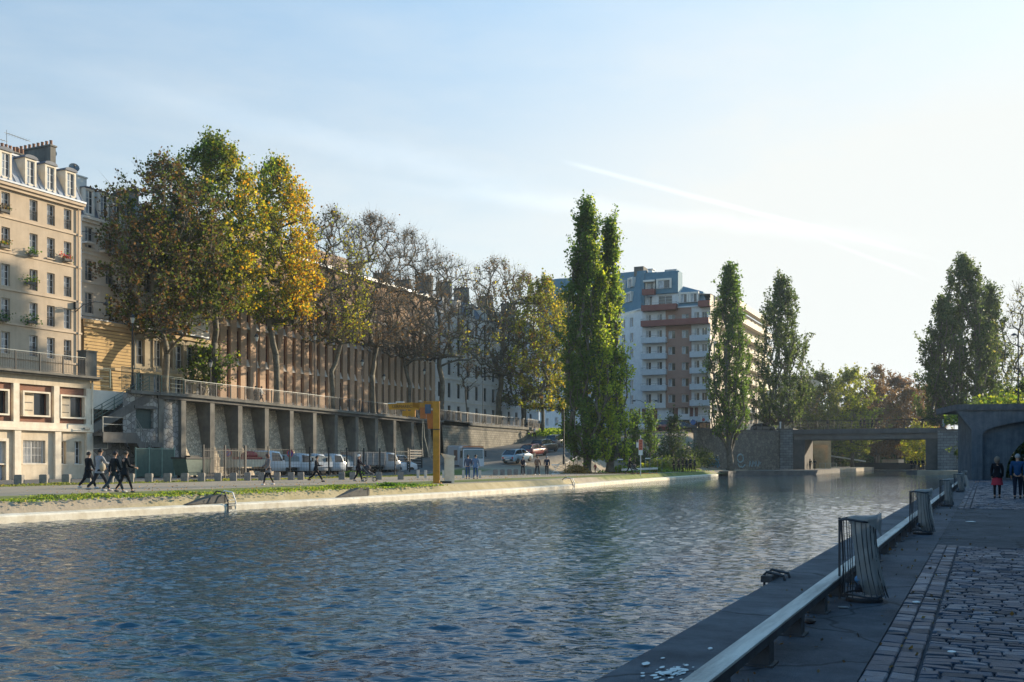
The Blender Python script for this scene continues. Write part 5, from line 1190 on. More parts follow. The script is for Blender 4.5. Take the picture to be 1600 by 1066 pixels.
# far trees behind the bridge
for k,(px,d,yt,w,lb,cols,wt,nl) in enumerate((
  (1283,215,585,70,'grey green tree with thin twigs just right of the broad poplar, beyond the bridge',[DG,OG,(.09,.10,.06)],[3,3,3],5500),
  (1332,222,582,74,'yellow green tree beyond the middle of the bridge',[OG,YG,(.20,.20,.04)],[4,4,2],7500),
  (1372,262,578,60,'tall brown leaved tree behind the yellow green one',[BR,PB,OG],[4,3,1],4200),
  (1402,245,594,86,'broad purple brown tree beyond the right half of the bridge',[PB,(.14,.085,.075),BR],[4,4,2],8200),
  (1447,255,606,60,'low purple brown tree left of the large poplar on the right bank',[PB,(.14,.09,.08),OG],[4,3,1],4200),
  (1255,240,600,50,'pale twiggy tree behind the broad poplar',[OG,(.15,.14,.09),BR],[3,3,2],2600),
  (1436,205,668,40,'bright yellow tree seen under the right end of the bridge',[YG,(.32,.30,.04),GR],[4,4,2],2600),
  (1368,236,604,84,'rust brown tree filling the gap behind the middle of the bridge',[BR,PB,(.13,.08,.05)],[4,4,2],7000),
  (1425,232,612,70,'dull purple brown tree behind the right end of the bridge railing',[PB,BR,OG],[4,4,1],6000),
  (1300,236,600,70,'dark olive tree behind the left end of the bridge railing',[DG,OG,BR],[4,3,2],6000),
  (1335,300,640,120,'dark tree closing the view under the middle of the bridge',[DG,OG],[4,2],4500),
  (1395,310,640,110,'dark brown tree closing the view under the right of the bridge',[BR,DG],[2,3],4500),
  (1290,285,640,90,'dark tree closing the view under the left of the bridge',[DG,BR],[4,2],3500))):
    b_=pd(px,721,d); z0=.2; H=EYE+(HY-yt)*d/F-z0; nl=int(nl*1.7)
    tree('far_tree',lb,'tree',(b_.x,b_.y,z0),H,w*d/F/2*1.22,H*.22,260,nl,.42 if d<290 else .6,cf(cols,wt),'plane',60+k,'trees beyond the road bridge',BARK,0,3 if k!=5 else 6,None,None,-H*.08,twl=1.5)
for k,(px,d,yt,w,lb,cols) in enumerate(((1592,112,452,58,'sparse leafed tree at the right edge above the arched bridge',[(.14,.13,.05),OG]),)):
    b_=pd(px,721,d); tree('street_tree',lb,'tree',(b_.x,b_.y,6.3),EYE+(HY-yt)*d/F-6.3,w*d/F/2,3.,150,700,.22,cf(cols,[1,1]),'plane',80,None,BARK,0,5,None,.13)
for k,(px,d,w,h,lb) in enumerate(((1565,95,9.,2.8,'leafy green hedge bush above the parapet of the arched bridge'),(1590,98,8,3.6,'yellow green bush at the right edge above the arched bridge'),(1535,99,6,2.,'dark green bush rising behind the parapet of the arched bridge'))):
    shrub(px,d,5.2,w,h,lb,2600,[DG,GR,YG] if k!=1 else [YG,GR,OG],None,.28)
# rough vegetation along the path
def ground_cover(name,label,pts,n,h,cols,wts,ls,sx=.5,seed=3):
    rs=np.random.RandomState(seed); P=[]
    i=rs.randint(0,len(pts)-1,n); t=rs.rand(n)[:,None]; A=np.array(pts); C=A[i]*(1-t)+A[i+1]*t
    C=C+np.stack([rs.normal(size=n)*sx,rs.normal(size=n)*sx*.6,np.zeros(n)],1); clump=.35+.9*(np.sin(C[:,1]*1.3)+np.sin(C[:,1]*.47+2)+np.sin(C[:,1]*3.1+C[:,0]))/3; C[:,2]+=rs.rand(n)*h*np.clip(clump,.15,1.2)
    o=inst(leafmesh(name,C,ls,pal(rs,n,cols,wts)),name,None); tag(o,label,None,None,'stuff'); return o
ground_cover('grass','bright green grass growing along the edge of the left bank',[(shore(y)-1.5,y,ZL-.02) for y in (22,28,34,40,44,48)],15000,.16,[(.12,.19,.03),(.17,.22,.045),(.07,.12,.03),(.22,.20,.07)],[3,3,2,1],.09,.5,3)
ground_cover('grass','thin grass strip between the path and the stone bollards',[(-47.,y,ZL-.02) for y in range(34,100,6)],14000,.12,[(.15,.17,.05),(.12,.155,.04),(.22,.19,.08)],[3,3,2],.10,.9,4)
ground_cover('weeds','dark green weeds on the bank near the folded stroller',[(-47,onX(540,-47),ZL),(-47,onX(552,-47),ZL)],1500,.5,[(.04,.09,.02)],[1],.13,.4,5)
ground_cover('weeds','green weeds at the top of the bank left of the crane',[(shore(y)-1.3,y,ZL) for y in (43.5,46.)],1500,.3,[(.06,.13,.02)],[1],.11,.3,6)
ground_cover('grass','lit grass slope below the street trees beside the ramp',[(-59.5,y,zleft(-59.5,y)+.05) for y in range(136,158,3)],9000,.25,[(.15,.24,.03),(.2,.28,.04)],[1,1],.22,1.3,7)
ground_cover('grass','green lawn under the poplars behind the quay sign',[pd(px,721,122)*1 for px in (965,985,1010,1035)],100,.2,[GR],[1],.15,1.,8) if False else None
pl=[]; 
for px,d in ((965,114),(985,117),(1010,121),(1030,124),(1075,134)): q=pd(px,721,d); pl.append((q.x,q.y,zleft(q.x,q.y)))
ground_cover('grass','green lawn behind the white parapet line right of the poplars',pl,9000,.4,[(.13,.24,.03),GR,OG],[3,2,1],.18,1.1,8)
ground_cover('fallen_leaves','red brown fallen leaves under the poplars',[(*gp(px,740.)[:2],ZL+.01) for px in (905,930,960,990)],3500,.02,[(.30,.10,.04),(.25,.14,.05)],[1,1],.13,1.1,9)
ground_cover('fallen_leaves','scattered fallen leaves on the gravel path',[(-36,y,ZL+.01) for y in (30,50,70,90)],900,.02,[(.24,.15,.07),(.18,.11,.05)],[1,1],.07,3.,10)

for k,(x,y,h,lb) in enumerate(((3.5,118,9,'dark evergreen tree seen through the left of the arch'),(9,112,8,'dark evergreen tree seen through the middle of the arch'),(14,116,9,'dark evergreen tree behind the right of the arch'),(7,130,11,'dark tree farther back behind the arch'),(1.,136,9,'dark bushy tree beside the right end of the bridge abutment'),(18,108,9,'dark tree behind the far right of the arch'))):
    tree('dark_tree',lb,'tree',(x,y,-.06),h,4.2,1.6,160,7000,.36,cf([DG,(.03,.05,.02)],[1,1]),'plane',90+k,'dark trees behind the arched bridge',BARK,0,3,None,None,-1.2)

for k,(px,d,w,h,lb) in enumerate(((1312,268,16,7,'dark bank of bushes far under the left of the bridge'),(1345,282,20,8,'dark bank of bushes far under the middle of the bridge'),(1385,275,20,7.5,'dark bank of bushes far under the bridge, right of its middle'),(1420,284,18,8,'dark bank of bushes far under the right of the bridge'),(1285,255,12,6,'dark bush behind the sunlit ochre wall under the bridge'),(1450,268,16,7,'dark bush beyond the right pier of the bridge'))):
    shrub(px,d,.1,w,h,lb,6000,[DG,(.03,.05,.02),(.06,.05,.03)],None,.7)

for k,(x,y,w,h,lb) in enumerate(((5.5,108,9,5,'dark bush filling the left of the arch opening'),(11.5,106,9,5.5,'dark bush filling the right of the arch opening'))):
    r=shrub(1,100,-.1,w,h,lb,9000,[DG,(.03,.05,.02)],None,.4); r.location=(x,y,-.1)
# ================= foreground quay furniture
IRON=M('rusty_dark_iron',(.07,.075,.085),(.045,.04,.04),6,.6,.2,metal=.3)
RAILM=M('worn_oak_sky_lit',(.62,.585,.52),(.27,.255,.23),2.6,.6,.6,sc=(3,.25,3))
r=empty('guard_beam','long low weathered wooden guard beam on short blocks beside the right quay edge','guard rail',(-1.51,0,0))
y=2.2
while y<88:
    y2=min(y+2.9,88); MB().box(-.068,.068,y+.006,y2-.006,.165,.232).build('beam',IRON,r); MB().box(-.073,.075,y+.004,y2-.004,.234,.252).build('sky_lit_top',RAILM,r); y=y2  # dark sides and pale top put side shade and sky light into colour
blk=MB().box(-.09,.07,-.09,.09,-.01,.164).box(-.12,.10,-.12,.12,-.01,.012).mesh('support_block',IRON)
y=3.3
for i in range(60): inst(blk,'support_block',r,(0,y,0)); y+=1.42
def bin_(X,Y,label,seed,bag=True,leanx=.1,col=None,tilt=0):
    rs=random.Random(seed); r=empty('litter_bin',label,'litter bin',(X,Y,0),rs.random()*.5-.2,'wire litter bins along the guard beam')
    H=.88; g=MB(); n=22
    def rad(z): return .185-.012*math.sin(z/H*3.1)+ (.03*max(0,(.3-z)/.3))
    for i in range(n):
        a=2*math.pi*i/n+rs.uniform(-.04,.04); o=rs.uniform(-.008,.008); pts=[]
        for k in range(7):
            z=.05+(H-.05)*k/6; rr=rad(z)+o; off=leanx*max(0,1-z/H)**1.5*(1 if math.cos(a-.0)>0 else .25); pts.append((rr*math.cos(a)+off,rr*math.sin(a),z))
        g.tube(pts,.0055,4)
    g.build('wire_cage',IRON,r)
    for z,w in ((H,.014),(.07,.012)):
        t=MB()
        off=leanx*max(0,1-z/H)**1.5*.6; t.tube([((rad(z)+.008)*math.cos(a)+off,(rad(z)+.008)*math.sin(a),z+(.012*math.sin(a*3+seed))) for a in [2*math.pi*i/24 for i in range(25)]],w,6,cap=False); t.build('ring',IRON,r)
    MB().lathe([(.19,0),(.2,.03),(.18,.045)],(leanx*.6,0,.0),16).build('base_plate',IRON,r)
    MB().box(-.205,-.185,-.012,.012,-.0,.9).build('post',IRON,r)
    if bag:
        m,nt,out=mat('clear_bag') if 'clear_bag' not in _M else (_M['clear_bag'],None,None)
        if nt:
            p=princ(nt,out,.35,0,.5); p.inputs['Base Color'].default_value=(.40,.41,.40,1); tt=N(nt,'ShaderNodeBsdfTransparent'); x=N(nt,'ShaderNodeMixShader'); x.inputs[0].default_value=.72; nt.links.clear()
            tl=N(nt,'ShaderNodeBsdfTranslucent'); tl.inputs[0].default_value=(.38,.38,.37,1); x2=N(nt,'ShaderNodeMixShader'); x2.inputs[0].default_value=.4; L(nt,p.outputs[0],x2.inputs[1]); L(nt,tl.outputs[0],x2.inputs[2])
            L(nt,tt.outputs[0],x.inputs[1]); L(nt,x2.outputs[0],x.inputs[2]); L(nt,x.outputs[0],out.inputs[0]); _M['clear_bag']=m
        m=_M['clear_bag']; b=MB(); nu,nv=34,14; vs=[]
        for k in range(nv+1):
            t=k/nv; z=.07+(H-.05)*t; cx_=.055+leanx*(1-t)**1.3*.9; rx=(.105+.045*(1-t)**2+.02*t**4)*(.55+.45*min(1,k/2.)); ry=(.13+.03*(1-t)**2)*(.5+.5*min(1,k/2.))
            for j in range(nu):
                a=2*math.pi*j/nu+ t*.9; f=1+.10*math.sin(a*6+t*5+seed)+.07*math.sin(a*11-t*8)+.05*math.sin(a*17+seed)
                vs.append((rx*f*math.cos(a)+cx_,ry*f*math.sin(a),z+.01*math.sin(a*5)))
        fs=[(k*nu+j,k*nu+(j+1)%nu,(k+1)*nu+(j+1)%nu,(k+1)*nu+j) for k in range(nv) for j in range(nu)]
        for q,(dr,dz) in enumerate(((.04,.035),(.075,.05),(.085,-.02),(.07,-.10),(.075,-.15))):
            o=len(vs)
            for j in range(nu):
                a=2*math.pi*j/nu+.9; e=1+.16*math.sin(a*7+seed+q); w_=.35+.65*max(0,math.cos(a-.3)); vs.append(((.12+dr*e*w_)*math.cos(a)+.05,(.14+dr*e*w_)*math.sin(a),H+.02+dz*w_*(1+.3*math.sin(a*3+seed))))
            fs+=[(o-nu+j,o-nu+(j+1)%nu,o+(j+1)%nu,o+j) for j in range(nu)]
        b.add(vs,fs); b.build('bag',m,r,True)
        q=MB()
        for i in range(7): a=rs.random()*6.28; q.ball((.07*math.cos(a)+leanx*.7,.07*math.sin(a),.13+rs.random()*.12),(.05,.04,.045),7,5,i%3)
        q.build('litter',[flat('blue_can',(.10,.25,.45)),flat('brown_paper',(.25,.18,.12)),flat('dark_litter',(.05,.05,.06))],r)
    return r
bx_=lambda px,py:gp(px,py,0)
BN=[(1340,938,'nearest wire litter bin with a sagging clear bag, in the foreground',.12),(1437,834.5,'second nearest wire litter bin with a pale torn bag hanging out',.1),(1478,791,'third wire litter bin from the front, holding a dark filled bag',.05),(1497,769,'fourth wire litter bin from the front, with its bag trailing to the right',.14),(1504.5,760,'farthest wire litter bin, where the guard beam nears the arched bridge',.05)]
for k,(px,py,lb,ln) in enumerate(BN):
    q=bx_(px,py); bin_(q.x,q.y,lb,k+1,True,ln)
# trailing bag strips on two bins
for px,py,s,lb in ((1449,829,.55,'loose flap of pale plastic hanging beside the second nearest litter bin'),(1510,768,.5,'loose flap of pale plastic hanging beside the fourth litter bin')):
    q=bx_(px,py); b=MB(); vs=[];
    for k in range(9):
        for j in range(4): vs.append((-.10+.014*k+j*.045+.01*math.sin(k*1.3+j),.02*math.sin(k+j*2),.82-k*.082))
    b.add(vs,[(k*4+j,k*4+j+1,k*4+j+5,k*4+j+4) for k in range(8) for j in range(3)]); tag(b.build('plastic_sheet',_M['clear_bag'],None,True,loc=q),lb,'plastic bag')
# boarding ladder head on the quay rim
q=bx_(1226,905); r=empty('quay_ladder','dark iron ladder head curving over the right quay rim in the foreground','ladder',(-2.44,q.y,0),0)
for s in (-.17,.17): MB().tube([(-.12,s,-.6),(-.12,s,.07),(-.09,s,.10),(.12,s,.06),(.14,s,.0)],.02,6).build('side_rail',IRON,r)
b=MB()
for k in range(3): b.cyl((-.1,-.22,.05-k*.27),(-.1,.22,.05-k*.27),.015,n=6)
b.build('rungs',IRON,r); MB().box(-.14,.0,-.3,.3,-.02,.06).build('plate',IRON,r)
# litter lying about
def junk(px,py,sz,label,m,cat='litter',z=0.): q=gp(px,py,z); b=MB().ball((0,0,sz[2]*.4),(sz[0]/2,sz[1]/2,sz[2]/2),9,5); b.v=[(x*(1+.25*math.sin(y_*40+px)),y_*(1+.2*math.cos(x*37)),z_) for x,y_,z_ in b.v]; tag(b.build('litter',m,None,loc=(q.x,q.y,z)),label,cat)
WP=flat('white_paper',(.72,.72,.7)); 
junk(1432,943,(.10,.06,.03),'small pale scrap of litter on the border of the setts',WP); junk(1487,1019,(.085,.07,.012),'round white disc lying on the foreground setts',WP); junk(1517,816,(.22,.14,.03),'white paper lying on the dark asphalt band',WP)
junk(1318,950,(.16,.06,.02),'flattened grey scrap beside the foot of the nearest litter bin',flat('grey_card',(.25,.25,.25))); junk(1110,1015,(.05,.05,.02),'tiny white scrap on the quay rim beside the guard beam',WP); junk(1265,974,(.10,.08,.05),'dark leaf lump on the quay strip by the guard beam',flat('leaf_brown',(.05,.035,.03)))
b=MB(); rs=np.random.RandomState(4); q=gp(1045,1052,0)
for k in range(50):
    a=rs.normal(size=2)*np.array([.085,.17]); m=7; rr=.006+.026*rs.rand()**2.5; o=rs.rand()*6
    b.add([(a[0],a[1],k*.0003)]+[(a[0]+rr*(.7+.6*rs.rand())*math.cos(6.283*i/m+o),a[1]+rr*2.*(.6+.8*rs.rand())*math.sin(6.283*i/m+o),k*.0003) for i in range(m)],[(0,1+i,1+(i+1)%m) for i in range(m)])
o=b.build('bird_droppings',flat('chalky_white',(.66,.66,.63),.8),None,loc=(q.x,q.y,.004)); tag(o,'patch of chalky white droppings on the quay rim beside the guard beam',None,None,'stuff')
# ================= left bank furniture
BOL=M('granite_bollard',(.27,.25,.225),(.17,.16,.15),5,.85,.3)
bm=MB(); bm.box(-.21,.21,-.21,.21,-.1,.52); bm.box(-.18,.18,-.18,.18,.52,.545); bmesh_=bm.mesh('stone_bollard',BOL); thin=MB().box(-.10,.10,-.10,.10,-.1,.62).mesh('stone_bollard',M('pale_stone_post',(.62,.58,.5),(.5,.46,.4),5,.85))
pxs=[30,69,104,137,172,204,233,262,289,315,341,365,387,409,433,455,470]
for i,px in enumerate(pxs):
    q=gp(px,757-(px-30)*.0163); o=inst(bmesh_,'stone_bollard',None,(q.x,q.y,ZL),.55); tag(o,'square grey granite bollard in the row along the lit gravel path','bollard','granite bollards along the left bank path')
for i,px in enumerate((534,551,592,626)):
    q=gp(px,749.5); o=inst(bmesh_,'stone_bollard',None,(q.x,q.y,ZL),.55); tag(o,'square granite bollard in front of the parked pickups and tipper','bollard','granite bollards before the lorries')
for i,px in enumerate((653,665,693,697,724,737,750)):
    q=gp(px,747); o=inst(thin,'stone_bollard',None,(q.x,q.y,ZL),.5); tag(o,'slim pale stone post in front of the white refuse lorry','bollard','slim pale posts before the refuse lorry')
for i,px in enumerate((774,785,796,806,817,827,837)):
    q=gp(px,743-i*.3); o=inst(bmesh_,'stone_bollard',None,(q.x,q.y,ZL),.5); tag(o,'granite bollard at the foot of the ramp with parked cars','bollard','granite bollards at the foot of the ramp')
# chains of the low barrier
b=MB()
for a,c in ((455,470),(470,534),(551,592)):
    A=gp(a,749.8)+Vector((0,0,.42)); C_=gp(c,749.6)+Vector((0,0,.42)); b.tube([A.lerp(C_,t)-Vector((0,0,.5*math.sin(math.pi*t)*.6)) for t in [i/8 for i in range(9)]],.02,4)
tag(b.build('barrier_chain',GALV),'sagging chain hung between the granite bollards in front of the pickups','chain')
# jib crane
YEL=M('crane_yellow',(.60,.27,.02),(.42,.19,.02),2,.5,.08,streak=.25); ORG=M('hoist_orange',(.50,.15,.03),(.36,.1,.02),3,.5,.05)
cb=gp(682,755.5); d=(EYE-ZL)*F/(755.5-HY); s=d/F
jx=math.atan2(-SA,-CA); r=empty('jib_crane','yellow slewing jib crane with a short arm standing on the left bank edge','crane',(cb.x,cb.y,ZL),jx)   # local +x points left in the picture
hp=(755.5-629)*s; MB().box(-.19,.19,-.19,.19,.04,hp).box(-.3,.3,-.3,.3,0,.045).build('column',YEL,r)
MB().box(-.2,.2,-.2,.2,hp-1.62,hp-1.56).box(-.205,-.195,-.1,.1,.2,hp).build('collar',DKM,r)
MB().box(-.19,.75,-.16,.16,hp+.002,hp+.06).box(.195,1.4,-.1,.1,hp-.32,hp-.02).build('head_arm',YEL,r)
ax1=(682-606)*s
MB().exty([(1.0,hp-.44),(1.0,hp-.06),(1.45,hp),(ax1,hp-.10),(ax1-.1,hp-.42),(1.6,hp-.42)],-.1,.1).build('arm',YEL,r)
MB().box(1.25,1.5,-.14,.14,hp-.85,hp-.40).box(1.7,1.78,-.08,.08,hp-.85,hp-.42).box(1.5,2.0,-.09,.09,hp-.80,hp-.5).build('trolley',YEL,r)
MB().box(.62,.95,-.16,.16,hp-.95,hp-.30).exty([(.2,hp-1.55),(.5,hp-1.55),(.58,hp-.5),(.2,hp-.5)],-.14,.14).build('hoist',ORG,r)
MB().box(.32,.66,-.2,.2,hp-.66,hp-.12).build('motor_box',M('motor_blue_grey',(.10,.14,.20)),r)
MB().tube([(.75,0,hp-.95),(.72,.02,hp-2.0),(.45,.05,hp-3.1),(.22,.1,hp-3.4)],.025,5).tube([(.8,0,hp-.95),(.85,.03,hp-2.2),(.78,.05,hp-3.2)],.018,5).build('cable',M('rope',(.35,.34,.28)),r)
MB().box(.9,1.05,-.05,.05,hp+.062,hp+.1).box(1.9,2.4,-.05,.05,hp-.005,hp+.05).box(ax1-.5,ax1,-.06,.06,hp-.09,hp-.03).build('rail_top',BLKW,r)
def text(body,parent,loc,size,m,rot=(R(90),0,0),name='lettering',ext=.004):
    c=bpy.data.curves.new(name,'FONT'); c.body=body; c.size=size; c.extrude=ext; c.align_x='CENTER'; c.align_y='CENTER'; c.fill_mode='BOTH'; c.resolution_u=2
    t=bpy.data.objects.new(name,c); COL.objects.link(t); dg=bpy.context.evaluated_depsgraph_get(); me=bpy.data.meshes.new_from_object(t.evaluated_get(dg)); me.materials.clear(); me.materials.append(m)
    bpy.data.objects.remove(t); o=bpy.data.objects.new(name,me); COL.objects.link(o); o.parent=parent; o.location=loc; o.rotation_euler=rot; return o
text('LERMAREC',r,(ax1-.85,.106,hp-.25),.24,flat('black_letter',(.03,.02,.02)),(R(90),0,R(180)))
q=gp(702,755); r=empty('service_post','cream metal service post right of the yellow crane column','utility box',(q.x,q.y,ZL),.6)
MB().box(-.28,.28,-.2,.2,.0,1.5).build('cabinet',M('cream_paint_metal',(.80,.74,.58),(.68,.6,.45),4,.6,.05),r); MB().exty([(-.3,1.5),(.3,1.5),(.36,1.62),(-.5,1.78)],-.24,.24).build('hood',_M['cream_paint_metal'],r); MB().box(.281,.29,-.08,.08,.95,1.25).box(.281,.29,-.05,.05,.5,.75).build('socket',DKM,r); MB().box(-.5,.1,-.3,.3,0,.12).build('base',DKM,r)
# ladders in the coping with their shadow niches
def ladder(px,y0,y1,label,sc=1.):
    Yl=onX(px,-27.2); e=shore(Yl); r=empty('quay_ladder',label,'ladder',(e,Yl,ZW))
    for s in (-.22,.22): MB().tube([(.03,s,-.5),(.04,s,.35),(-.12,s,.72),(-.55,s,.78),(-.75,s,.62)],.03*sc,6).build('side_rail',BLKW if s>0 else IRON,r)
    b=MB()
    for k in range(4): b.box(-.0,.07,-.22,.22,-.2+k*.2,-.15+k*.2)
    b.build('rungs',GALV,r); MB().box(-.35,.02,-.2,.2,-.3,.28).build('niche',DKM,r)
ladder(362,0,0,'iron ladder with a pale rail set in the coping left of the crane'); ladder(893,0,0,'small iron ladder at the far end of the bright coping')
def niche(px,label,sc):
    Yn=onX(px,-27.6); e=shore(Yn); r=empty('drain_niche',label,'drain niche',(e-.42,Yn,ZL-.36))
    MB().extx([(-2.3*sc,.0),(0,.0),(0,.36*sc),(-.6*sc,.34*sc)],-.35,.03).build('slab',M('dark_slab',(.10,.10,.095),(.06,.06,.06),3,.9),r); MB().box(-.4,.05,.001,.10,0,.36*sc).build('cheek',CONC,r)
niche(352,'dark sloping drain slab beside the ladder with the pale rail',.9); niche(559,'dark triangular drain slab in the bank left of the crane',1.1)
# round signs
def disc_sign(px,py,ybase,label,rz=0,hgt=None,rad=.33):
    q=gp(px,ybase); d=(EYE-ZL)*F/(ybase-HY); z=EYE+(HY-py)*d/F-ZL; r=empty('road_sign',label,'road sign',(q.x,q.y,ZL),rz+.45-R(0))
    MB().cyl((0,.03,0),(0,.03,z+.35),.035,n=8).build('post',GALV,r)
    MB().cyl((0,-.03,z),(0,.0,z),rad,n=24).build('disc',flat('sign_red',(.42,.03,.04),.4),r); MB().cyl((0,-.036,z),(0,-.031,z),rad*.76,n=24).build('disc_centre',flat('sign_blue',(.05,.07,.30),.4),r)
    g=MB().cb((0,-.041,z),(rad*1.55,.006,rad*.2),0); g.v=[(x*math.cos(.785)-(zz-z)*math.sin(.785),y_,z+x*math.sin(.785)+(zz-z)*math.cos(.785)) for x,y_,zz in g.v]; g.build('bar',flat('sign_red',(1,)),r)
disc_sign(356,708,745,'round red and blue no parking sign in front of the flatbed cab'); disc_sign(453,708.5,745,'round red and blue no parking sign in front of the white pickups',.9,rad=.34)
q=gp(374.5,748); MB_=MB().cyl((0,0,0),(0,0,(748-707)*(EYE-ZL)/(748-HY)),.03,n=8).box(-.03,.03,-.03,.03,0,.03); tag(MB_.build('post',GALV,None,loc=(q.x,q.y,ZL)),'thin grey pole standing between the no parking sign and the flatbed','post')
# quay sign with red panel
q=pd(1001,721,98.); z0=zleft(q.x,q.y); s=98./F; r=empty('quay_sign','white and red navigation sign on a pale post right of the poplars','sign',(q.x,q.y,z0),YAW)
hz_=(741-684)*s; MB().cyl((0,.04,0),(0,.04,hz_+.4),.045,n=8).build('post',M('pale_post',(.55,.6,.62)),r)
MB().box(-.20,.20,-.03,.0,hz_-1.05,hz_).build('panel',M('sign_orange_red',(.62,.16,.08),(.55,.13,.07),2,.5,0),r); MB().box(-.20,.20,-.03,.0,hz_-1.55,hz_-1.07).build('panel',FRAMEW,r)
g=MB().box(-.22,-.2,-.035,.0,hz_-1.06,hz_+.02).box(.2,.22,-.035,.0,hz_-1.06,hz_+.02).box(-.2,.2,-.035,.0,hz_,hz_+.02).box(-.2,.2,-.035,.0,hz_-1.07,hz_-1.05); g.build('sign_border',FRAMEW,r)
g=MB()
for k in range(4): zc_=hz_-.16-k*.25; g.box(-.09,.09,-.036,-.031,zc_-.02,zc_+.02); g.box(-.09 if k%2 else .05,-.05 if k%2 else .09,-.036,-.031,zc_-.11,zc_-.02)
g.build('lettering',flat('dark_red_letter',(.2,.02,.02)),r); MB().box(-.42,-.22,.02,.04,hz_-.8,hz_-.3).build('side_plate',FRAMEW,r)
for px,d_,lb in ((969,108,'small white topped display stand left of the stroller on the lawn'),(1012,113,'small white topped display stand right of the quay sign'),(1031,116,'small dark topped display stand on the planted slope')):
    q=pd(px,721,d_); z0=zleft(q.x,q.y); r=empty('display_stand',lb,'display stand',(q.x,q.y,z0),YAW); zz=EYE+(HY-(716.5 if px!=969 else 718.))*d_/F-z0
    MB().box(-.3,.3,-.03,.03,zz-.06,zz+.06).build('top_panel',FRAMEW if px<1030 else GALV,r)
    for s_ in(-.25,.25): MB().box(s_-.02,s_+.02,-.015,.015,0,zz-.061).build('leg',GALV,r)
a=pd(973,734,107.); c_=pd(1026,732,116.); b=MB().bar((0,0,0),c_-a,.3,.22); tag(b.build('stone_kerb',M('pale_kerb_stone',(.72,.70,.64)),None,loc=(a.x,a.y,a.z)),'long pale kerb stone on the lawn behind the stroller','kerb stone')
# street lamps
LANT=M('lantern_glass',(.5,.5,.45),(.4,.4,.36),2,.3,0)
def lantern(px,X,ytop,label,zb_=None,hook=False):
    y=onX(px,X); d=dX(px,X); z0=zb_ if zb_ is not None else zup(y); H=EYE+(HY-ytop)*d/F-z0
    r=empty('street_lamp',label,'street lamp',(X,y,z0),0,'lantern posts along the upper street')
    MB().lathe([(.16,0),(.16,.5),(.10,.62),(.08,1.1),(.055,1.2),(.045,H-.95),(.07,H-.9),(.03,H-.8)],(0,0,0),10).build('post',DKM,r)
    MB().lathe([(.10,H-.82),(.19,H-.4)],(0,0,0),6).build('lantern_glass',LANT,r)
    MB().lathe([(.24,H-.4),(.2,H-.3),(.10,H-.14),(.03,H-.08),(.03,H)],(0,0,0),6).build('lantern_cap',DKM,r)
    if hook: MB().tube([(0,0,H-1.6),(-.1,-.5,H-1.2),(0,-.9,H-1.3)],.03,5).build('arm',DKM,r)
lantern(207,-62.2,489,'tall lantern post at the head of the stairs beside the first plane tree'); lantern(401,-62.5,520,'lantern post in front of the tan brick building beside the third plane tree')
lantern(492,-66.,520,'dark lantern post between the third and fourth plane trees'); lantern(566,-62.6,560,'lantern post left of the bare plane tree'); lantern(600,-62.6,583,'lantern post behind the left end of the crane arm'); lantern(663,-63,575,'lantern post just left of the crane column behind the railing'); lantern(754.5,-62.2,586,'lantern post before the white block behind the curved wall railing'); lantern(329,-66,560,'thin dark post beside the second plane trunk')
# modern lamps
def mast(px,d,z0,ytop,label,arms,hgt=.8,cat='street lamp'):
    q=pd(px,721,d); H=EYE+(HY-ytop)*d/F-z0; r=empty('street_lamp',label,cat,(q.x,q.y,z0),YAW)
    MB().lathe([(.12,0),(.12,.8),(.07,1.),(.05,H)],(0,0,0),8).build('post',DKM,r)
    for a in arms:
        MB().tube([(0,0,H-.5),(a*.5,0,H-.1),(a,0,H),(a*1.15,0,H-.1)],.035,6).build('arm',DKM,r); MB().lathe([(.05,.0),(.28,-.14),(.26,-.18),(.08,-.22)],(a*1.2,0,H-.0),10).build('lamp_head',DKM,r)
    return r
mast(1008,134,2.,625,'dark double armed street lamp in front of the tall apartment block',(1.25,-1.25)); mast(881,99,1.2,640,'slender lamp column with a small flat head left of the tallest poplar',(.7,))
mast(1180,172,6.45,540,'dark street lamp between the two poplars left of the bridge',(-.9,)); mast(1591,92,6.3,521,'tall dark street lamp above the arched bridge at the right edge',(-.35,)); mast(1182,166,6.45,588,'shorter dark mast between the two poplars left of the bridge',(.5,))
# traffic signs in the street
for px,col,lb,yy in ((1082,(.05,.15,.42),'blue round sign beside the street in front of the apartment block',660),(1098,(.35,.05,.05),'red fronted traffic light in front of the lit corner of the apartment block',656),(989,(.6,.6,.6),'thin pole with pale plates left of the double armed lamp',648)):
    q=pd(px,721,158.); z0=6.4; zz=EYE+(HY-yy)*158./F-z0; r=empty('traffic_sign',lb,'traffic sign',(q.x,q.y,z0),YAW); MB().cyl((0,.05,0),(0,.05,zz+.5),.05,n=8).build('post',DKM,r)
    MB().cyl((.1,-.03,zz),(.1,0,zz),.42 if px==1082 else .25,n=16).build('plate',flat('c%d'%px,col,.5),r); MB().box(-.28,-.05,-.02,.02,zz-.3,zz+.5).build('side_plate',FRAMEW,r)
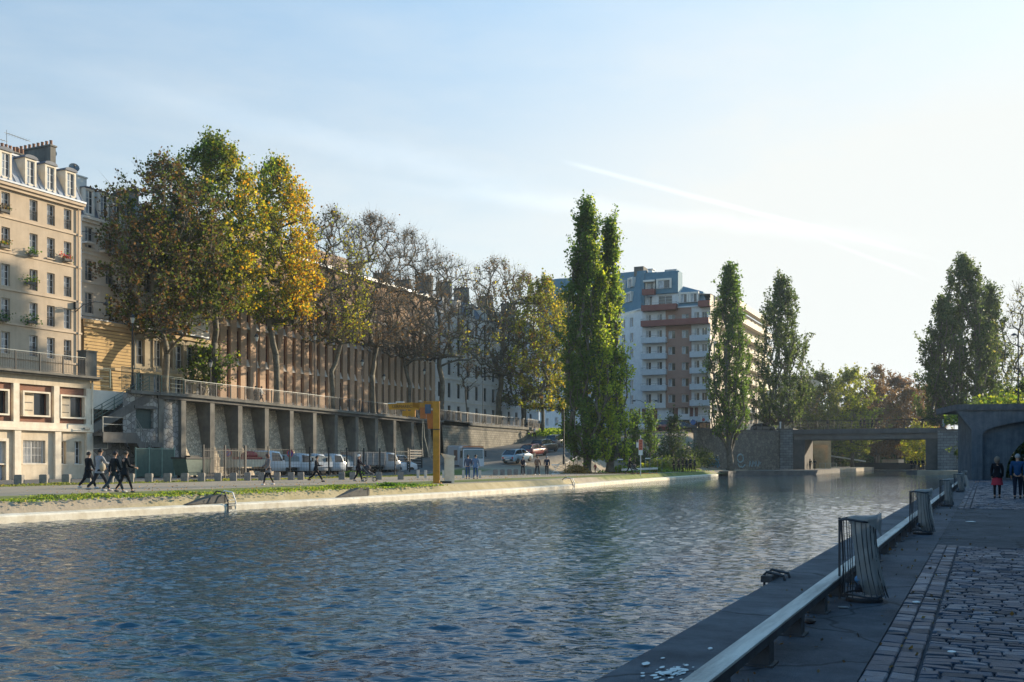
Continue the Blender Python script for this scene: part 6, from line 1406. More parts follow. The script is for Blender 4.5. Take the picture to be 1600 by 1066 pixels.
# fence in front of the vehicles
XF=-52.5
def fence(px0,px1,label,bars,h=2.3,X=XF):
    y0,y1=onX(px0,X),onX(px1,X); r=empty('fence',label,'fence',(X,y0,ZL)); L_=y1-y0; n=max(1,round(L_/2.6))
    pm_=MB().box(-.05,.05,-.05,.05,0,h+.25).mesh('post',DKM)
    for i in range(n+1): inst(pm_,'post',r,(0,L_*i/n,0))
    b=MB()
    if bars:
        m=int(L_/.16)
        for i in range(m): b.box(-.015,.015,i*L_/m-.02,i*L_/m+.02,.1,h)
        b.box(-.03,.03,0,L_,h-.2,h-.15).box(-.03,.03,0,L_,.25,.3); b.build('pales',DKM,r)
    else:
        for k in range(8): b.box(-.006,.006,0,L_,.15+k*h/8,.16+k*h/8)
        m=int(L_/.35)
        for i in range(m): b.box(-.005,.005,i*L_/m,i*L_/m+.008,.1,h)
        b.box(-.02,.02,0,L_,h-.03,h); b.build('mesh_panel',DKM,r)
fence(318,383,'dark palisade fence in front of the stone wall left of the flatbed',True); fence(384,640,'dark wire mesh fence in front of the parked pickups and tipper',False)
q=gp(650,745); r=empty('louvred_gate','dark slatted gate panel between the white van and the refuse lorry','gate',(-54,onX(637,-54),ZL)); L_=onX(659,-54)-onX(637,-54)
for k in range(9): MB().box(-.03,.03,.05,L_-.05,.2+k*.27,.34+k*.27).build('slat',DKM,r)
for y in (0,L_): MB().box(-.05,.05,y-.05,y+.05,0,2.7).build('post',DKM,r)
q=gp(308,744); r=empty('skip','dark green rubbish container against the stone wall left of the palisade fence','container',(-56.5,onX(300,-56.5),ZL),0)
MB().extx([(-1.1,.2),(1.1,.2),(1.4,1.5),(-1.4,1.5)],-.7,.7).build('tub',GREENM,r); MB().box(-.8,.8,-1.45,1.45,1.5,1.62).box(-.3,.3,-.5,.5,1.62,1.75).build('lid',DKM,r)
for a in (-.55,.55):
    for c_ in (-.9,.9): MB().cyl((a-.05,c_,.12),(a+.05,c_,.12),.12,n=10).build('wheel',DKM,r)
# guard rail posts beside the ramp
railing('guard_rail','low barrier with a pale top rail climbing beside the ramp left of the poplars',[(-43.5,onX(884,-43.5),.35),(-44.,onX(914,-44.),1.6)],.95,1.6,'rails',DKM,FRAMEW)
b=MB(); q=pd(868,728,100.); 
tag(MB().box(-.4,.4,-.05,.05,.9,1.0).box(-.4,.4,-.05,.05,0,.08).bar((-.35,0,.05),(.35,0,.95),.04).bar((.35,0,.05),(-.35,0,.95),.04).build('trestle',BLKW,None,loc=(q.x,q.y,zleft(q.x,q.y)),rz=YAW),'small white crossed trestle barrier on the ramp left of the poplars','barrier')

ground_cover('fallen_leaves','scattered brown leaves and grit on the right quay',[(-1.0,4,.012),(-.9,12,.012),(-.8,24,.012),(-.9,40,.012)],170,.004,[(.09,.06,.04),(.06,.045,.035),(.13,.10,.07)],[1,1,1],.045,.55,21)
ground_cover('fallen_leaves','small leaves and dust lodged under the guard beam',[(-1.55,3,.012),(-1.55,20,.012),(-1.6,60,.012)],330,.008,[(.12,.07,.04),(.07,.05,.035)],[1,1],.04,.09,22)
ground_cover('fallen_leaves','a few leaves caught between the setts',[(1.,4,.014),(1.2,12,.014),(1.4,19,.014)],70,.004,[(.16,.10,.05),(.10,.07,.04)],[1,1],.045,1.2,23)
# ================= vehicles (local +y is forward, origin on the ground under the middle)
TYRE=flat('tyre_rubber',(.02,.02,.022),.8); RIMM=flat('wheel_rim',(.45,.46,.48),.35,.6); HLM=flat('headlamp_glass',(.7,.72,.74),.08,.1,.8); RLM=flat('rear_lamp',(.4,.02,.02),.25)
_wm={}
def wheel(parent,x,y,r=.33,w=.2):
    k=(r,w)
    if k not in _wm:
        _wm[k]=(MB().lathe([(r*.62,-w/2),(r*.95,-w/2),(r,-w*.35),(r,w*.35),(r*.95,w/2),(r*.62,w/2)],(0,0,0),18),MB().lathe([(.05,-w*.36),(r*.62,-w*.4),(r*.64,0),(r*.62,w*.4),(.05,w*.36)],(0,0,0),14))
        for b in _wm[k]: b.v=[(z,y_,x_) for x_,y_,z in b.v]; b.f=[tuple(reversed(f)) for f in b.f]
        _wm[k]=(_wm[k][0].mesh('tyre',TYRE,True),_wm[k][1].mesh('rim',RIMM))
    o=inst(_wm[k][0],'wheel',parent,(x,y,r)); inst(_wm[k][1],'rim',o)
def paint(name,c): 
    if name in _M: return _M[name]
    m=flat(name,c,.28,0,.5); m.node_tree.nodes['Principled BSDF'].inputs['Coat Weight'].default_value=.6; return m
def loft(mb,secs,m=0):
    """secs: list of (y, [(x,z)...]) half sections mirrored in x"""
    o=len(mb.v); n=len(secs[0][1])*2
    for y,h in secs:
        full=[(x,z) for x,z in h]+[(-x,z) for x,z in reversed(h)]
        mb.v+=[(x,y,z) for x,z in full]
    for i in range(len(secs)-1):
        for j in range(n):
            j2=(j+1)%n; mb.f.append((o+i*n+j,o+i*n+j2,o+(i+1)*n+j2,o+(i+1)*n+j)); mb.m.append(m)
    mb.f.append(tuple(o+j for j in reversed(range(n)))); mb.m.append(m); e=o+(len(secs)-1)*n; mb.f.append(tuple(e+j for j in range(n))); mb.m.append(m)
def car(label,loc,rz,col,kind='hatch',cat='car',group=None,tilt=0,paintm=None):
    r=empty('parked_car' if cat=='car' else 'parked_van',label,cat,loc,rz,group); r.rotation_euler=(tilt,0,rz); P=paint('car_paint_'+col,dict(silver=(.42,.45,.48),white=(.62,.64,.66),black=(.02,.022,.026),grey=(.10,.105,.115),red=(.20,.03,.03),blue=(.25,.38,.48))[col])
    W=.86
    if kind=='hatch': Lh=2.05; hood=[(2.05,.62),(1.95,.74),(1.15,.93)]; roof=[(1.05,.95),(.35,1.42),(-.4,1.48),(-1.35,1.42),(-1.95,.98)]; H0=.97
    elif kind=='suv': Lh=2.2; hood=[(2.2,.75),(2.1,.92),(1.2,1.08)]; roof=[(1.1,1.1),(.5,1.62),(-.5,1.70),(-1.7,1.62),(-2.1,1.1)]; H0=1.1
    else: Lh=2.4; hood=[(2.4,.8),(2.3,1.0),(1.7,1.2)]; roof=[(1.65,1.22),(1.0,1.9),(0,1.97),(-2.2,1.95),(-2.38,1.2)]; H0=1.2; W=.94
    b=MB(); secs=[]
    low=.24
    for y,zt in [(Lh,hood[0][1])]+[(hood[1][0],hood[1][1]),(hood[2][0],hood[2][1]),(0,H0),(-Lh*.7,H0),(roof[-1][0],H0-.02),(-Lh,H0-.25)]:
        w=W*(.86 if abs(y)>=Lh-.02 else .97 if abs(y)>Lh*.85 else 1); secs.append((y,[(w*.93,low),(w,low+.22),(w,zt-.12),(w*.94,zt)]))
    loft(b,secs); b.build('body',P,r,True)
    g=MB(); loft(g,[(y,[(W*.9,H0-.05),(W*(.9-.16*(z-H0)/.5 if z>H0 else .9),max(z,H0)-.03)]) for y,z in [(roof[0][0]-.02,roof[0][1]),(roof[1][0],roof[1][1]),(roof[2][0],roof[2][1]),(roof[3][0],roof[3][1]),(roof[4][0]+.02,roof[4][1])]]); g.build('windows',GLASS,r)
    t=MB(); 
    ps=roof[1:4]; vs=[]
    for y,z in ps:
        w=W*(.9-.16*(z-H0)/.5)+.012; vs+=[(-w,y,z-.05),(-w*.9,y,z+.01),(w*.9,y,z+.01),(w,y,z-.05)]
    t.add(vs,[(i*4+j,(i+1)*4+j,(i+1)*4+j+1,i*4+j+1) for i in range(2) for j in range(3)])
    for s in (-1,1):
        for (a,c) in ((roof[0],roof[1]),(roof[4],roof[3])): 
            w0=W*.91; w1=W*(.9-.16*(c[1]-H0)/.5)+.01; t.bar((s*w0,a[0],a[1]-.03),(s*w1,c[0],c[1]-.03),.07,.06)
        w1=W*(.9-.16*(roof[2][1]-H0)/.5)+.01; t.bar((s*W*.91,-.15,H0-.03),(s*w1,-.25,roof[2][1]-.03),.08,.04)
        if kind=='van': t.box(s*W*.93-.03,s*W*.93+.0,-2.2,-.1,H0,1.8)
    t.build('roof',P,r,True)
    for s in(-1,1):
        MB().ball((s*W*.66,Lh-.06,hood[0][1]-.06),(.17,.08,.09),10,6).build('headlight',HLM,r); MB().box(s*W*.70-.1,s*W*.70+.1,-Lh-.01,-Lh+.06,H0-.42,H0-.24).build('tail_light',RLM,r)
        MB().ball((s*(W+.1),roof[0][0]-.15,H0+.05),(.1,.06,.07),8,6).build('mirror',P,r)
        for y in (Lh-.78,-Lh+.75): wheel(r,s*(W-.10),y,.32 if kind=='hatch' else .36)
    MB().box(-W*.75,W*.75,Lh-.03,Lh+.05,.28,.46).box(-W*.75,W*.75,-Lh-.05,-Lh+.03,.3,.5).build('bumper',flat('bumper_plastic',(.05,.05,.055)),r)
    MB().box(-.26,.26,Lh+.052,Lh+.06,.36,.47).build('number_plate',FRAMEW,r); MB().box(-.26,.26,-Lh-.06,-Lh-.052,.38,.49).build('number_plate',FRAMEW,r)
    return r
def lorry(label,loc,rz,kind,cab='white',name='pickup_truck',cat='truck',group=None,sc=1.):
    r=empty(name,label,cat,loc,rz,group); r.scale=(sc,)*3; P=paint('lorry_'+cab,dict(white=(.56,.60,.64),silver=(.4,.42,.44))[cab])
    if kind!='refuse':
        W=.9; c=MB(); loft(c,[(2.45,[(W*.9,.45),(W*.95,.8),(W*.93,1.0),(W*.9,1.02)]),(2.3,[(W,.4),(W,.8),(W,1.12),(W*.92,1.16)]),(1.75,[(W,.4),(W,.8),(W,1.2),(W*.92,1.9)]),(.75,[(W,.4),(W,.8),(W,1.25),(W*.9,2.0)])]); c.build('cab',P,r,True)
        g=MB(); g.add([(-W*.82,2.27,1.2),(W*.82,2.27,1.2),(W*.78,1.80,1.84),(-W*.78,1.80,1.84)],[(0,1,2,3)]); g.v=[(x,y+.03,z+.02) for x,y,z in g.v]; g.build('windscreen',GLASS,r)
        for s in (-1,1):
            q=MB().add([(s*(W*.99),.95,1.2),(s*(W*.99),2.0,1.2),(s*(W*.93),1.72,1.78),(s*(W*.92),.95,1.85)],[(0,1,2,3) if s>0 else (3,2,1,0)]); q.v=[(x+s*.02,y,z) for x,y,z in q.v]; q.build('side_window',GLASS,r)
            MB().box(s*.68-.14,s*.68+.14,2.38,2.48,.72,.9).build('headlight',HLM,r); MB().box(s*(W+.12)-.06,s*(W+.12)+.06,1.95,2.05,1.25,1.6).build('mirror',DKM,r)
            wheel(r,s*.76,1.65,.34); wheel(r,s*.76,-1.6,.34)
        MB().box(-W,W,2.4,2.52,.4,.62).build('bumper',flat('bumper_plastic',(.05,)*3),r); MB().box(-.45,.45,-2.6,1.2,.45,.65).build('chassis',DKM,r)
        if kind=='flat':
            b=MB(); b.box(-W,W,-2.6,.68,.75,.85); b.box(-W,-W+.05,-2.6,.68,.85,1.3).box(W-.05,W,-2.6,.68,.85,1.3).box(-W+.05,W-.05,-2.6,-2.55,.85,1.3).box(-W+.05,W-.05,.6,.68,.85,1.9); b.build('load_bed',M('cream_bed',(.62,.55,.42),(.5,.43,.32),2,.6),r)
            MB().box(-.5,.5,-1.8,.3,.86,1.5).ball((0,-.5,1.6),(.45,.8,.35),9,6).build('load',M('red_load',(.30,.05,.05),(.2,.04,.04)),r)
        elif kind=='cover':
            b=MB(); b.box(-W,W,-2.6,.68,.75,1.25); b.build('load_bed',P,r); b=MB(); b.exty([(-W,1.26),(W,1.26),(W*.9,1.72),(0,1.9),(-W*.9,1.72)],-2.55,.6); b.build('tarpaulin',M('grey_green_tarpaulin',(.20,.24,.25),(.14,.17,.18),2,.7,.3),r)
        else:
            b=MB(); b.exty([(-W,.8),(W,.8),(W+.06,1.95),(-W-.06,1.95)],-2.9,.62)
            for i in range(6): b.box(W-.0,W+.09,-2.8+i*.65,-2.72+i*.65,.82,1.95)
            b.box(-W-.1,W+.1,-2.95,.66,1.92,2.0); b.build('tipper_body',M('grey_steel_body',(.33,.33,.33),(.24,.24,.25),2,.5,.1,metal=.3),r)
    else:
        W=1.22; c=MB(); loft(c,[(4.3,[(W*.97,.55),(W,.9),(W,1.75),(W*.96,1.78)]),(4.22,[(W,.5),(W,.9),(W,1.85),(W*.97,2.75)]),(4.05,[(W,.5),(W,.9),(W,1.85),(W*.95,2.95)]),(2.5,[(W,.5),(W,.9),(W,1.85),(W*.95,2.98)])]); c.build('cab',P,r)
        MB().add([(-W*.9,4.33,1.72),(W*.9,4.33,1.72),(W*.9,4.25,2.72),(-W*.9,4.25,2.72)],[(0,1,2,3)]).build('windscreen',flat('blue_glass',(.03,.10,.14),.08,0,.8),r)
        MB().box(-W,W,4.05,4.15,2.98,3.1).box(-.9,.9,3.6,4.,3.0,3.12).build('beacon_bar',M('orange_beacon',(.55,.2,.08)),r); MB().box(-W,W,4.0,4.16,2.76,2.95).build('visor',DKM,r)
        for s in (-1,1):
            MB().add([(s*(W+.01),3.0,1.75),(s*(W+.01),4.1,1.75),(s*(W+.01),4.0,2.6),(s*(W+.01),3.0,2.6)],[(0,1,2,3) if s>0 else (3,2,1,0)]).build('side_window',GLASS,r)
            MB().box(s*.9-.17,s*.9+.17,4.3,4.36,.68,.9).build('headlight',HLM,r); MB().box(s*(W+.22)-.07,s*(W+.22)+.07,4.15,4.28,1.9,2.6).bar((s*W,4.1,2.6),(s*(W+.22),4.2,2.55),.04).build('mirror',DKM,r)
            for y in (3.2,-1.2,-2.5): wheel(r,s*1.05,y,.5,.3)
        MB().box(-W,W,4.31,4.42,.4,.64).build('bumper',DKM,r); MB().box(-.45,.45,-3.6,3.6,.55,.8).build('chassis',DKM,r)
        MB().box(-.5,.5,4.305,4.33,1.2,1.3,0).tube([(-.22,4.345,1.5),(0,4.345,1.42),(.22,4.345,1.5),(.2,4.345,1.25),(-.05,4.345,1.12)],.04,5).tube([(.35,4.345,1.45),(.5,4.345,1.3),(.35,4.345,1.15)],.04,5).build('emblem',flat('emblem_red',(.30,.04,.06)),r)
        b=MB(); loft(b,[(2.3,[(W*1.02,.95),(W*1.04,2.2),(W*1.0,3.0),(W*.7,3.15)]),(-3.2,[(W*1.02,.95),(W*1.04,2.2),(W*1.0,3.1),(W*.7,3.25)])]); b.build('refuse_body',P,r)
        for s in (-1,1):
            g=MB()
            for i in range(6): g.box(s*W*1.045-.02,s*W*1.045+.03,2.1-i*1.02,2.2-i*1.02,1.0,3.0)
            g.build('ribs',P,r); MB().box(s*(W*1.05)-.02,s*(W*1.05)+.03,.2,1.7,1.5,2.7).box(s*(W*1.05)+.0,s*(W*1.05)+.035,.2,1.7,2.05,2.12).build('poster_panel',M('brown_poster',(.28,.20,.17),(.2,.14,.12)),r)
        MB().extx([(-3.2,.8),(-3.2,3.3),(-4.1,3.1),(-4.6,1.6),(-4.4,.7)],-W,W).build('tailgate',M('tailgate_grey',(.4,.42,.42),(.3,.3,.3)),r)
    return r
HD=-R(62)      # angled parking: noses towards the water and down the quay
def onq(px,X): return (X,onX(px,X),ZL)
V=[]
lorry('white cab flatbed with cream sides and a red load, behind the first no parking sign',onq(398,-56.5),R(-8),'flat',name='flatbed_truck',sc=1.12)
grp='white pickups parked in a row under the retaining wall'
for px,lb,x in ((463,'white pickup with a grey tarpaulin, leftmost of the row, behind the second no parking sign',-57.2),(487,'white pickup squeezed between two others, its cab left of the walking dark figure',-57.6),(515,'white pickup behind the dark walking figure',-57.),(549,'white pickup partly hidden by the white haired pedestrian',-57.2)):
    lorry(lb,onq(px-14,x),R(-14),'cover',group=grp,sc=1.02)
lorry('grey steel bodied tipper lorry behind the man with the stroller',onq(584,-56.),R(-20),'tip','silver','tipper_truck',sc=1.12)
car('white van with a glinting windscreen between the grey tipper and the slatted gate',onq(615,-55.4),R(-28),'white','van','van')
lorry('large white refuse lorry parked nose to the water behind the yellow crane',(-51.2,onX(716,-51.2)+1.4,ZL),R(180+42),'refuse',name='refuse_truck',cat='refuse lorry',sc=.93)
def ramped(px,d,label,col,kind,rz,cat='car'):
    q=pd(px,721,d); z=zramp(q.y); return car(label,(q.x,q.y,z+.02),rz,col,kind,cat,'cars parked up the ramp' if cat=='car' else None,R(4.7)*math.cos(rz))
ramped(809,108.5,'pale blue grey hatchback, lowest of the cars parked up the ramp','blue','hatch',R(-6)); ramped(834,117,'dark red car with a bright windscreen, second of the cars up the ramp','red','hatch',R(-6))
ramped(851,123,'black people carrier, third and tallest of the cars up the ramp','black','suv',R(-6)); ramped(872,133,'dark grey car behind the lamp column, fourth up the ramp','grey','suv',R(-6)); ramped(906,142,'silver car with sun flashing on its nose at the top of the ramp','silver','hatch',R(-20))
def street(px,d,label,col,kind,rz,cat='car',z=6.46): q=pd(px,721,d); return car(label,(q.x,q.y,z),rz,col,kind,cat)
street(1005,164.5,'white van standing in the street in front of the apartment block','white','van',R(-70),'van'); street(984,166.5,'white van half behind the poplars, left of the double armed lamp','white','van',R(-72),'van')
street(1046,163.5,'dark red car in the street in front of the apartment block entrance','red','suv',R(-75)); street(1070,163,'black car with a shiny bonnet in the street right of the dark red one','black','hatch',R(-75)); street(1192,169,'dark car between the two poplars left of the bridge','grey','hatch',R(-75))
street(828,163.5,'dark car glimpsed at the end of the curved railing','grey','hatch',R(20))
# bicycles leaning at the upper railing
def bike(label,loc,rz):
    r=empty('bicycle',label,'bicycle',loc,rz)
    for y in (-.52,.52):
        o=MB().tube([(0,y+.33*math.cos(a),.34+.33*math.sin(a)) for a in [6.283*i/20 for i in range(21)]],.016,5,cap=False).build('wheel',TYRE,r)
    MB().bar((0,-.52,.34),(0,-.12,.82),.03).bar((0,-.12,.82),(0,.36,.80),.035).bar((0,-.08,.30),(0,.36,.78),.035).bar((0,-.08,.30),(0,-.14,.86),.03).bar((0,.36,.9),(0,.52,.34),.03).bar((0,-.52,.34),(0,-.08,.30),.02).build('frame',DKM,r)
    MB().box(-.06,.06,-.28,-.04,.88,.94).build('saddle',DKM,r); MB().bar((-.26,.34,.98),(.26,.34,.98),.03).build('handlebar',DKM,r)
bike('dark bicycle leaning behind the railing left of the second plane trunk',(-62.4,onX(316,-62.4),7.2),R(8)); bike('dark bicycle leaning behind the railing right of the second plane trunk',(-62.4,onX(330,-62.4),7.2),R(-10))
q=(-62.6,onX(150,-62.6),7.3)
# ================= people
SKIN=flat('skin',(.45,.27,.19),.6); 
def skinmesh(name,V,E,Rr,m,sub=1,root=0):
    me=bpy.data.meshes.new(name); me.from_pydata(V,E,[]); o=bpy.data.objects.new(name,me); COL.objects.link(o)
    md=o.modifiers.new('s','SKIN'); md.use_smooth_shade=True
    for i,v in enumerate(me.skin_vertices[0].data):
        rr=Rr[i]; v.radius=(rr,rr) if not hasattr(rr,'__len__') else rr; v.use_root=(i==root)
    if sub: s=o.modifiers.new('b','SUBSURF'); s.levels=sub; s.render_levels=sub
    dg=bpy.context.evaluated_depsgraph_get(); dg.update(); out=bpy.data.meshes.new_from_object(o.evaluated_get(dg)); bpy.data.objects.remove(o)
    out.materials.clear(); out.materials.append(m); out.polygons.foreach_set('use_smooth',[True]*len(out.polygons)); out.name=name; return out
def person(label,loc,rz,h=1.74,stride=.0,top=(.03,.035,.045),legs=(.02,.022,.03),hair=(.03,.02,.015),shoes=(.05,.05,.05),coat=0,arms=(.35,-.35),elb=(.5,.3),fem=False,skirt=None,long_hair=False,detail=False,group=None,bag=None,sit=False,trim=None,skin=None):
    """faces +y; stride swings the legs; arms are swing angles forwards"""
    k=h/1.75; r=empty('person',label,'person',loc,rz,group); sw=.17 if fem else .2; hw=.095
    nm='cl_%d_%d_%d'%tuple(int(c*255) for c in top); nl='cl_%d_%d_%d'%tuple(int(c*255) for c in legs)
    TM=M(nm,top,tuple(c*.75 for c in top),6,.9,.2,spec=.1); LM=M(nl,legs,tuple(c*.75 for c in legs),6,.85,.2,spec=.1); SM=flat('shoe_%d'%int(shoes[0]*255),shoes,.6); HM=flat('hair_%d_%d'%(int(hair[0]*255),int(hair[2]*255)),hair,.7); SK=SKIN
    hipz=.92 if not sit else .5; drop=0
    def leg(side):
        a=stride*side
        th=a*.9+(.12 if a>0 else 0) ; kb=(.12+.55*max(0,-a)*1.2) 
        H_=Vector((hw*side,0,hipz))
        if sit: K=H_+Vector((0,.45,-.02)); A=K+Vector((0,.05,-.43))
        else:
            K=H_+Vector((0,math.sin(th)*.44,-math.cos(th)*.44)); A=K+Vector((0,math.sin(th-kb)*.41,-math.cos(th-kb)*.41))
        return H_,K,A
    lg=[leg(-1),leg(1)]; drop=min(l[2].z for l in lg)-.08; 
    for l in lg:
        for v in l: v.z-=drop
    dz=-drop; lean=.05*abs(stride)
    pel=Vector((0,0,hipz+.03+dz)); sp=Vector((0,lean*.4,hipz+.25+dz)); ch=Vector((0,lean*.8,hipz+.43+dz)); nk=Vector((0,lean+.01,hipz+.585+dz)); hb=Vector((0,lean+.03,hipz+.66+dz)); hm=Vector((0,lean+.035,hipz+.74+dz)); ht=Vector((0,lean+.03,hipz+.80+dz))
    def arm(side,a,e):
        S_=Vector((sw*side,lean*.8,hipz+.50+dz)); E_=S_+Vector((.045*side,math.sin(a)*.28,-math.cos(a)*.28)); Wr=E_+Vector((-.01*side,math.sin(a+e)*.25,-math.cos(a+e)*.25)); Hd=Wr+(Wr-E_).normalized()*.08
        return S_,E_,Wr,Hd
    am=[arm(-1,arms[0],elb[0]),arm(1,arms[1],elb[1])]
    V=[pel,sp,ch,nk,hb,hm,ht]; E=[(i,i+1) for i in range(6)]; Rr=[(.13,.1),(.115,.09),(.13,.1),.05,.07,.088,.06]
    if fem: Rr[1]=(.1,.08)
    for l in lg:
        o=len(V); V+=[l[0],l[1],l[2],l[2]+Vector((0,.12,-.045))]; E+=[(0,o),(o,o+1),(o+1,o+2),(o+2,o+3)]; Rr+=[.082,.055,.038,.035]
    for s_,a in zip((-1,1),am):
        o=len(V); V+=[a[0],a[1],a[2],a[3]]; E+=[(2,o),(o,o+1),(o+1,o+2),(o+2,o+3)]; Rr+=[.055,.04,.028,(.034,.018)]
        if detail:
            d=(a[3]-a[2]).normalized(); sx=Vector((0,1,0))-d*d.y; sx.normalize()
            for q in range(4):
                b0=a[3]+d*.025+sx*(q-1.5)*.019; ln=(.03,.036,.034,.026)[q]; f=len(V); V+=[b0,b0+d*ln+Vector((-.008*s_,0,0)),b0+d*ln*1.75+Vector((-.022*s_,0,0))]; E+=[(o+3,f),(f,f+1),(f+1,f+2)]; Rr+=[.009,.0085,.007]
            f=len(V); V+=[a[3]-d*.03+sx*.034,a[3]+d*.015+sx*.048]; E+=[(o+3,f),(f,f+1)]; Rr+=[.011,.009]
    inst(skinmesh('body',V,E,Rr,SK,1),'body',r)
    # face: nose, eyes, ears kept in small child meshes of the head
    f=MB(); f.ball((hm.x,hm.y+.098,hm.z-.005),(.012,.02,.022),6,5)
    for s in(-1,1): f.ball((hm.x+s*.088,hm.y,hm.z),(.012,.02,.03),6,5)
    f.build('nose_and_ears',SK,r,True); MB().ball((-.032,hm.y+.083,hm.z+.02),(.011,.008,.008),6,4).build('eye',DKM,r); MB().ball((.032,hm.y+.083,hm.z+.02),(.011,.008,.008),6,4).build('eye',DKM,r)
    MB().box(-.022,.022,hm.y+.082,hm.y+.088,hm.z-.05,hm.z-.042).build('mouth',flat('lip',(.3,.1,.09)),r)
    # hair
    b=MB(); nu,nv=14,8; vs=[];fs=[]
    for i in range(nv+1):
        p=(.62 if not long_hair else .80)*math.pi*i/nv
        for j in range(nu):
            a=2*math.pi*j/nu; front=max(0,math.sin(a)); pp=p*(1-.38*front); rr=.104+.006*math.sin(a*5+i); ex=1.0+(.25*(i/nv)**2*(1-front) if long_hair else 0)
            vs.append((hm.x+rr*ex*math.sin(pp)*math.cos(a),hm.y-.008+rr*1.08*ex*math.sin(pp)*math.sin(a),hm.z+.005+rr*1.12*math.cos(pp)-(.07*(i/nv)**2*(1-front) if long_hair else 0)))
    fs=[(i*nu+j,(i+1)*nu+j,(i+1)*nu+(j+1)%nu,i*nu+(j+1)%nu) for i in range(nv) for j in range(nu)]
    b.add(vs,fs); b.build('hair',HM,r,True)
    # clothes
    V=[pel+Vector((0,0,-.07)),sp,ch,nk+Vector((0,-.005,-.02))]; E=[(0,1),(1,2),(2,3)]; Rr=[(.165,.125),(.145,.115),(.165,.125),.068]
    if fem: Rr=[(.15,.12),(.12,.1),(.145,.115),.06]
    for a in am: o=len(V); V+=[a[0],a[1],a[2]]; E+=[(2,o),(o,o+1),(o+1,o+2)]; Rr+=[.075,.058,.044]
    inst(skinmesh('jacket',V,E,Rr,TM,1),'jacket',r)
    if coat:
        b=MB(); nu=14; vs=[]; zz=[hipz+.15+dz,hipz+dz,hipz-coat*.5+dz,hipz-coat+dz]; rs_=[.15,.175,.20,.225]
        for z_,q in zip(zz,rs_):
            for j in range(nu): a=2*math.pi*j/nu; vs.append((q*math.cos(a)*(1+.05*math.sin(a*4)),q*.82*math.sin(a)*(1+.06*math.cos(a*5)),z_+.01*math.sin(a*3)))
        b.add(vs,[(i*nu+j,(i+1)*nu+j,(i+1)*nu+(j+1)%nu,i*nu+(j+1)%nu) for i in range(3) for j in range(nu)]); b.build('coat_skirt',TM,r,True)
    if skirt:
        b=MB(); nu=16; vs=[]
        for z_,q in zip((hipz+.0+dz,hipz-.15+dz,hipz-.36+dz),(.17,.2,.235)):
            for j in range(nu): a=2*math.pi*j/nu; vs.append((q*math.cos(a)*(1+.05*math.sin(a*6)),q*.85*math.sin(a),z_))
        b.add(vs,[(i*nu+j,(i+1)*nu+j,(i+1)*nu+(j+1)%nu,i*nu+(j+1)%nu) for i in range(2) for j in range(nu)]); b.build('skirt',flat('skirt_red',skirt,.9),r,True)
    V=[pel+Vector((0,0,.02))]; E=[]; Rr=[(.15,.115)]
    for l in lg: o=len(V); V+=[l[0]+Vector((0,0,-.05)),l[1],l[2]+Vector((0,0,.03))]; E+=[(0,o),(o,o+1),(o+1,o+2)]; Rr+=[.098,.07 if not fem else .06,.055 if not fem else .045]
    inst(skinmesh('trousers',V,E,Rr,LM,1),'trousers',r)
    for l in lg: MB().ball((l[2].x,l[2].y+.05,l[2].z-.035),(.048,.135,.05),9,6).build('shoe',SM,r,True)
    if bag: MB().ball((sw+.09,-.02,hipz+.12+dz),(.07,.13,.17),9,7).build('bag',flat('bag_%d'%int(bag[0]*255),bag,.7),r,True)
    r.scale=(k,k,k); return r
def toward(dx,dy): return math.atan2(-dx,dy)
PR=math.atan2(-CA,SA)-0; # heading that moves right in the picture = world (CA,SA)
right=toward(CA,SA); away=toward(-SA,CA)
def onleft(px,py): q=gp(px,py); return (q.x,q.y,ZL)
person('person in a long black coat with white shoes, leftmost of the four walkers',onleft(137.5,764),right+.9,1.78,.35,(.015,.017,.022),(.02,.02,.025),(.04,.03,.025),(.5,.5,.5),coat=.36,detail=True,arms=(.1,.2),elb=(.8,.4))
person('person in a grey sweatshirt with dark hair, second of the four walkers',onleft(155,768),right+.9,1.90,.42,(.30,.31,.33),(.03,.035,.045),(.015,.012,.01),(.3,.3,.3),detail=True,arms=(.2,.5),elb=(.9,1.1),coat=.12,bag=(.35,.3,.22))
person('person in a dark pullover with light trainers, third of the four walkers',onleft(178,770),right+.8,1.76,.40,(.02,.024,.03),(.04,.06,.085),(.03,.02,.02),(.45,.45,.45),detail=True,arms=(-.3,.3),elb=(.2,.3))
person('person in a black fitted jacket and tight trousers, rightmost of the four walkers',onleft(195,770),right+.8,1.74,.30,(.018,.022,.028),(.015,.018,.025),(.06,.04,.025),(.1,.1,.1),fem=True,detail=True,arms=(.4,.3),elb=(1.2,1.0),coat=.12,long_hair=False)
person('long haired person in a grey cardigan and white trainers walking alone on the gravel path',onleft(419,758.5),right-2.5+.0,1.72,.22,(.20,.18,.18),(.02,.022,.03),(.09,.04,.03),(.7,.65,.62),fem=True,long_hair=True,arms=(.15,.2),elb=(.4,.9),bag=(.3,.28,.27),coat=.2)
person('person in black striding with bent arms in front of the white pickups',onleft(494,753),right,1.72,.5,(.015,.018,.024),(.015,.017,.022),(.02,.02,.02),(.03,.03,.03),arms=(.3,.2),elb=(1.2,1.3),coat=.1)
person('white haired person in a dark coat pushing a stroller along the path',onleft(560,752.5),right,1.75,.25,(.025,.022,.03),(.02,.022,.03),(.75,.74,.7),(.3,.3,.3),arms=(.6,.6),elb=(.5,.5),coat=.15)
person('person in blue trousers and a striped top seen from behind beside the crane post',onleft(731,748.5),away,1.76,.06,(.10,.12,.18),(.05,.10,.22),(.02,.02,.02),(.04,.04,.04),arms=(.15,.1))
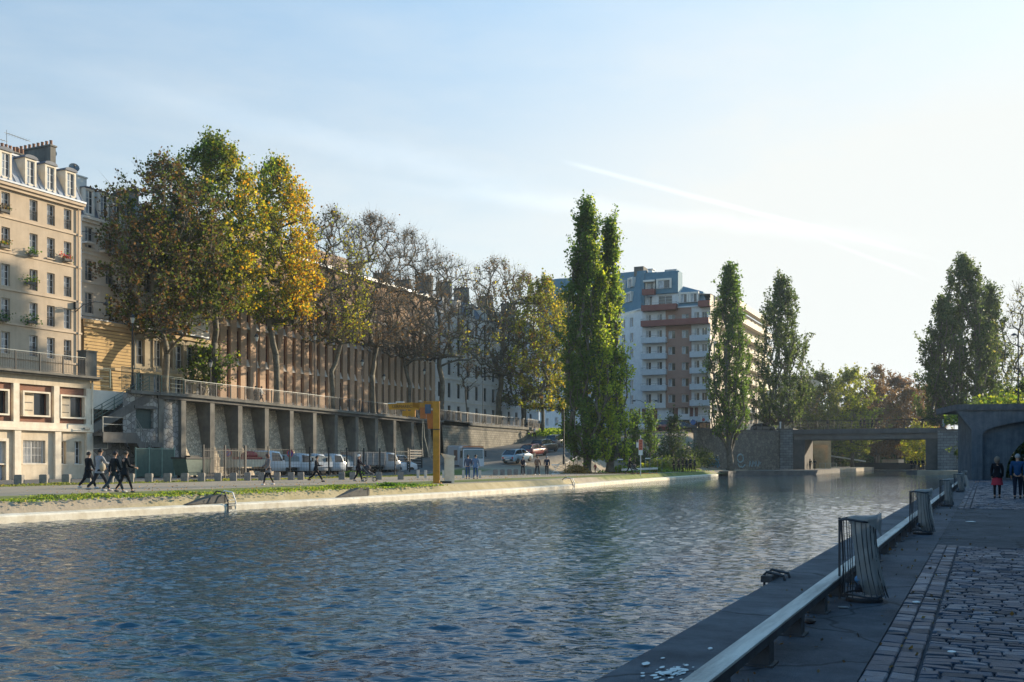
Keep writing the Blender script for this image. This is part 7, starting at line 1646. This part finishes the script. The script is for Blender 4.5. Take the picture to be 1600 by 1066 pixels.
person('broad person in a pale blue jacket and blue trousers behind the service post',onleft(743,748.5),away-.3,1.78,.08,(.16,.24,.38),(.06,.12,.26),(.03,.03,.03),(.04,.04,.04),arms=(.1,.15),coat=.1)
person('dark dressed person, left of the three walking below the parked cars',onleft(817,742.5),right+1.2,1.74,.15,(.03,.035,.05),(.02,.025,.03),(.05,.04,.03),(.3,.3,.3),fem=True,bag=(.6,.6,.58))
person('person in a brown open jacket, middle of the three below the parked cars',onleft(839.5,743),right+1.2,1.80,.3,(.20,.13,.10),(.03,.03,.035),(.25,.17,.10),(.6,.58,.55),arms=(.2,.3))
person('person in a navy jacket, right of the three below the parked cars',onleft(854.5,743),right+1.6,1.76,.12,(.03,.04,.07),(.02,.02,.03),(.3,.28,.26),(.5,.5,.5),arms=(.1,-.1))
q=pd(988,742,100.); person('dark person pushing a stroller beside the quay sign',(q.x-.3,q.y,zleft(q.x,q.y)),right,1.75,.4,(.02,.022,.03),(.02,.022,.03),(.05,.04,.03),(.05,.05,.05),arms=(.6,.6),elb=(.5,.5))
q=pd(930,739,113.); person('small child in a red coat right of the tallest poplar trunk',(q.x,q.y,zleft(q.x,q.y)),away+.5,1.05,.2,(.55,.03,.06),(.25,.03,.06),(.05,.03,.02),(.1,.1,.1))
for i,(px,c,hh,lb) in enumerate(((1053,(.02,.022,.026),1.72,'person with a pale face in a black coat, leftmost of the group by the water'),(1060.5,(.04,.03,.035),1.66,'short person in a dark brown coat, second in the group by the water'),(1067,(.05,.035,.03),1.74,'person in a brownish coat, third in the group by the water'),(1073,(.025,.03,.04),1.76,'fair haired person, fourth in the group by the water'),(1079,(.02,.025,.035),1.80,'tall person in black, fifth in the group by the water'),(1085.5,(.03,.035,.05),1.78,'person in a dark jacket, rightmost of the group by the water'))):
    q=pd(px,738.3,119.+i*.9); person(lb,(q.x,q.y,zleft(q.x,q.y)),away+1.4+.5*math.sin(i*2),hh,.10,c,(.02,.022,.028),((.3,.2,.12),(.08,.05,.03),(.15,.09,.05),(.45,.33,.2),(.05,.03,.02),(.2,.13,.08))[i],(.05,.05,.05),coat=.2*(i%2),arms=(.2,.1),elb=(.6,.4),group='group standing by the water left of the rubble wall')
# on the upper street
person('person in a white jacket walking behind the upper railing beside the lantern post',(-63.2,onX(408,-63.2),zup(75)),right,1.72,.3,(.62,.60,.56),(.05,.05,.06),(.1,.07,.05),(.3,.3,.3),bag=(.05,.05,.06))
person('dark person walking behind the upper railing left of the one in white',(-63.8,onX(399,-63.8),zup(75)),right,1.74,.2,(.03,.035,.045),(.03,.03,.04),(.05,.04,.03),(.1,.1,.1))
q=pd(835,721,148.); person('person in a white shirt climbing beside the top of the grass slope',(q.x,q.y,zleft(q.x,q.y)+.0),right+.8,1.76,.25,(.60,.60,.60),(.03,.03,.04),(.05,.04,.03),(.1,.1,.1))
# on the bridge
for i,(px,lb) in enumerate(((1344,'person in dark clothes, leftmost of the four on the bridge'),(1349.5,'person with a pale face, second of the four on the bridge'),(1362,'person in black, third of the four on the bridge'),(1368,'bulky person in a dark coat, rightmost of the four on the bridge'))):
    p=Mb@Vector((bx(px),1.2+i*.1,zt_)); person(lb,p,away+1.2*(-1)**i,1.78,.12,(.02+.01*i,.024,.03),(.02,.02,.028),(.1,.07,.05),(.05,.05,.05),group='pedestrians on the road bridge')
p=Mb@Vector((bx(1440),2,zt_)); person('dark person at the right end of the bridge railing',p,away,1.75,.1,(.03,.03,.035),(.02,.02,.03),(.05,.04,.03)); p=Mb@Vector((bx(1289),4,zt_)); person('dark person at the left end of the bridge railing',p,away,1.72,.2,(.03,.03,.035),(.02,.02,.03),(.05,.04,.03))
# under the bridge
for i,(px,d,lb) in enumerate(((1266,166,'dark figure on the left shelf under the bridge, nearer the pier'),(1273,165,'dark figure on the left shelf under the bridge, at the water side'))):
    q=pd(px,721,d); person(lb,(q.x,q.y,.17),away,1.75,.08,(.02,.022,.028),(.02,.022,.028),(.04,.03,.03),group='figures under the bridge')
for i,(px,d,lb) in enumerate(((1424,157,'dark figure on the right shelf under the bridge, nearest the water'),(1430,158,'dark figure on the right shelf, second from the water'),(1436,157.5,'dark figure on the right shelf, third from the water'),(1442,156.5,'dark figure on the right shelf, beside the bridge pier'))):
    q=pd(px,721,d); person(lb,(q.x,q.y,.155),away+.8*i,1.70+.03*i,.08,(.02,.022,.028),(.02,.022,.028),(.04,.03,.03),group='figures under the bridge')
# right quay
q=gp(1558,778.5,0); person('person in a short black jacket and red skirt walking away on the right quay',(q.x,q.y,0),toward(.0,1),1.70,.09,(.014,.014,.018),(.012,.012,.016),(.20,.15,.11),(.02,.02,.02),fem=True,skirt=(.35,.03,.05),long_hair=True,detail=True,arms=(.05,-.05),elb=(.3,.3),coat=.05,bag=None)
q=gp(1590,779.3,0); person('grey haired person in a bright blue jacket walking away on the right quay',(q.x,q.y,0),toward(.05,1),1.80,.12,(.02,.07,.17),(.02,.024,.04),(.30,.29,.28),(.02,.02,.02),detail=True,arms=(.1,-.1),elb=(.3,.2))
q=gp(1604,778,0); person('person in a dark coat and pale scarf cut by the right edge of the photo',(q.x,q.y,0),toward(0,1),1.68,.1,(.04,.05,.07),(.02,.02,.03),(.5,.48,.45),(.02,.02,.02))
# strollers
def stroller(label,loc,rz,col):
    r=empty('stroller',label,'stroller',loc,rz)
    for s in (-.24,.24):
        MB().bar((s,-.5,1.02),(s,.32,.15),.03).bar((s,.05,.55),(s,-.28,.15),.03).build('frame',GALV,r)
        for y in (.34,-.3): MB().tube([(s,y+.13*math.cos(a),.14+.13*math.sin(a)) for a in [6.283*i/12 for i in range(13)]],.018,5,cap=False).build('wheel',TYRE,r)
    MB().bar((-.24,-.5,1.02),(.24,-.5,1.02),.035).build('handle',DKM,r); MB().extx([(-.22,.5),(.28,.42),(.32,.5),(.05,.62),(-.2,.98),(-.28,.95)],-.22,.22).build('seat',flat('stroller_cloth',col,.9),r); MB().ball((0,-.12,.88),(.22,.24,.18),10,6).build('hood',flat('stroller_cloth',col,.9),r)
stroller('dark folding stroller with light wheels pushed along the gravel path',onleft(577,752.5),right,(.05,.05,.06))
q=pd(992,742,100.5); stroller('dark hooded stroller beside the quay sign',(q.x,q.y,zleft(q.x,q.y)),right,(.03,.03,.04))
# lit things seen under the bridge: side wall, fence and hut
q=pd(1256,721,188.); r=empty('stone_hut','sunlit ochre stone wall with a doorway seen under the left of the bridge','building',(q.x,q.y,.2),R(8)); 
MB().wall(0,4.9,0,5.2,[(.35,4.3,0,4.4)],0,.6).box(0,4.9,1.3,3,0,5.2).build('wall',M('ochre_stone',(.62,.44,.24),(.45,.31,.17),1,.9,.2),r); MB().bar((.6,.9,4.),(3.8,.9,.8),.5,.3).build('stair_slab',_M['ochre_stone'],r)
a=pd(1307,721,186.); c_=pd(1281,721,186.); railing('railing','pale railing on the lit quay under the left of the bridge',[(c_.x,c_.y,.2),(a.x,a.y,.2)],1.,1.2,'bars',M('pale_rail',(.6,.55,.4)))
a=pd(1394,721,245.); r=empty('moored_boat','pale low boat or hut far down the canal under the bridge','boat',(a.x,a.y,-.4),R(60)); MB().extx([(-4,.0),(4,.0),(5,1.3),(-4.3,1.2)],-1.4,1.4).build('hull',FRAMEW,r); MB().box(-1.1,1.1,-2.5,2,1.21,2.4).build('cabin',CREAM,r)
a=pd(1332,721,232.); r=empty('lock_gate','dark timber lock gate with a white beam across the far canal','lock gate',(a.x,a.y,-.4),R(-12)); MB().box(0,14,0,.4,0,1.6).build('gate_leaf',DKM,r); MB().bar((-6,-1,3.4),(3,.2,1.9),.3).build('balance_beam',FRAMEW,r)
tag(MB().ext([(-23,262),(-6,262),(-6,275),(-23,275)],-1,.5).build('lock_sill',CONCD),kind='structure')
